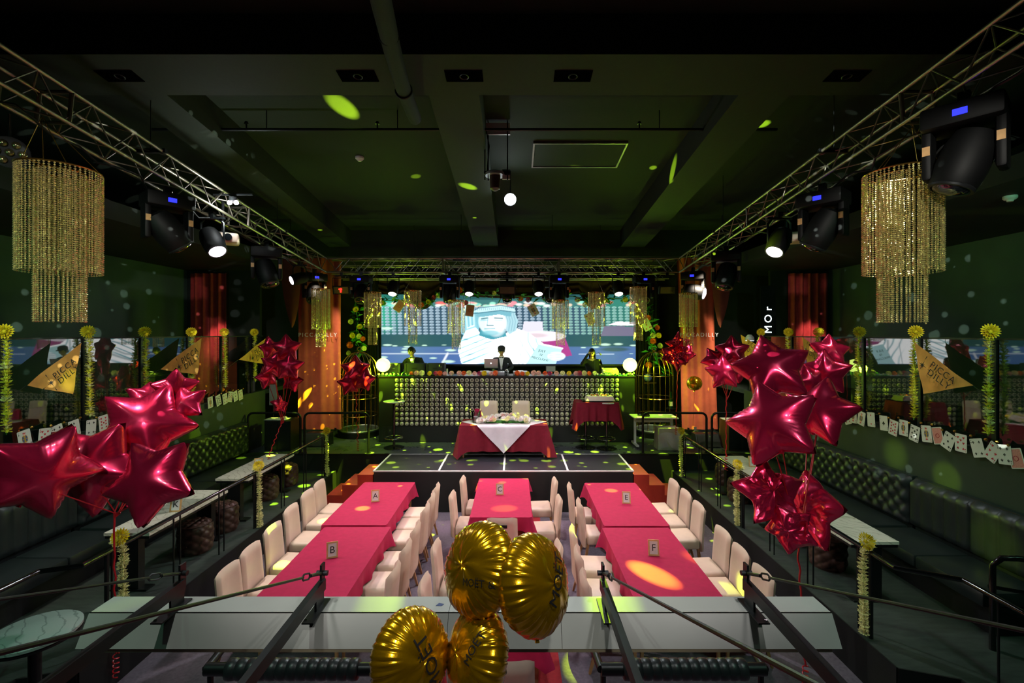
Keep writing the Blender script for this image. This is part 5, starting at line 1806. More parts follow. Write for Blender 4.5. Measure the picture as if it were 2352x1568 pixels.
for k, px in enumerate((830, 1033, 1284, 1478)):
    p = at(px, 640, TD)
    p.z = ZT2 - TW - 0.09
    moving_head(p, (p.x * 0.9, 8.6, 0.6) if k in (0, 3) else (p.x, 10.6, 0.8), 'dark moving head lamp with blue display on the stage truss, %s from the left' % ['first', 'second', 'third', 'fourth'][k], 0, 1.15)
for k, px in enumerate((903, 1078, 1237, 1420)):
    p = at(px, 640, TD)
    p.z = ZT2 - TW - 0.09
    par_can(p, (p.x, 9.4, 0.7), 'lit pink-white spot lamp on the stage truss, %s from the left' % ['first', 'second', 'third', 'fourth'][k], 1.0)
for k, (px, red) in enumerate(((785, 1), (1165, 0), (1532, 0))):
    p = at(px, 640, TD)
    p.z = ZT2 - TW - 0.09
    t = thing('flood_lamp', 'rectangular flood lamp with reflector on the stage truss, %s' % ['left, with a red glow', 'in the middle', 'near the right corner'][k], 'stage lamp', p, group='flood lamps on the stage truss')
    inst('clamp', LM['clamp'], t, (0, 0, -0.01))
    MB().tube([(-0.22, 0, -0.3), (-0.22, 0, -0.05), (0.22, 0, -0.05), (0.22, 0, -0.3)], 0.01, 6).build('bracket', 'black_steel', t)
    MB().hexa([(-0.2, -0.02, -0.44), (0.2, -0.02, -0.44), (0.17, 0.14, -0.4), (-0.17, 0.14, -0.4), (-0.2, -0.06, -0.24), (0.2, -0.06, -0.24), (0.17, 0.1, -0.26), (-0.17, 0.1, -0.26)]).build('housing', 'black_paint', t, False)
    MB().hexa([(-0.17, -0.036, -0.42), (0.17, -0.036, -0.42), (0.17, -0.03, -0.42), (-0.17, -0.03, -0.42), (-0.17, -0.072, -0.27), (0.17, -0.072, -0.27), (0.17, -0.06, -0.27), (-0.17, -0.06, -0.27)]).build('reflector', 'reflector', t, False)
    if red:
        MB().bx(-0.012, 0.012, -0.085, -0.06, -0.4, -0.3).bx(-0.045, 0.03, -0.085, -0.065, -0.34, -0.31).build('red_filament', 'dial_red', t)
for k, (px, py) in enumerate(((1165, 688), (1262, 690))):
    p = at(px, 0, TD + 0.75)
    p.z = ZT2 - 0.06 - TW - 0.085
    t = moving_head(p, (p.x, 9, 0.6), 'small dark moving head lamp on the rear stage truss, %s' % ['in the middle', 'right of the middle'][k], 0, 0.95, disp=False)
# pale projectors hung under the trusses
for px, py, d, s, lab in ((512, 548, 7.6, -1, 'pale projector hung under the left truss behind the lit spot'), (1806, 548, 7.7, 1, 'pale projector hung under the right truss behind the lit spot')):
    p = at(px, py, d)
    t = thing('projector', lab, 'projector', p, s * -0.5)
    MB().rb((0, 0, 0), (0.46, 0.36, 0.16), 0.04, 3).build('housing', 'cream_leather', t)
    MB().cyl((s * -0.08, -0.17, 0.0), (s * -0.08, -0.22, 0.0), 0.06, 0.055, 18).build('lens', 'lens_dark', t)
    MB().bx(-0.08, 0.08, -0.08, 0.08, 0.08, 0.1).build('mount_plate', 'dark_steel', t)
    MB().cyl((0, 0, 0.09), (0, 0, ztr(d) - TW - p.z + 0.3), 0.02, n=8).build('drop_pole', 'dark_steel', t)
# round blinders with seven small lenses
for px, py, d, lab in ((22, 350, 4.6, 'round lamp with seven small lenses on the left truss at the picture edge'), (2193, 358, 4.55, 'round lamp with seven small lenses beside the right hanging beads')):
    p = at(px, py, d)
    t = thing('cluster_lamp', lab, 'stage lamp', p, group='seven-lens cluster lamps')
    t.rotation_euler = (Vector((0, 0, EYE)) - p).to_track_quat('Z', 'Y').to_euler()
    MB().lathe([(0.10, -0.16), (0.145, -0.1), (0.15, 0.0), (0.14, 0.004)], 22).build('housing', 'lamp_body', t)
    for k in range(7):
        a = 2 * PI * k / 6
        r = 0.09 if k < 6 else 0
        MB().lathe([(0.036, 0.0), (0.036, 0.014), (0.024, 0.03), (0.006, 0.036)], 12, (r * math.cos(a), r * math.sin(a), 0)).build('lens', 'reflector', t)
    q = ztr(p.y) - TW - p.z
    MB().tube([(0, 0, -0.1), (0, q * 0.5, -0.1), (0, q, -0.05)], 0.012, 6).build('bracket', 'black_steel', t)
# the bright lamps: ceiling lamp in the middle, work lamp on the left truss
p = at(1172, 458, 9.0)
t = thing('ceiling_spot', 'glaring white lamp under the ceiling right of the middle beam', 'lamp', p)
MB().cyl((0, 0, 0.05), (0, 0, zb(9.0) + 0.45 - p.z), 0.01, n=6).build('stem', 'black_steel', t)
v = (Vector((0, 0, EYE)) - p).normalized()
h = MB().lathe([(0.06, -0.14), (0.11, -0.04), (0.12, 0.0)], 18).build('shade', 'dark_steel', t, rot=v.to_track_quat('Z', 'Y').to_euler())
MB().lathe([(0.11, 0.001), (0.09, 0.03), (0.04, 0.05), (0.01, 0.055)], 18).build('bulb', 'lamp_white', h)
spot(p + v * 0.12, (-0.2, 6.0, 1.5), (0.9, 0.97, 1.0), 420, 120, 0.8, 0.08)
p = at(535, 462, 7.2)
t = thing('work_lamp', 'small glaring white lamp inside the left truss', 'lamp', p)
MB().lathe([(0.05, 0.0), (0.06, 0.06), (0.03, 0.09)], 14).build('housing', 'dark_steel', t)
for s in (-1, 1):
    MB().sph((s * 0.05, 0, -0.02), 0.035, 10, 8).build('bulb', 'lamp_lit', t)
MB().bx(-0.3, 0.3, -0.012, 0.012, 0.085, 0.11).build('bracket', 'dark_steel', t)
point(p + Vector((0, -0.1, -0.12)), (0.92, 1.0, 0.98), 22, 0.04)
# projector mount and camera dome under the ceiling
p = at(1142, 296, 7.3)
t = thing('ceiling_mount', 'black pole mount with white plates hanging beside the middle beam', 'bracket', (p.x, p.y, zb(p.y) + 0.45))
MB().bx(-0.2, 0.2, -0.012, 0.012, p.z - t.location.z - 0.09, p.z - t.location.z + 0.09).build('upper_plate', 'white_plastic', t)
pz2 = at(0, 400, 7.3).z - t.location.z
for x, y in ((-0.19, 0.02), (0.16, 0.03), (-0.14, 0.05)):
    MB().cyl((x, y - 0.04, 0), (x, y - 0.04, pz2 - 0.1), 0.01, n=6).build('drop_rod', 'black_steel', t)
MB().bx(-0.2, 0.2, -0.08, 0.04, pz2 - 0.02, pz2 + 0.02).build('cross_plate', 'black_steel', t)
MB().bx(0.08, 0.2, -0.012, 0.012, pz2 - 0.08, pz2 + 0.07).build('lower_plate', 'white_plastic', t)
MB().tube([(-0.18, -0.03, -0.1), (-0.12, -0.05, -0.4), (-0.16, -0.04, pz2)], 0.008, 6).build('cable', 'black_paint', t)
p = at(1137, 405, 7.3)
t = thing('camera_dome', 'dome camera with round pale collar hanging under the ceiling mount', 'camera', (p.x, p.y - 0.02, p.z))
MB().lathe([(0.155, 0.0), (0.16, 0.03), (0.14, 0.05)], 22).build('collar', 'silver_plastic', t)
MB().lathe([(0.03, -0.23), (0.075, -0.2), (0.085, -0.02), (0.085, 0.01)], 18).build('camera_body', 'brown_leather', t)
# small downlights on stems under the aisle ceilings
for px, py, d, lab in ((421, 566, 9.0, 'tiny lit downlight under the left aisle ceiling'), (1891, 548, 9.4, 'tiny lit downlight under the right aisle ceiling, left one'), (1814, 583, 11.0, 'tiny lit downlight under the right aisle ceiling, far one'),
                       (2268, 372, 5.6, 'tiny lit downlight near the right picture edge'), (1962, 538, 8.6, 'small can lamp beside the right hanging beads')):
    p = at(px, py, d)
    t = thing('downlight', lab, 'lamp', p, group='small downlights over the aisles')
    MB().lathe([(0.05, 0.0), (0.05, 0.12), (0.03, 0.14)], 14).build('can', 'dark_steel', t)
    MB().lathe([(0.045, -0.006), (0.047, 0.0)], 14).build('bulb', 'downlight_lit', t)
    zc_ = 5.22 if abs(p.x) > 5.6 else zb(d) + 0.45
    if p.z + 0.14 < zc_:
        MB().cyl((0, 0, 0.13), (0, 0, zc_ - p.z), 0.008, n=6).build('stem', 'black_steel', t)
# black cables slung along the trusses
rs = random.Random(5)
for nm, x in (('left', XTL - 0.2), ('right', XTR + 0.2)):
    pts = []
    for k in range(40):
        d = 3.6 + 7.4 * k / 39
        pts.append((x + rs.uniform(-.06, .06), d, ztr(d) - TW - 0.03 - 0.14 * abs(math.sin(k * 0.8)) * rs.uniform(0.4, 1)))
    tag(MB().tube(pts, 0.012, 5).build('lamp_cable', 'black_paint'), 'black power cable looped under the %s truss' % nm, 'cable')

# ---------------------------------------------------------------- bead chandeliers
def chandelier(p, r_out, r_in, l_out, l_in, n_out, n_in, zhang, label, bead=0.011, gap=0.025, seed=0, hang_x=0.0, hang_y=0.0):
    """p: centre of the top hoop"""
    t = thing('bead_chandelier', label, 'chandelier', p, group='gold bead chandeliers')
    rs = random.Random(seed)

    def strands(r, L, n, z0):
        V, Fc = [], []
        for k in range(n):
            a = 2 * PI * (k + rs.uniform(-.15, .15)) / n
            x, y = r * math.cos(a), r * math.sin(a)
            LL = L * rs.uniform(0.985, 1.0)
            m_ = int(LL / gap)
            for j in range(m_):
                z = z0 - gap * (j + 0.5)
                o = len(V)
                th = rs.uniform(0, PI)
                c, s = bead * math.cos(th), bead * math.sin(th)
                h = gap * 0.5
                V.extend([(x + c, y + s, z), (x - s, y + c, z), (x - c, y - s, z), (x + s, y - c, z), (x, y, z + h), (x, y, z - h)])
                Fc.extend([(o, o + 1, o + 4), (o + 1, o + 2, o + 4), (o + 2, o + 3, o + 4), (o + 3, o, o + 4), (o + 1, o, o + 5), (o + 2, o + 1, o + 5), (o + 3, o + 2, o + 5), (o, o + 3, o + 5)])
        mb = MB()
        mb.v, mb.f = V, Fc
        return mb
    o = strands(r_out, l_out, n_out, 0).build('outer_bead_strands', 'gold_bead', t, False)
    o['kind'] = 'stuff'
    o = strands(r_in, l_in, n_in, -0.02).build('inner_bead_strands', 'gold_bead', t, False)
    o['kind'] = 'stuff'
    MB().torus((0, 0, 0.004), r_out, 0.008, 32, 6).build('outer_hoop', 'gold_metal', t)
    MB().torus((0, 0, -0.016), r_in, 0.008, 28, 6).build('inner_hoop', 'gold_metal', t)
    MB().cyl((-r_out, 0, 0), (r_out, 0, 0), 0.006, n=6).cyl((0, -r_out, 0), (0, r_out, 0), 0.006, n=6).build('cross_bar', 'gold_metal', t)
    for k in range(4):
        a = 2 * PI * k / 4 + 0.4
        MB().cyl((r_out * math.cos(a), r_out * math.sin(a), 0), (hang_x, hang_y, zhang - p[2]), 0.0035, n=4).build('suspension_wire', 'gold_metal', t)
    return t


d = 4.62
xc = (139 - CX) * d / F
zt = EYE - (392 - CY) * d / F
chandelier((xc, d, zt), 0.315, 0.19, (632 - 392) * d / F, (740 - 392) * d / F, 54, 36, ztr(d) - TW, 'large gold bead chandelier hanging from the left truss', 0.0125, 0.021, 1, XTL - 0.16 - xc)
d = 4.82
xc = (2071 - CX) * d / F
zt = EYE - (398 - CY) * d / F
chandelier((xc, d, zt), 0.325, 0.20, (632 - 398) * d / F, (742 - 398) * d / F, 54, 36, ztr(d) - TW, 'large gold bead chandelier hanging from the right truss', 0.0125, 0.021, 2, XTR + 0.16 - xc)
for k, (px, y0, y1, y2) in enumerate(((737, 664, 758, 797), (856, 672, 755, 793), (948, 668, 750, 790), (1048, 690, 768, 801), (1287, 690, 757, 793), (1370, 672, 752, 793), (1466, 660, 745, 782), (1581, 674, 752, 795))):
    d = 10.45 if k == 0 else 10.3 if k == 7 else 10.85
    p = at(px, y0, d)
    side_ = k in (0, 7)
    hx = (XTL - p.x if k == 0 else XTR - p.x) if side_ else 0.0
    chandelier(tuple(p), 0.19, 0.1, (y1 - y0) * d / F, (y2 - y0) * d / F, 30, 18, (ztr(d) if side_ else ZT2) - TW + 0.01, 'small gold bead chandelier under the stage truss, %s from the left' % ['first', 'second', 'third', 'fourth', 'fifth', 'sixth', 'seventh', 'eighth'][k], 0.009, 0.027, 10 + k, hx, 0.0 if side_ else TD - d)

# ---------------------------------------------------------------- foil balloons
def star_mesh(seed=0, crumple=0.0, nA=100, nR=14):
    """five-pointed inflated star, outer radius 1, in the xy plane"""
    tips = []
    for k in range(10):
        a = PI / 2 + PI * k / 5
        r = 1.0 if k % 2 == 0 else 0.60
        tips.append((r * math.cos(a), r * math.sin(a)))

    def edge_r(a):
        k = (a - PI / 2) / (PI / 5)
        i = math.floor(k)
        f = k - i
        x0, y0 = tips[i % 10]
        x1, y1 = tips[(i + 1) % 10]
        # ray-segment intersection
        ca, sa = math.cos(a), math.sin(a)
        dx, dy = x1 - x0, y1 - y0
        den = ca * dy - sa * dx
        r = (x0 * dy - y0 * dx) / den
        return r * (1 - 0.05 * math.exp(-((f if i % 2 == 0 else 1 - f) / 0.08) ** 2))
    from mathutils import noise
    mb = MB()
    rows = {}
    prof = [(j / nR) for j in range(nR + 1)]
    verts = []
    seg = [(tips[k], tips[(k + 1) % 10]) for k in range(10)]
    P = np.array([s[0] for s in seg])
    Q = np.array([s[1] for s in seg]) - P

    def dist(x, y):
        v = np.array([x, y]) - P
        t_ = np.clip((v * Q).sum(1) / (Q * Q).sum(1), 0, 1)
        h = np.hypot(*(v - Q * t_[:, None]).T) + 1e-6
        return float((h ** -5.0).sum() ** (-1 / 5.0))
    for sgn in (1, -1):
        for j in range(nR + 1):
            s = math.sin(prof[j] * PI / 2)
            for i in range(nA):
                a = PI / 2 + 2 * PI * i / nA
                r = edge_r(a) * s
                x, y = r * math.cos(a), r * math.sin(a)
                dd = dist(x, y)
                z = 0.62 * max(0, dd) ** 0.5
                seamw = math.exp(-((dd - 0.06) / 0.07) ** 2)
                z += 0.022 * seamw * math.sin(i * 2.9 + seed) * (z > 0.02)
                if crumple:
                    nv = noise.noise(Vector((x * 1.7 + seed, y * 1.7, sgn * 3.1)))
                    n2 = abs(noise.noise(Vector((x * 3.3, y * 3.3 + seed, sgn * 1.7))))
                    z = z * (1 - 0.35 * crumple) + crumple * (0.28 * nv - 0.22 * n2) * min(1, dd * 6)
                    x += crumple * 0.16 * noise.noise(Vector((x * 1.5, y * 1.5, 5 + seed)))
                    y += crumple * 0.16 * noise.noise(Vector((x * 1.5, y * 1.5, 9 + seed)))
                verts.append((x, y, sgn * z))
    o2 = (nR + 1) * nA
    fs = []
    for j in range(nR):
        for i in range(nA):
            k = (i + 1) % nA
            fs.append((j * nA + i, (j + 1) * nA + i, (j + 1) * nA + k, j * nA + k))
            fs.append((o2 + j * nA + i, o2 + j * nA + k, o2 + (j + 1) * nA + k, o2 + (j + 1) * nA + i))
    mb.v, mb.f = verts, fs
    me = mb.mesh('foil_body', 'star_foil', True, 180 if not crumple else 30)
    return me


STARS = [star_mesh(k) for k in range(3)]
CRUMP = [star_mesh(10 + k, 0.9, 70, 10) for k in range(4)]
SEAM = {}


def star_balloon(px, py, rp, d, rot, yaw, pitch, label, group, me):
    c = at(px, py, d)
    s = rp * d / F
    t = thing('star_balloon', label, 'balloon', c, group=group)
    face = (Vector((0, 0, EYE)) - c).normalized()
    u = Vector((0, 0, 1)).cross(face).normalized()
    base = frame_mtx((0, 0, 0), u, face.cross(u)).to_3x3()
    m_ = base @ Euler((R(pitch), R(yaw), R(rot - 90))).to_matrix()
    t.rotation_euler = m_.to_euler()
    inst('foil_body', me, t, scale=(s, s, s))
    MB().cyl((0, -0.58 * s, 0), (0, -0.64 * s, 0), 0.03 * s, 0.045 * s, 8).build('filling_neck', 'star_foil', t)
    return t, c


def cluster(items, tie, end, name, wiggle=0.0):
    """items: star parameters; ribbons meet at tie and hang to end"""
    for k, it in enumerate(items):
        t, c = star_balloon(*it[:7], it[7], name, it[8])
    rb = thing('balloon_ribbon', 'red ribbon holding the ' + name, 'ribbon', tie)
    tie = Vector(tie)
    for k, it in enumerate(items):
        c = at(it[0], it[1], it[3])
        MB().tube([c - tie + Vector((0, 0.02, -0.3 * it[2] * it[3] / F)), Vector((0.01 * k, 0, 0.05)), Vector((0, 0, 0))], 0.006, 5).build('ribbon_strand', 'ribbon_red', rb)
    e = Vector(end) - tie
    pts = []
    for k in range(26):
        f = k / 25
        pts.append(e * f + Vector((0.02 * math.sin(k * 1.3) * (0.3 + wiggle), 0.02 * math.cos(k * 1.7) * (0.3 + wiggle), 0)))
    MB().tube(pts, 0.009, 5).build('ribbon_tail', 'ribbon_red', rb)
    cur = []
    for k in range(40):
        a = k * 0.8
        cur.append(e + Vector((0.025 * math.cos(a), 0.025 * math.sin(a), -0.006 * k)))
    MB().tube(cur, 0.006, 5).build('ribbon_curl', 'ribbon_red', rb)


def stars(pre, lst, post):
    n = len(lst)
    return [(px, py, rp, d, rot, yaw, pitch, (lab if lab else pre), me) for px, py, rp, d, rot, yaw, pitch, lab, me in lst]


d = 4.55
cluster(stars('', [
    (335, 976, 108, d + 0.85, 64, -12, -8, 'large red star balloon at the top of the near left cluster', STARS[0]),
    (95, 1085, 122, d - 0.15, 66, 22, 12, 'large red star balloon at the far left of the near left cluster', STARS[1]),
    (212, 1072, 118, d + 0.42, 52, -18, 22, 'large red star balloon in the middle of the near left cluster', STARS[2]),
    (350, 1102, 108, d - 0.25, 38, -30, 20, 'large red star balloon hanging over the K table', STARS[0]),
    (402, 892, 52, d + 1.25, 92, 10, 25, 'smaller dark red star balloon behind the near left cluster, upright', STARS[1]),
    (425, 928, 52, d + 1.15, 28, -35, 10, 'smaller dark red star balloon behind the near left cluster, pointing right', STARS[2]),
    (336, 916, 46, d + 1.35, 150, 30, 10, 'smaller dark red star balloon behind the near left cluster, pointing left', STARS[0]),
], ''), at(262, 1190, d + 0.1), at(266, 1500, d + 0.1), 'near left star balloons')
d = 4.45
cluster(stars('', [
    (1772, 848, 92, d + 0.42, 103, 8, -22, 'large red star balloon at the top of the near right cluster', STARS[1]),
    (1775, 972, 112, d - 0.22, 112, -14, -24, 'large red star balloon at the front of the near right cluster', STARS[2]),
    (1882, 945, 88, d + 0.35, 82, -24, -12, 'large red star balloon at the right of the near right cluster', STARS[0]),
    (1896, 856, 58, d + 1.0, 92, -8, 8, 'dark red star balloon behind the near right cluster, lower one', STARS[1]),
    (1906, 806, 46, d + 1.1, 84, 20, -30, 'dark red star balloon behind the near right cluster, upper one', STARS[2]),
    (1862, 872, 44, d + 1.0, 120, 25, 10, 'dark red star balloon behind the near right cluster, left one', STARS[0]),
    (1768, 1132, 86, d - 0.05, 100, 25, -10, 'crumpled half-empty red star balloon, left of the low pair', CRUMP[0]),
    (1852, 1168, 98, d + 0.25, 80, -38, 10, 'crumpled half-empty red star balloon, right of the low pair', CRUMP[1]),
    (1815, 1215, 62, d - 0.25, 260, 10, -20, 'crumpled half-empty red star balloon at the bottom of the low pair', CRUMP[2]),
], ''), at(1832, 1240, d), at(1850, 1530, d), 'near right star balloons')
d = 9.0
cluster(stars('', [
    (658, 800, 36, d, 92, -5, -5, 'red star balloon at the top of the cluster beside the left banner', STARS[0]),
    (627, 838, 32, d - 0.2, 75, 25, 0, 'red star balloon at the left of the cluster beside the left banner', STARS[1]),
    (664, 842, 36, d - 0.25, 88, -15, -10, 'red star balloon at the right of the cluster beside the left banner', STARS[2]),
    (613, 866, 30, d, 110, 30, 10, 'red star balloon at the lower left of the cluster beside the left banner', STARS[0]),
    (671, 874, 30, d, 70, -35, 10, 'red star balloon at the lower right of the cluster beside the left banner', STARS[1]),
    (620, 800, 30, d + 0.3, 100, 35, 0, 'dark red star balloon at the upper left of the cluster beside the left banner', STARS[2]),
    (642, 929, 23, d - 0.1, 80, -20, 20, 'small crumpled red balloon hanging below the left banner cluster', CRUMP[3]),
], ''), at(645, 975, d), at(618, 1045, d - 0.2), 'star balloons beside the left banner', 0.3)
d = 10.75
cluster(stars('', [
    (817, 848, 36, d, 90, 0, -10, 'red star balloon in front of the left cage, top', STARS[0]),
    (837, 872, 31, d - 0.1, 78, -30, 0, 'red star balloon in front of the left cage, right', STARS[1]),
    (802, 880, 31, d - 0.1, 100, 30, 0, 'red star balloon in front of the left cage, left', STARS[2]),
], ''), at(818, 925, d), at(822, 1015, d), 'star balloons by the left cage', 0.8)
d = 10.7
cluster(stars('', [
    (1557, 792, 30, d, 95, 15, 10, 'crumpled red star balloon right of the vine, top', CRUMP[0]),
    (1541, 815, 28, d - 0.15, 140, 30, 0, 'crumpled red star balloon right of the vine, left', CRUMP[1]),
    (1573, 812, 30, d - 0.1, 60, -30, 0, 'crumpled red star balloon right of the vine, right', CRUMP[2]),
    (1556, 826, 26, d - 0.3, 270, 0, 10, 'crumpled red star balloon right of the vine, bottom', CRUMP[3]),
], ''), at(1556, 862, d), at(1553, 975, d), 'star balloons right of the vine')
d = 8.0
cluster(stars('', [
    (1682, 806, 40, d, 92, 5, -15, 'red star balloon at the top of the cluster beside the right banner', STARS[0]),
    (1642, 826, 34, d + 0.2, 120, 20, -10, 'red star balloon at the left of the cluster beside the right banner', STARS[1]),
    (1662, 856, 44, d - 0.25, 95, 0, -12, 'red star balloon at the front of the cluster beside the right banner', STARS[2]),
    (1696, 850, 34, d, 60, -30, 0, 'red star balloon at the right of the cluster beside the right banner', STARS[0]),
], ''), at(1668, 920, d), at(1668, 1048, d), 'star balloons beside the right banner')
# gold ball hanging before the right banner
p = at(1595, 880, 10.6)
t = thing('gold_ball', 'shiny round gold balloon floating before the right banner', 'balloon', p)
MB().sph((0, 0, 0), 0.168, 28, 18).build('foil_body', 'gold_foil', t)
MB().cyl((0, 0, -0.16), (0, 0, -0.185), 0.012, 0.02, 8).build('filling_neck', 'gold_foil', t)
MB().cyl((0, 0, -0.17), (-0.02, 0.05, at(1598, 990, 10.6).z - p.z), 0.003, n=4).build('string', 'ribbon_red', t)
q = at(1597, 985, 10.6)
MB().bx(-0.03 + q.x - p.x, 0.03 + q.x - p.x, -0.002, 0.002, q.z - p.z - 0.05, q.z - p.z + 0.05).build('card_weight', 'card_white', t)


# round gold foil balloons
def disc_balloon_mesh(seed):
    nA, nR = 150, 22
    vs, fs = [], []
    for sgn in (1, -1):
        for j in range(nR + 1):
            s = math.sin(j / nR * PI / 2)
            for i in range(nA):
                a = 2 * PI * i / nA
                z = 0.56 * (1 - s ** 2.3) ** 0.55
                w = max(0.0, (s - 0.55) / 0.45)
                pl = math.sin(i * 2 * PI / nA * 34 + seed) * 0.5 + math.sin(i * 2 * PI / nA * 55 + 2 * seed) * 0.5
                amp = 0.05 * w ** 1.4 * (1 - w ** 6)
                r = s * (1 + 0.02 * w * pl)
                z = z + amp * pl * 0.9 + 0.012 * math.sin(a * 7 + s * 5 + seed)
                if j == nR:
                    z = 0
                vs.append((r * math.cos(a), r * math.sin(a), sgn * z))
    o2 = (nR + 1) * nA
    for j in range(nR):
        for i in range(nA):
            k = (i + 1) % nA
            fs.append((j * nA + i, (j + 1) * nA + i, (j + 1) * nA + k, j * nA + k))
            fs.append((o2 + j * nA + i, o2 + j * nA + k, o2 + (j + 1) * nA + k, o2 + (j + 1) * nA + i))
    mb = MB()
    mb.v, mb.f = vs, fs
    return mb.mesh('foil_body', 'gold_foil', True, 180)


def text_on_disc(parent, body, size, s, cx_, cy_, rot, sgn=1):
    """flat black print bent onto the bulge of the balloon"""
    src = text_mesh(body, size, 'ink', 0.0)
    vs = []
    c_, s_ = math.cos(rot), math.sin(rot)
    bm = bmesh.new()
    bm.from_mesh(src)
    bmesh.ops.triangulate(bm, faces=bm.faces[:])
    for _ in range(2):
        bmesh.ops.subdivide_edges(bm, edges=bm.edges[:], cuts=1)
    for v in bm.verts:
        x, y = v.co.x * c_ - v.co.y * s_ + cx_, v.co.x * s_ + v.co.y * c_ + cy_
        r = min(0.97, math.hypot(x, y))
        v.co = (x * s, y * s, sgn * s * (0.56 * (1 - r ** 2.3) ** 0.55 + 0.018 + 0.012 * abs(math.sin(3 * x))))
    me = bpy.data.meshes.new('lettering')
    bm.to_mesh(me)
    bm.free()
    me.materials.append(MATS['ink'])
    inst('lettering', me, parent)


GB = [disc_balloon_mesh(k * 1.7) for k in range(2)]
for k, (px, py, ry, d, yaw, roll, lab) in enumerate(((1102, 1304, 102, 2.02, -46, -10, 'round gold foil balloon at the top of the cluster in front of the ledge'),
                                                     (1226, 1340, 108, 1.98, 52, 4, 'round gold foil balloon at the right of the cluster in front of the ledge'),
                                                     (944, 1508, 102, 1.86, 38, -12, 'round gold foil balloon at the lower left of the cluster'),
                                                     (1094, 1502, 98, 1.92, -56, -6, 'round gold foil balloon at the bottom middle of the cluster'))):
    c = at(px, py, d)
    s = ry * d / F
    t = thing('gold_balloon', lab, 'balloon', c, group='round gold balloons before the ledge')
    face = (Vector((0, 0, EYE)) - c).normalized()
    u = Vector((0, 0, 1)).cross(face).normalized()
    base = frame_mtx((0, 0, 0), u, face.cross(u)).to_3x3()
    t.rotation_euler = (base @ Euler((0, R(yaw), R(roll))).to_matrix()).to_euler()
    inst('foil_body', GB[k % 2], t, scale=(s, s, s))
    if k == 0:
        text_on_disc(t, 'MO\u00cbT &', 0.2, s, 0.48, -0.30, 0.05)
    elif k == 1:
        text_on_disc(t, 'MO\u00cbT', 0.40, s, 0.12, 0.05, 1.15)
    elif k == 2:
        text_on_disc(t, 'MO\u00cbT', 0.46, s, 0.12, -0.05, 2.3)
    else:
        text_on_disc(t, 'MO\u00cbT', 0.26, s, 0.58, 0.1, 1.1)
    MB().cyl((0, -0.97 * s, 0), (0, -1.06 * s, 0), 0.04 * s, 0.05 * s, 8).build('filling_neck', 'gold_foil', t)

# ---------------------------------------------------------------- playing cards
CW, CHT = 0.155, 0.22
def rounded(w, h, r, n=4):
    pts = []
    for cx_, cy_, a0 in ((w / 2 - r, h / 2 - r, 0), (-w / 2 + r, h / 2 - r, 90), (-w / 2 + r, -h / 2 + r, 180), (w / 2 - r, -h / 2 + r, 270)):
        for k in range(n + 1):
            a = R(a0 + 90 * k / n)
            pts.append((cx_ + r * math.cos(a), cy_ + r * math.sin(a)))
    return pts


def pip_shape(suit, s):
    if suit == 'd':
        return [[(0, s), (-0.75 * s, 0), (0, -s), (0.75 * s, 0)]]
    if suit == 'h':
        return [[(0, -s), (0.85 * s, 0.15 * s), (0.8 * s, 0.65 * s), (0.4 * s, 0.85 * s), (0, 0.45 * s), (-0.4 * s, 0.85 * s), (-0.8 * s, 0.65 * s), (-0.85 * s, 0.15 * s)]]
    circ = lambda x, y, r: [(x + r * math.cos(2 * PI * k / 8), y + r * math.sin(2 * PI * k / 8)) for k in range(8)]
    stem = [(0, 0.1 * s), (-0.3 * s, -s), (0.3 * s, -s)]
    if suit == 'c':
        return [circ(0, 0.5 * s, 0.4 * s), circ(-0.45 * s, -0.1 * s, 0.4 * s), circ(0.45 * s, -0.1 * s, 0.4 * s), stem]
    return [[(0, s), (-0.85 * s, -0.15 * s), (-0.7 * s, -0.6 * s), (-0.25 * s, -0.6 * s), (0, -0.2 * s), (0.25 * s, -0.6 * s), (0.7 * s, -0.6 * s), (0.85 * s, -0.15 * s)], stem]


LAY = {'A': [(0, 0)], '2': [(0, 1), (0, -1)], '3': [(0, 1), (0, 0), (0, -1)], '4': [(-1, 1), (1, 1), (-1, -1), (1, -1)], '5': [(-1, 1), (1, 1), (0, 0), (-1, -1), (1, -1)],
       '6': [(-1, 1), (1, 1), (-1, 0), (1, 0), (-1, -1), (1, -1)], '7': [(-1, 1), (1, 1), (0, .5), (-1, 0), (1, 0), (-1, -1), (1, -1)],
       '8': [(-1, 1), (1, 1), (0, .5), (-1, 0), (1, 0), (0, -.5), (-1, -1), (1, -1)], '9': [(-1, 1), (1, 1), (-1, .33), (1, .33), (0, 0), (-1, -.33), (1, -.33), (-1, -1), (1, -1)],
       '10': [(-1, 1), (1, 1), (0, .66), (-1, .33), (1, .33), (-1, -.33), (1, -.33), (0, -.66), (-1, -1), (1, -1)]}
CARD = MB().slab([(x, y, 0) for x, y in rounded(CW, CHT, 0.012)], (0, 0, 1), 0.002).mesh('card_sheet', 'card_white', False)
BACK = MB().slab([(x, y, 0.0015) for x, y in rounded(CW - 0.024, CHT - 0.024, 0.006)], (0, 0, 1), 0.001).mesh('back_print', 'card_back', False)
RING = MB().torus((0, 0, 0.002), 0.026, 0.003, 16, 4).mesh('back_medallion', 'card_red')
PIPM = {}


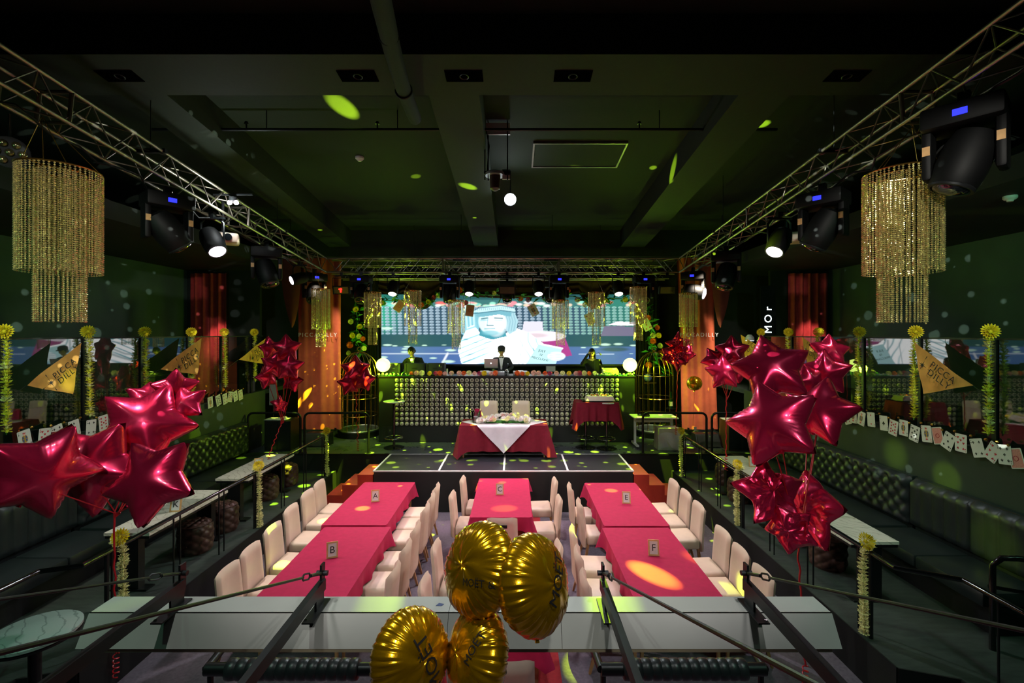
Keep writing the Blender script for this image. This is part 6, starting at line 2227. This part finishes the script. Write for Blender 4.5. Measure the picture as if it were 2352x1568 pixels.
def pips(rank, suit):
    if (rank, suit) in PIPM:
        return PIPM[(rank, suit)]
    mb = MB()
    pos = LAY.get(rank, [])
    sz = 0.03 if rank == 'A' else 0.0165
    for x, y in pos:
        for k, sh in enumerate(pip_shape(suit, sz)):
            f = -1 if y < 0 else 1
            mb.add([(x * 0.036 + px_ * f, y * 0.066 + py_ * f, 0.0014 + 0.0002 * k) for px_, py_ in sh], [tuple(range(len(sh)))])
    for f in (1, -1):
        for sh in pip_shape(suit, 0.009):
            mb.add([(f * (-0.063 + px_), f * (0.066 + py_), 0.0014) for px_, py_ in sh], [tuple(range(len(sh)))])
    PIPM[(rank, suit)] = mb.mesh('pips', 'card_red' if suit in 'hd' else 'card_black', False)
    return PIPM[(rank, suit)]


COURT = {}
def court():
    if COURT:
        return COURT
    a = MB()
    for f in (1, -1):
        a.add([(f * x, f * y, 0.0015) for x, y in ((-0.036, 0.0), (0.036, 0.0), (0.03, 0.03), (0.018, 0.046), (-0.018, 0.046), (-0.03, 0.03))], [tuple(range(6))])
    COURT['robe'] = a.mesh('court_robe', 'card_gold', False)
    a = MB()
    for f in (1, -1):
        a.add([(f * x, f * y, 0.0018) for x, y in ((-0.03, 0.004), (-0.006, 0.004), (-0.014, 0.036), (-0.028, 0.028))], [(0, 1, 2, 3)])
        a.add([(f * x, f * y, 0.0018) for x, y in ((0.008, 0.004), (0.03, 0.004), (0.028, 0.026), (0.012, 0.04))], [(0, 1, 2, 3)])
    COURT['sash'] = a.mesh('court_sash', 'card_blue', False)
    a = MB()
    for f in (1, -1):
        a.add([(f * 0.015 * math.cos(k * PI / 5), f * (0.055 + 0.015 * math.sin(k * PI / 5)), 0.0019) for k in range(10)], [tuple(range(10))])
    COURT['face'] = a.mesh('court_face', 'petal_pink', False)
    a = MB()
    for f in (1, -1):
        a.add([(f * x, f * y, 0.0021) for x, y in ((-0.016, 0.066), (0.016, 0.066), (0.018, 0.084), (0.008, 0.074), (0, 0.086), (-0.008, 0.074), (-0.018, 0.084))], [tuple(range(7))])
    COURT['crown'] = a.mesh('court_crown', 'card_red', False)
    return COURT


SUITN = {'h': 'hearts', 'd': 'diamonds', 'c': 'clubs', 's': 'spades'}


def playing_card(mtx, rank, suit, label, group, sc=1.0):
    t = thing('playing_card', label, 'playing card', mtx.translation, group=group)
    t.rotation_euler = mtx.to_euler()
    t.scale = (sc,) * 3
    inst('card_sheet', CARD, t)
    if rank == 'back':
        inst('back_print', BACK, t)
        inst('back_medallion', RING, t)
        return t
    inst('pips', pips(rank, suit), t)
    rk = text_mesh(rank, 0.026, 'card_red' if suit in 'hd' else 'card_black', 0.0002)
    inst('corner_rank', rk, t, (-0.063, 0.090, 0.0014))
    inst('corner_rank', rk, t, (0.063, -0.090, 0.0014), (0, 0, PI))
    if rank in 'KQJ':
        for k, m_ in court().items():
            inst('court_' + k, m_, t)
    return t


right = [(190, 985, -18, '8', 'd'), (245, 972, -3, 'K', 's'), (322, 992, 10, 'K', 'd'), (415, 1003, -5, '2', 'd'), (535, 1037, -5, 'A', 's'), (625, 1080, 8, '10', 'h'), (722, 1082, 0, 'J', 's'), (826, 1135, 10, '8', 's'),
         (940, 1138, -7, 'Q', 'd'), (1046, 1156, -14, 'back', 'h'), (1145, 1208, 22, '5', 's'), (1265, 1225, 0, '7', 'h'), (1425, 1272, -16, '4', 'c'), (1568, 1312, 28, '6', 'h'), (1680, 1335, -8, '5', 'c'), (1790, 1372, -16, 'back', 'h')]
left = [(240, 1125, -10, 'J', 'c'), (430, 1105, 6, '8', 'h'), (560, 1068, -14, '6', 'c'), (720, 1020, -10, '2', 'c'), (880, 1015, 3, '4', 'c'), (1000, 968, -6, '9', 'h'),
        (2030, 772, -6, 'Q', 'h'), (2108, 752, -16, '10', 's'), (2172, 738, -10, '6', 'd'), (2222, 718, 10, '9', 'd'), (2272, 712, -14, '3', 's'), (2322, 700, -10, '5', 'd')]
for nm, lst, ox, oy, sc_, xw, u in (('right', right, 1900, 720, 0.2424, WR - 0.03, Vector((0, -1, 0))), ('left', left, 0, 740, 0.2381, WL + 0.03, Vector((0, 1, 0)))):
    pts = []
    for k, (zx, zy, rot, rank, suit) in enumerate(lst):
        px, py = ox + zx * sc_, oy + zy * sc_
        p = onx(px, py, xw - (0.004 * (k % 3) if nm == 'right' else -0.004 * (k % 3)) - (0.02 if nm == 'right' else -0.02))
        m_ = frame_mtx(p, u, (0, 0, 1)) @ Matrix.Rotation(R(-rot), 4, 'Z')
        who = 'red patterned back' if rank == 'back' else ({'K': 'king', 'Q': 'queen', 'J': 'jack', 'A': 'ace', '2': 'two', '3': 'three', '4': 'four', '5': 'five', '6': 'six', '7': 'seven', '8': 'eight', '9': 'nine', '10': 'ten'}[rank] + ' of ' + SUITN[suit])
        extra = ''
        if rank == 'back':
            extra = ', at the picture edge' if k > 12 else ', between court card and spades'
        playing_card(m_, rank, suit, 'large playing card, %s, on the %s string%s' % (who, nm, extra), 'playing cards on the %s string' % nm)
        pts.append(p + Vector((0, 0, 0.10)))
    pts.sort(key=lambda v: v.y)
    s0 = thing('card_string', 'thin string with small brass bells carrying the %s playing cards' % nm, 'string', pts[0])
    offx = Vector((0.012 if nm == 'right' else -0.012, 0, 0))
    MB().tube([p - pts[0] + offx for p in pts], 0.003, 4).build('cord', 'dark_steel', s0)
    for k, p in enumerate(pts):
        MB().sph(tuple(p - pts[0] + Vector((-0.01 if nm == 'right' else 0.01, 0.07, 0.03))), 0.017, 8, 6).build('bell', 'gold_metal', s0)
# cards hanging over the screen
for px, py, rot, rank, suit, lab in ((917, 703, 35, 'back', 'h', 'large playing card with its back out, hanging before the left of the screen'), (1079, 713, 8, 'back', 'd', 'large playing card with its back out, hanging beside the statue'),
                                     (1225, 712, -28, 'J', 's', 'large court playing card hanging before the middle of the screen'), (1355, 732, -25, '5', 'd', 'large green-lit playing card hanging before the right of the screen'),
                                     (1485, 746, -28, '5', 'h', 'large green-lit playing card hanging at the right vine')):
    p = at(px, py, TD + 0.75)
    t = playing_card(frame_mtx(p, (1, 0, 0), (0, 0, 1)) @ Matrix.Rotation(R(-rot), 4, 'Z'), rank, suit, lab, 'playing cards hung over the stage', 1.35)
    q = Matrix.Rotation(R(-rot), 4, 'Z').inverted() @ Vector((0, ZT2 - 0.05 - TW - p.z, 0))
    MB().cyl((0, 0.1, -0.004), (q.x / 1.35, q.y / 1.35, -0.004), 0.002, n=4).build('hanging_thread', 'dark_steel', t)

# ---------------------------------------------------------------- pennants
def compass(parent, mtx, s):
    mb = MB()
    for k in range(8):
        a = 2 * PI * k / 8
        r = s if k % 2 == 0 else 0.55 * s
        b = PI / 8
        mb.add([(0, 0, 0.001), (0.22 * s * math.cos(a - b), 0.22 * s * math.sin(a - b), 0.001), (r * math.cos(a), r * math.sin(a), 0.001), (0.22 * s * math.cos(a + b), 0.22 * s * math.sin(a + b), 0.001)], [(0, 1, 2, 3)])
    for k in range(4):
        a = PI / 2 * k
        c, q = math.cos(a), math.sin(a)
        mb.add([(1.1 * s * c, 1.1 * s * q, 0.001), (1.7 * s * c - 0.09 * s * q, 1.7 * s * q + 0.09 * s * c, 0.001), (1.9 * s * c, 1.9 * s * q, 0.001), (1.7 * s * c + 0.09 * s * q, 1.7 * s * q - 0.09 * s * c, 0.001)], [(0, 1, 2, 3)])
    inst('compass_print', mb.mesh('compass_print', 'ink', False), parent, mtx=mtx)


for k, (side, tri, lab) in enumerate((('L', ((187, 787), (60, 885), (167, 905)), 'gold pennant flag with printed name, nearest on the left glass rail'), ('L', ((463, 776), (366, 848), (452, 860)), 'gold pennant flag with printed name, second on the left glass rail'),
                                      ('L', ((618, 771), (547, 826), (610, 836)), 'gold pennant flag with printed name, farthest on the left glass rail'),
                                      ('R', ((2100, 786), (2234, 885), (2120, 904)), 'gold pennant flag with printed name, nearest on the right glass rail'), ('R', ((1842, 774), (1915, 822), (1852, 838)), 'gold pennant flag with printed name, second on the right glass rail'),
                                      ('R', ((1701, 768), (1764, 808), (1710, 826)), 'gold pennant flag with printed name, farthest on the right glass rail'))):
    xw = (WL + 0.14) if side == 'L' else (WR - 0.14)
    P = [onx(px, py, xw) for px, py in tri]
    c = (P[0] + P[1] + P[2]) / 3
    t = thing('pennant_flag', lab, 'flag', c, group='gold pennant flags')
    hoist = (P[0] - P[1]).normalized()         # long upper edge
    n = Vector((1, 0, 0)) if side == 'L' else Vector((-1, 0, 0))
    vs = []
    N = 12
    idx = {}
    mb = MB()
    for i in range(N + 1):
        for j in range(N + 1 - i):
            a, b = i / N, j / N
            p = P[0] * (1 - a - b) + P[1] * a + P[2] * b - c
            p = p + n * (0.02 * math.sin(a * 7 + k) * (a + b) + 0.012 * math.sin(b * 9 + k) * b)
            idx[(i, j)] = len(mb.v)
            mb.v.append(tuple(p))
    for i in range(N):
        for j in range(N - i):
            mb.f.append((idx[(i, j)], idx[(i + 1, j)], idx[(i, j + 1)]))
            if j < N - i - 1:
                mb.f.append((idx[(i + 1, j)], idx[(i + 1, j + 1)], idx[(i, j + 1)]))
    mb.build('cloth', 'flag_cloth', t, angle=80)
    # print: two lines along the upper edge, compass star at the tail
    u = hoist if side == 'L' else -hoist
    m0 = frame_mtx((0, 0, 0), u, Vector((0, 0, 1)))
    v = m0.to_3x3() @ Vector((0, 1, 0))
    L_ = (P[0] - P[1]).length
    bary = (lambda a, b, q: P[0] * a + P[1] * b + P[2] * q - c + n * 0.04)
    o = bary(0.38, 0.29, 0.33) if side == 'L' else bary(0.25, 0.49, 0.26)
    co = bary(0.12, 0.58, 0.30) if side == 'L' else bary(0.52, 0.16, 0.32)
    sz = L_ * 0.128
    inst('printed_name', text_mesh('PICCA', sz, 'ink', 0.0004, 1.15), t, mtx=frame_mtx(o + v * sz * 0.45, u, v))
    inst('printed_name', text_mesh('DILLY', sz, 'ink', 0.0004, 1.15), t, mtx=frame_mtx(o - v * sz * 0.42, u, v))
    compass(t, frame_mtx(co, u, v), L_ * 0.08)
    MB().tube([P[1] - c, (P[1] - c) + (P[1] - P[0]) * 0.35], 0.003, 4).build('tail_string', 'dark_steel', t)
    MB().tube([P[0] - c, (P[0] - c) + Vector((0, 0, 0.05))], 0.003, 4).build('tie_string', 'dark_steel', t)

# ---------------------------------------------------------------- white ledge in front of the balcony
yf, yn, yb = 2.68, 2.52, 2.44
zt, zl = 2.0, 1.862
xl0, xr0 = -2.285, 1.70
t = thing('white_ledge', 'long white panelled ledge hung below the balcony on steel arms', 'ledge', (-0.29, 2.55, zt))
ox, oy = -0.29, 2.55
edges = [xl0, at(1030, 0, 2.52).x, at(1068, 0, 2.52).x, at(1288, 0, 2.52).x, xr0]
for k, (a, b) in enumerate(zip(edges[:-1], edges[1:])):
    g_ = 0.0012
    MB().bx(a - ox + g_, b - ox - g_, yn - oy, yf - oy, -0.012, 0.0).build('top_panel', 'white_panel', t)
    MB().hexa([(a - ox + g_, yb - oy, zl - zt), (b - ox - g_, yb - oy, zl - zt), (b - ox - g_, yb - oy + 0.012, zl - zt), (a - ox + g_, yb - oy + 0.012, zl - zt),
               (a - ox + g_, yn - oy, -0.0), (b - ox - g_, yn - oy, -0.0), (b - ox - g_, yn - oy + 0.012, -0.0), (a - ox + g_, yn - oy + 0.012, -0.0)]).build('front_panel', 'white_panel', t, False)
MB().bx(xl0 - ox + 0.03, xr0 - ox - 0.05, yb - oy + 0.004, yf - oy - 0.01, zl - zt - 0.02, zl - zt + 0.0).build('bottom_board', 'board_edge', t)
MB().bx(xl0 - ox, xr0 - ox, yf - oy - 0.012, yf - oy, zl - zt, -0.012).build('back_panel', 'white_panel', t)
for s in (xl0 - ox, xr0 - ox - 0.012):
    MB().hexa([(s, yb - oy + .012, zl - zt), (s + 0.012, yb - oy + .012, zl - zt), (s + 0.012, yf - oy - .012, zl - zt), (s, yf - oy - .012, zl - zt), (s, yn - oy + .012, -0.012), (s + 0.012, yn - oy + .012, -0.012), (s + 0.012, yf - oy - .012, -0.012), (s, yf - oy - .012, -0.012)]).build('end_panel', 'white_panel', t, False)
for k, (px, side) in enumerate(((421, -1), (742, -1), (1384, 1), (1712, 1))):
    d = 2.62
    x = (px - CX) * d / F
    lab = ['far left', 'left of the balloons', 'right of the balloons', 'far right'][k]
    t = thing('bracket_arm', 'black steel arm holding the white ledge, %s' % lab, 'bracket', (x, d, zt), group='steel arms of the ledge')
    MB().bx(-0.016, 0.016, -2.3, 0.0, 0.075, 0.135).build('arm_bar', 'dark_steel', t)
    MB().bx(-0.03, 0.03, -0.20, 0.03, 0.0005, 0.008).build('foot_plate', 'black_steel', t)
    for q in (-0.18, 0.01):
        MB().lathe([(0.008, 0.008), (0.008, 0.014)], 8, (0.018 * side, q, 0)).build('bolt', 'chrome', t)
    MB().bx(-0.006, 0.006, -0.1, 0.0, 0.008, 0.08).build('web_plate', 'black_steel', t)
    MB().bx(-0.006, 0.006, -0.03, 0.015, 0.13, 0.22).build('lug_plate', 'black_steel', t)
    MB().cyl((-0.03, -0.01, 0.17), (0.03, -0.01, 0.17), 0.014, n=10).build('lug_pin', 'dark_steel', t)
    # tie rod with turnbuckle, rising back to the balcony
    r = thing('tie_rod', 'steel tie rod with turnbuckle rising from the ledge arm, %s' % lab, 'tie rod', (x, d - 0.01, zt + 0.17), group='tie rods of the ledge')
    v = Vector((0.012 * side, -1, 0.405)).normalized()
    MB().cyl(v * 0.02, v * 0.16, 0.009, n=8).build('eye_rod', 'dark_steel', r)
    m_ = frame_mtx(v * 0.21, v, Vector((0, 0, 1)))
    for s in (-1, 1):
        MB().tube([(-0.05, 0, 0), (-0.03, s * 0.014, 0), (0.03, s * 0.014, 0), (0.05, 0, 0)], 0.005, 6).build('turnbuckle_side', 'dark_steel', r, mtx=m_)
    MB().cyl(v * 0.25, v * 2.5, 0.0065, n=8).build('long_rod', 'dark_steel', r)
t = thing('torn_tape', 'small dark scrap of tape on the top of the white ledge', 'tape', (at(1010, 0, 2.6).x, 2.6, zt + 0.0005))
MB().add([(-0.02, -0.012, 0.001), (0.012, -0.014, 0.001), (0.024, 0.004, 0.001), (-0.006, 0.014, 0.001)], [(0, 1, 2, 3)]).add([(-0.02, -0.012, 0), (0.012, -0.014, 0), (0.024, 0.004, 0), (-0.006, 0.014, 0)], [(3, 2, 1, 0)]).build('scrap', 'card_blue', t, False)

# padded bars below the ledge
for x0, x1, lab, flip in ((-2.30, -1.02, 'black leather padded bar below the ledge, left of the balloons', 1), (0.64, 1.86, 'black leather padded bar below the ledge, right of the balloons', -1)):
    y, z = 3.5, 1.0
    t = thing('padded_bar', lab, 'padded bar', ((x0 + x1) / 2, y, 0), group='padded bars below the ledge')
    w = (x1 - x0) / 2
    pr = []
    n_ = 13
    mb = MB()
    pts, rad = [], []
    a, b = -w + 0.16, w - 0.14
    for k in range(n_):
        for f, rr in ((0.02, 0.064), (0.12, 0.072), (0.5, 0.075), (0.88, 0.072), (0.98, 0.064)):
            pts.append((a + (b - a) * (k + f) / n_, 0, z))
            rad.append(rr)
    mb.tube(pts, rad, 18)
    mb.build('leather_wrap', 'black_leather', t, angle=60)
    MB().tube([(-w, 0, z), (w, 0, z)], 0.045, 14).build('core_tube', 'black_steel', t)
    for s in (-1, 1):
        MB().tube([(s * w, 0, z), (s * (w + 0.02), 0.25, z + 0.0), (s * (w + 0.02), 0.62, z - 0.02)], 0.03, 10).build('side_tube', 'black_steel', t)
        MB().tube([(s * (w - 0.02), 0.02, z), (s * (w - 0.02), 0.02, 0.0)], 0.022, 8).build('leg', 'black_steel', t)
# round marble table at the near left
p = onz(80, 1447, 1.2)
t = thing('round_table', 'round grey marble bar table in the near left corner', 'bar table', (p.x, p.y, 0))
MB().lathe([(0.27, 1.165), (0.282, 1.175), (0.282, 1.195), (0.275, 1.2)], 44).build('top', 'marble_grey', t)
MB().lathe([(0.283, 1.15), (0.283, 1.165)], 44).build('edge_band', 'black_paint', t)
MB().cyl((0, 0, 0.02), (0, 0, 1.15), 0.04, n=14).build('column', 'black_steel', t)
MB().lathe([(0.24, 0), (0.24, 0.015), (0.05, 0.03)], 26).build('base', 'black_steel', t)

# ---------------------------------------------------------------- people behind the booth
def skin_geo(vs, es, rad, sub=1):
    me = bpy.data.meshes.new('skeleton')
    me.from_pydata(vs, es, [])
    o = bpy.data.objects.new('skeleton', me)
    COL.objects.link(o)
    md = o.modifiers.new('s', 'SKIN')
    for i, r in enumerate(rad):
        v = me.skin_vertices[0].data[i]
        v.radius = (r, r) if not isinstance(r, tuple) else r
        v.use_root = (i == 0)
    o.modifiers.new('sub', 'SUBSURF').levels = sub
    bpy.context.view_layer.update()
    ev = o.evaluated_get(bpy.context.evaluated_depsgraph_get())
    m2 = ev.to_mesh()
    V = [tuple(v.co) for v in m2.vertices]
    Fc = [tuple(p.vertices) for p in m2.polygons]
    ev.to_mesh_clear()
    bpy.data.objects.remove(o)
    bpy.data.meshes.remove(me)
    return V, Fc


def hand_geo(wrist, dirv, palm_n, curl):
    d = Vector(dirv).normalized()
    n = Vector(palm_n)
    n = (n - d * n.dot(d)).normalized()
    s = d.cross(n)
    w = Vector(wrist)
    vs, es, rd = [w - d * 0.02, w + d * 0.045], [(0, 1)], [0.024, (0.034, 0.018)]
    out = [(vs, es, rd)]
    for k, ln in enumerate((0.062, 0.072, 0.068, 0.052)):
        b = w + d * 0.075 + s * (0.03 - 0.02 * k)
        m1 = b + (d * math.cos(curl * 0.5) + n * math.sin(curl * 0.5)) * ln * 0.5
        m2 = m1 + (d * math.cos(curl) + n * math.sin(curl)) * ln * 0.5
        out.append(([w + d * 0.03 + s * (0.018 - 0.012 * k), b, m1, m2], [(0, 1), (1, 2), (2, 3)], [0.011, 0.0095, 0.009, 0.007]))
    b = w + d * 0.02 + s * 0.03
    out.append(([w + d * 0.01 + s * 0.012, b + s * 0.012, b + d * 0.035 + s * 0.03, b + d * 0.065 + s * 0.028 + n * 0.01], [(0, 1), (1, 2), (2, 3)], [0.013, 0.012, 0.010, 0.008]))
    V, Fc = [], []
    for a in out:
        v, f = skin_geo([tuple(x) for x in a[0]], a[1], a[2], 1)
        o = len(V)
        V += v
        Fc += [tuple(i + o for i in q) for q in f]
    return V, Fc


def head_geo():
    """head about 0.23 m tall, centred on the origin, face towards -y"""
    mb = MB()

    def fn(u, w):
        a = 2 * PI * u - PI / 2
        ph = PI * w
        x, y, z = math.sin(ph) * math.cos(a), math.sin(ph) * math.sin(a), -math.cos(ph)
        sx, sy, sz = 0.076, 0.094, 0.116
        front = max(0, -y)
        if z < 0:
            sx *= 1 - 0.38 * (-z) ** 1.3
            if y > 0:
                sy *= 1 - 0.35 * (-z)
        X, Y, Z = x * sx, y * sy, z * sz
        # nose, eye sockets, mouth, chin
        g = lambda cx_, cz, rx, rz_: math.exp(-((X - cx_) / rx) ** 2 - ((Z - cz) / rz_) ** 2) * (front > 0.3)
        Y -= 0.024 * g(0, -0.022, 0.011, 0.016) + 0.014 * g(0, 0.0, 0.008, 0.022)
        Y += 0.010 * (g(-0.03, 0.004, 0.014, 0.009) + g(0.03, 0.004, 0.014, 0.009))
        Y -= 0.006 * g(0, 0.028, 0.05, 0.010)
        Y -= 0.005 * g(0, -0.058, 0.02, 0.006) - 0.006 * g(0, -0.0615, 0.022, 0.003)
        Y -= 0.010 * g(0, -0.092, 0.022, 0.014)
        return (X, Y, Z)
    mb.grid(fn, 48, 36, wrap=True)
    for s in (-1, 1):
        mb.sph((s * 0.078, 0.012, -0.006), 0.03, 10, 6, (0.35, 0.7, 1.05))
    return mb


def person(base, rz, joints, head_rot, label, style):
    """joints in metres; x to the person's picture right, -y towards the hall"""
    t = thing('person', label, 'person', base, rz)
    J = {k: Vector(v) for k, v in joints.items()}
    names = list(J)
    ix = {n: i for i, n in enumerate(names)}
    bones = [('hip', 'waist'), ('waist', 'chest'), ('chest', 'neck'), ('neck', 'skull')]
    for s in 'lr':
        bones += [('chest', 'sho_' + s), ('sho_' + s, 'elb_' + s), ('elb_' + s, 'wri_' + s), ('hip', 'thi_' + s), ('thi_' + s, 'kne_' + s), ('kne_' + s, 'ank_' + s), ('ank_' + s, 'toe_' + s)]
    rad = {'hip': (0.15, 0.115), 'waist': (0.145, 0.10), 'chest': (0.165, 0.11), 'neck': 0.058, 'skull': 0.055}
    for s in 'lr':
        rad.update({'sho_' + s: 0.068, 'elb_' + s: 0.048, 'wri_' + s: 0.032, 'thi_' + s: 0.092, 'kne_' + s: 0.062, 'ank_' + s: 0.045, 'toe_' + s: 0.036})
    V, Fc = skin_geo([tuple(J[n]) for n in names], [(ix[a], ix[b]) for a, b in bones], [rad[n] for n in names], 2)
    segs = [(J[a], J[b], a, b) for a, b in bones]

    def part_of(c):
        best, nm = 9, None
        for p, q, a, b in segs:
            tt = max(0, min(1, (c - p).dot(q - p) / (q - p).length_squared))
            dd = (c - p.lerp(q, tt)).length
            if dd < best:
                best, nm = dd, (a, b, tt)
        a, b, tt = nm
        if a == 'neck' or (b == 'neck' and tt > 0.8):
            return 0
        if b[:3] in ('kne', 'ank', 'toe', 'thi'):
            return 2
        return 1
    mats = [0 if False else part_of(sum((Vector(V[i]) for i in f), Vector()) / len(f)) for f in Fc]
    # head and hands join the same body mesh
    hb = head_geo()
    hm = Matrix.Translation(J['skull'] + Vector((0, -0.02, 0.07))) @ Euler(head_rot).to_matrix().to_4x4()
    o = len(V)
    V += [tuple(hm @ Vector(v)) for v in hb.v]
    Fc += [tuple(i + o for i in f) for f in hb.f]
    mats += [0] * len(hb.f)
    for s in 'lr':
        dv = J['wri_' + s] - J['elb_' + s]
        hd = style.get('hand_' + s, (dv.normalized(), Vector((0, 0.2, -1)), 0.7))
        hv, hf = hand_geo(J['wri_' + s] + dv.normalized() * 0.02, hd[0], hd[1], hd[2])
        o = len(V)
        V += hv
        Fc += [tuple(i + o for i in f) for f in hf]
        mats += [0] * len(hf)
    mb = MB()
    mb.v, mb.f = V, Fc
    me = mb.mesh('body', 'skin', True, 180)
    me.materials.append(MATS[style['top']])
    me.materials.append(MATS[style['legs']])
    me.polygons.foreach_set('material_index', mats)
    inst('body', me, t)
    # eyes and brows
    for s in (-1, 1):
        MB().sph((s * 0.03, -0.078, 0.004), 0.011, 8, 6).build('eye', 'ink', t, mtx=hm)
        MB().bx(s * 0.03 - 0.016, s * 0.03 + 0.016, -0.093, -0.083, 0.02, 0.026).build('eyebrow', 'hair', t, mtx=hm)
    MB().bx(-0.022, 0.022, -0.093, -0.086, -0.062, -0.057).build('lips', 'petal_magenta', t, mtx=hm)
    # hair
    long_ = style['hair'] == 'long'

    def hair(u, w):
        a = 2 * PI * u - PI / 2
        x, y = math.cos(a), math.sin(a)
        fr = max(0, -y)
        low = (0.045 if not long_ else 0.035) if fr > 0.35 else ((-0.05 if not long_ else -0.26) if fr < 0.1 else (-0.01 if not long_ else -0.22))
        zt_ = 0.128
        z = low + (zt_ - low) * math.sin(w * PI / 2)
        k = math.sqrt(max(0, 1 - (max(0, z) / 0.13) ** 2))
        r = 1.0 + 0.04 * math.sin(u * 60)
        return (x * 0.088 * k * r, y * 0.106 * k * r + 0.004, z)
    MB().grid(hair, 48, 12, wrap=True).build('hair', 'hair', t, angle=180, mtx=hm)
    if style.get('cap'):
        MB().lathe([(0.094, 0.03), (0.1, 0.06), (0.096, 0.11), (0.06, 0.14), (0.01, 0.148)], 22, (0, 0.0, 0), (1, 1.12)).build('cap', 'suit', t, mtx=hm)
        MB().grid(lambda u, w: ((u - 0.5) * 0.16, -0.09 - 0.075 * w * math.cos((u - 0.5) * 2.2), 0.045 - 0.015 * w), 10, 4).build('cap_peak', 'suit', t, mtx=hm)
    if style.get('shirt'):
        c, nk, wa = J['chest'], J['neck'], J['waist']

        def shirt(u, w):
            p = nk.lerp(wa, w * 0.95) + Vector((0, -0.04, 0.0))
            hw_ = 0.062 * (1 - 0.75 * w) + 0.004
            dep = -0.055 - 0.085 * math.sin(min(1, w * 1.6) * PI / 2)
            return p + Vector(((u - 0.5) * 2 * hw_, dep + 0.03 * abs(u - 0.5), 0))
        MB().grid(lambda u, w: tuple(shirt(u, w)), 8, 10).build('shirt_front', 'shirt', t, angle=180)
        for s in (-1, 1):
            lp = [nk + Vector((s * 0.055, -0.07, 0.0)), nk.lerp(wa, 0.3) + Vector((s * 0.085, -0.155, 0)), nk.lerp(wa, 0.85) + Vector((s * 0.016, -0.185, 0)), nk.lerp(wa, 0.3) + Vector((s * 0.045, -0.165, 0))]
            MB().slab(lp if s < 0 else lp[::-1], (0, -1, 0), 0.006).build('lapel', 'suit', t, False)
        MB().torus(tuple(nk + Vector((0, -0.005, 0.015))), 0.062, 0.014, 20, 6).build('collar', 'shirt', t)
        b = nk + Vector((0, -0.095, 0.002))
        bt = MB()
        for s in (-1, 1):
            bt.hexa([b + Vector(v) for v in ((s * 0.004, 0, -0.008), (s * 0.05, 0, -0.022), (s * 0.05, 0.012, -0.022), (s * 0.004, 0.012, -0.008), (s * 0.004, 0, 0.008), (s * 0.05, 0, 0.022), (s * 0.05, 0.012, 0.022), (s * 0.004, 0.012, 0.008))])
        bt.bx(b.x - 0.009, b.x + 0.009, b.y - 0.006, b.y + 0.014, b.z - 0.011, b.z + 0.011)
        bt.build('bow_tie', 'ink', t, False)
        for s in 'lr':
            dv = (J['wri_' + s] - J['elb_' + s]).normalized()
            MB().cyl(J['wri_' + s] - dv * 0.03, J['wri_' + s] + dv * 0.012, 0.038, 0.036, 14).build('shirt_cuff', 'shirt', t)
    return t


def pose(lean_x=0.0, lean_y=0.0, drop=0.0, arms=None):
    j = {'hip': (0, 0, 0.95), 'waist': (lean_x * 0.3, lean_y * 0.3, 1.12), 'chest': (lean_x * 0.8, lean_y * 0.8, 1.36 - drop * 0.5), 'neck': (lean_x, lean_y - 0.01, 1.50 - drop), 'skull': (lean_x * 1.15, lean_y * 1.2 - 0.03, 1.60 - drop)}
    for s, k in (('l', -1), ('r', 1)):
        j['sho_' + s] = (lean_x * 0.9 + k * 0.185, lean_y * 0.9, 1.43 - drop * 0.8)
        j['elb_' + s], j['wri_' + s] = arms[s]
        j['thi_' + s] = (k * 0.10, 0, 0.86)
        j['kne_' + s] = (k * 0.11, -0.02, 0.48)
        j['ank_' + s] = (k * 0.12, 0.02, 0.09)
        j['toe_' + s] = (k * 0.14, -0.13, 0.04)
    return j


ZR = 1.412
# stooping man at the left: leans to picture left, looks down at the cases
person((at(957, 0, 12.55).x, 12.6, ZR), 0, pose(-0.10, -0.08, 0.06, {'l': ((-0.36, -0.18, 1.2), (-0.28, -0.36, 1.10)), 'r': ((0.25, -0.08, 1.15), (0.16, -0.33, 1.10))}),
       (0.55, 0.12, -0.75), 'man in black suit and bow tie looking down at the left of the booth', dict(top='suit', legs='suit', hair='short', shirt=True))
person((at(1152, 0, 12.5).x, 12.5, ZR), 0, pose(0.0, -0.07, 0.05, {'l': ((-0.29, -0.12, 1.18), (-0.18, -0.36, 1.13)), 'r': ((0.29, -0.12, 1.18), (0.14, -0.37, 1.12))}),
       (0.18, 0, 0.15), 'man in flat cap, dark suit and bow tie working the mixer', dict(top='suit', legs='suit', hair='short', shirt=True, cap=True))
person((at(1362, 0, 12.5).x, 12.5, ZR), 0, pose(-0.04, -0.05, 0.10, {'l': ((-0.33, -0.16, 1.26), (-0.15, -0.18, 1.56)), 'r': ((0.27, -0.06, 1.08), (0.2, -0.3, 1.05))}),
       (0.4, 0.0, -0.35), 'woman with long dark hair in black, one hand raised to her brow', dict(top='black_cloth', legs='black_cloth', hair='long', hand_l=(Vector((0.9, -0.15, 0.25)), Vector((0.2, 0.3, -1)), 0.4)))
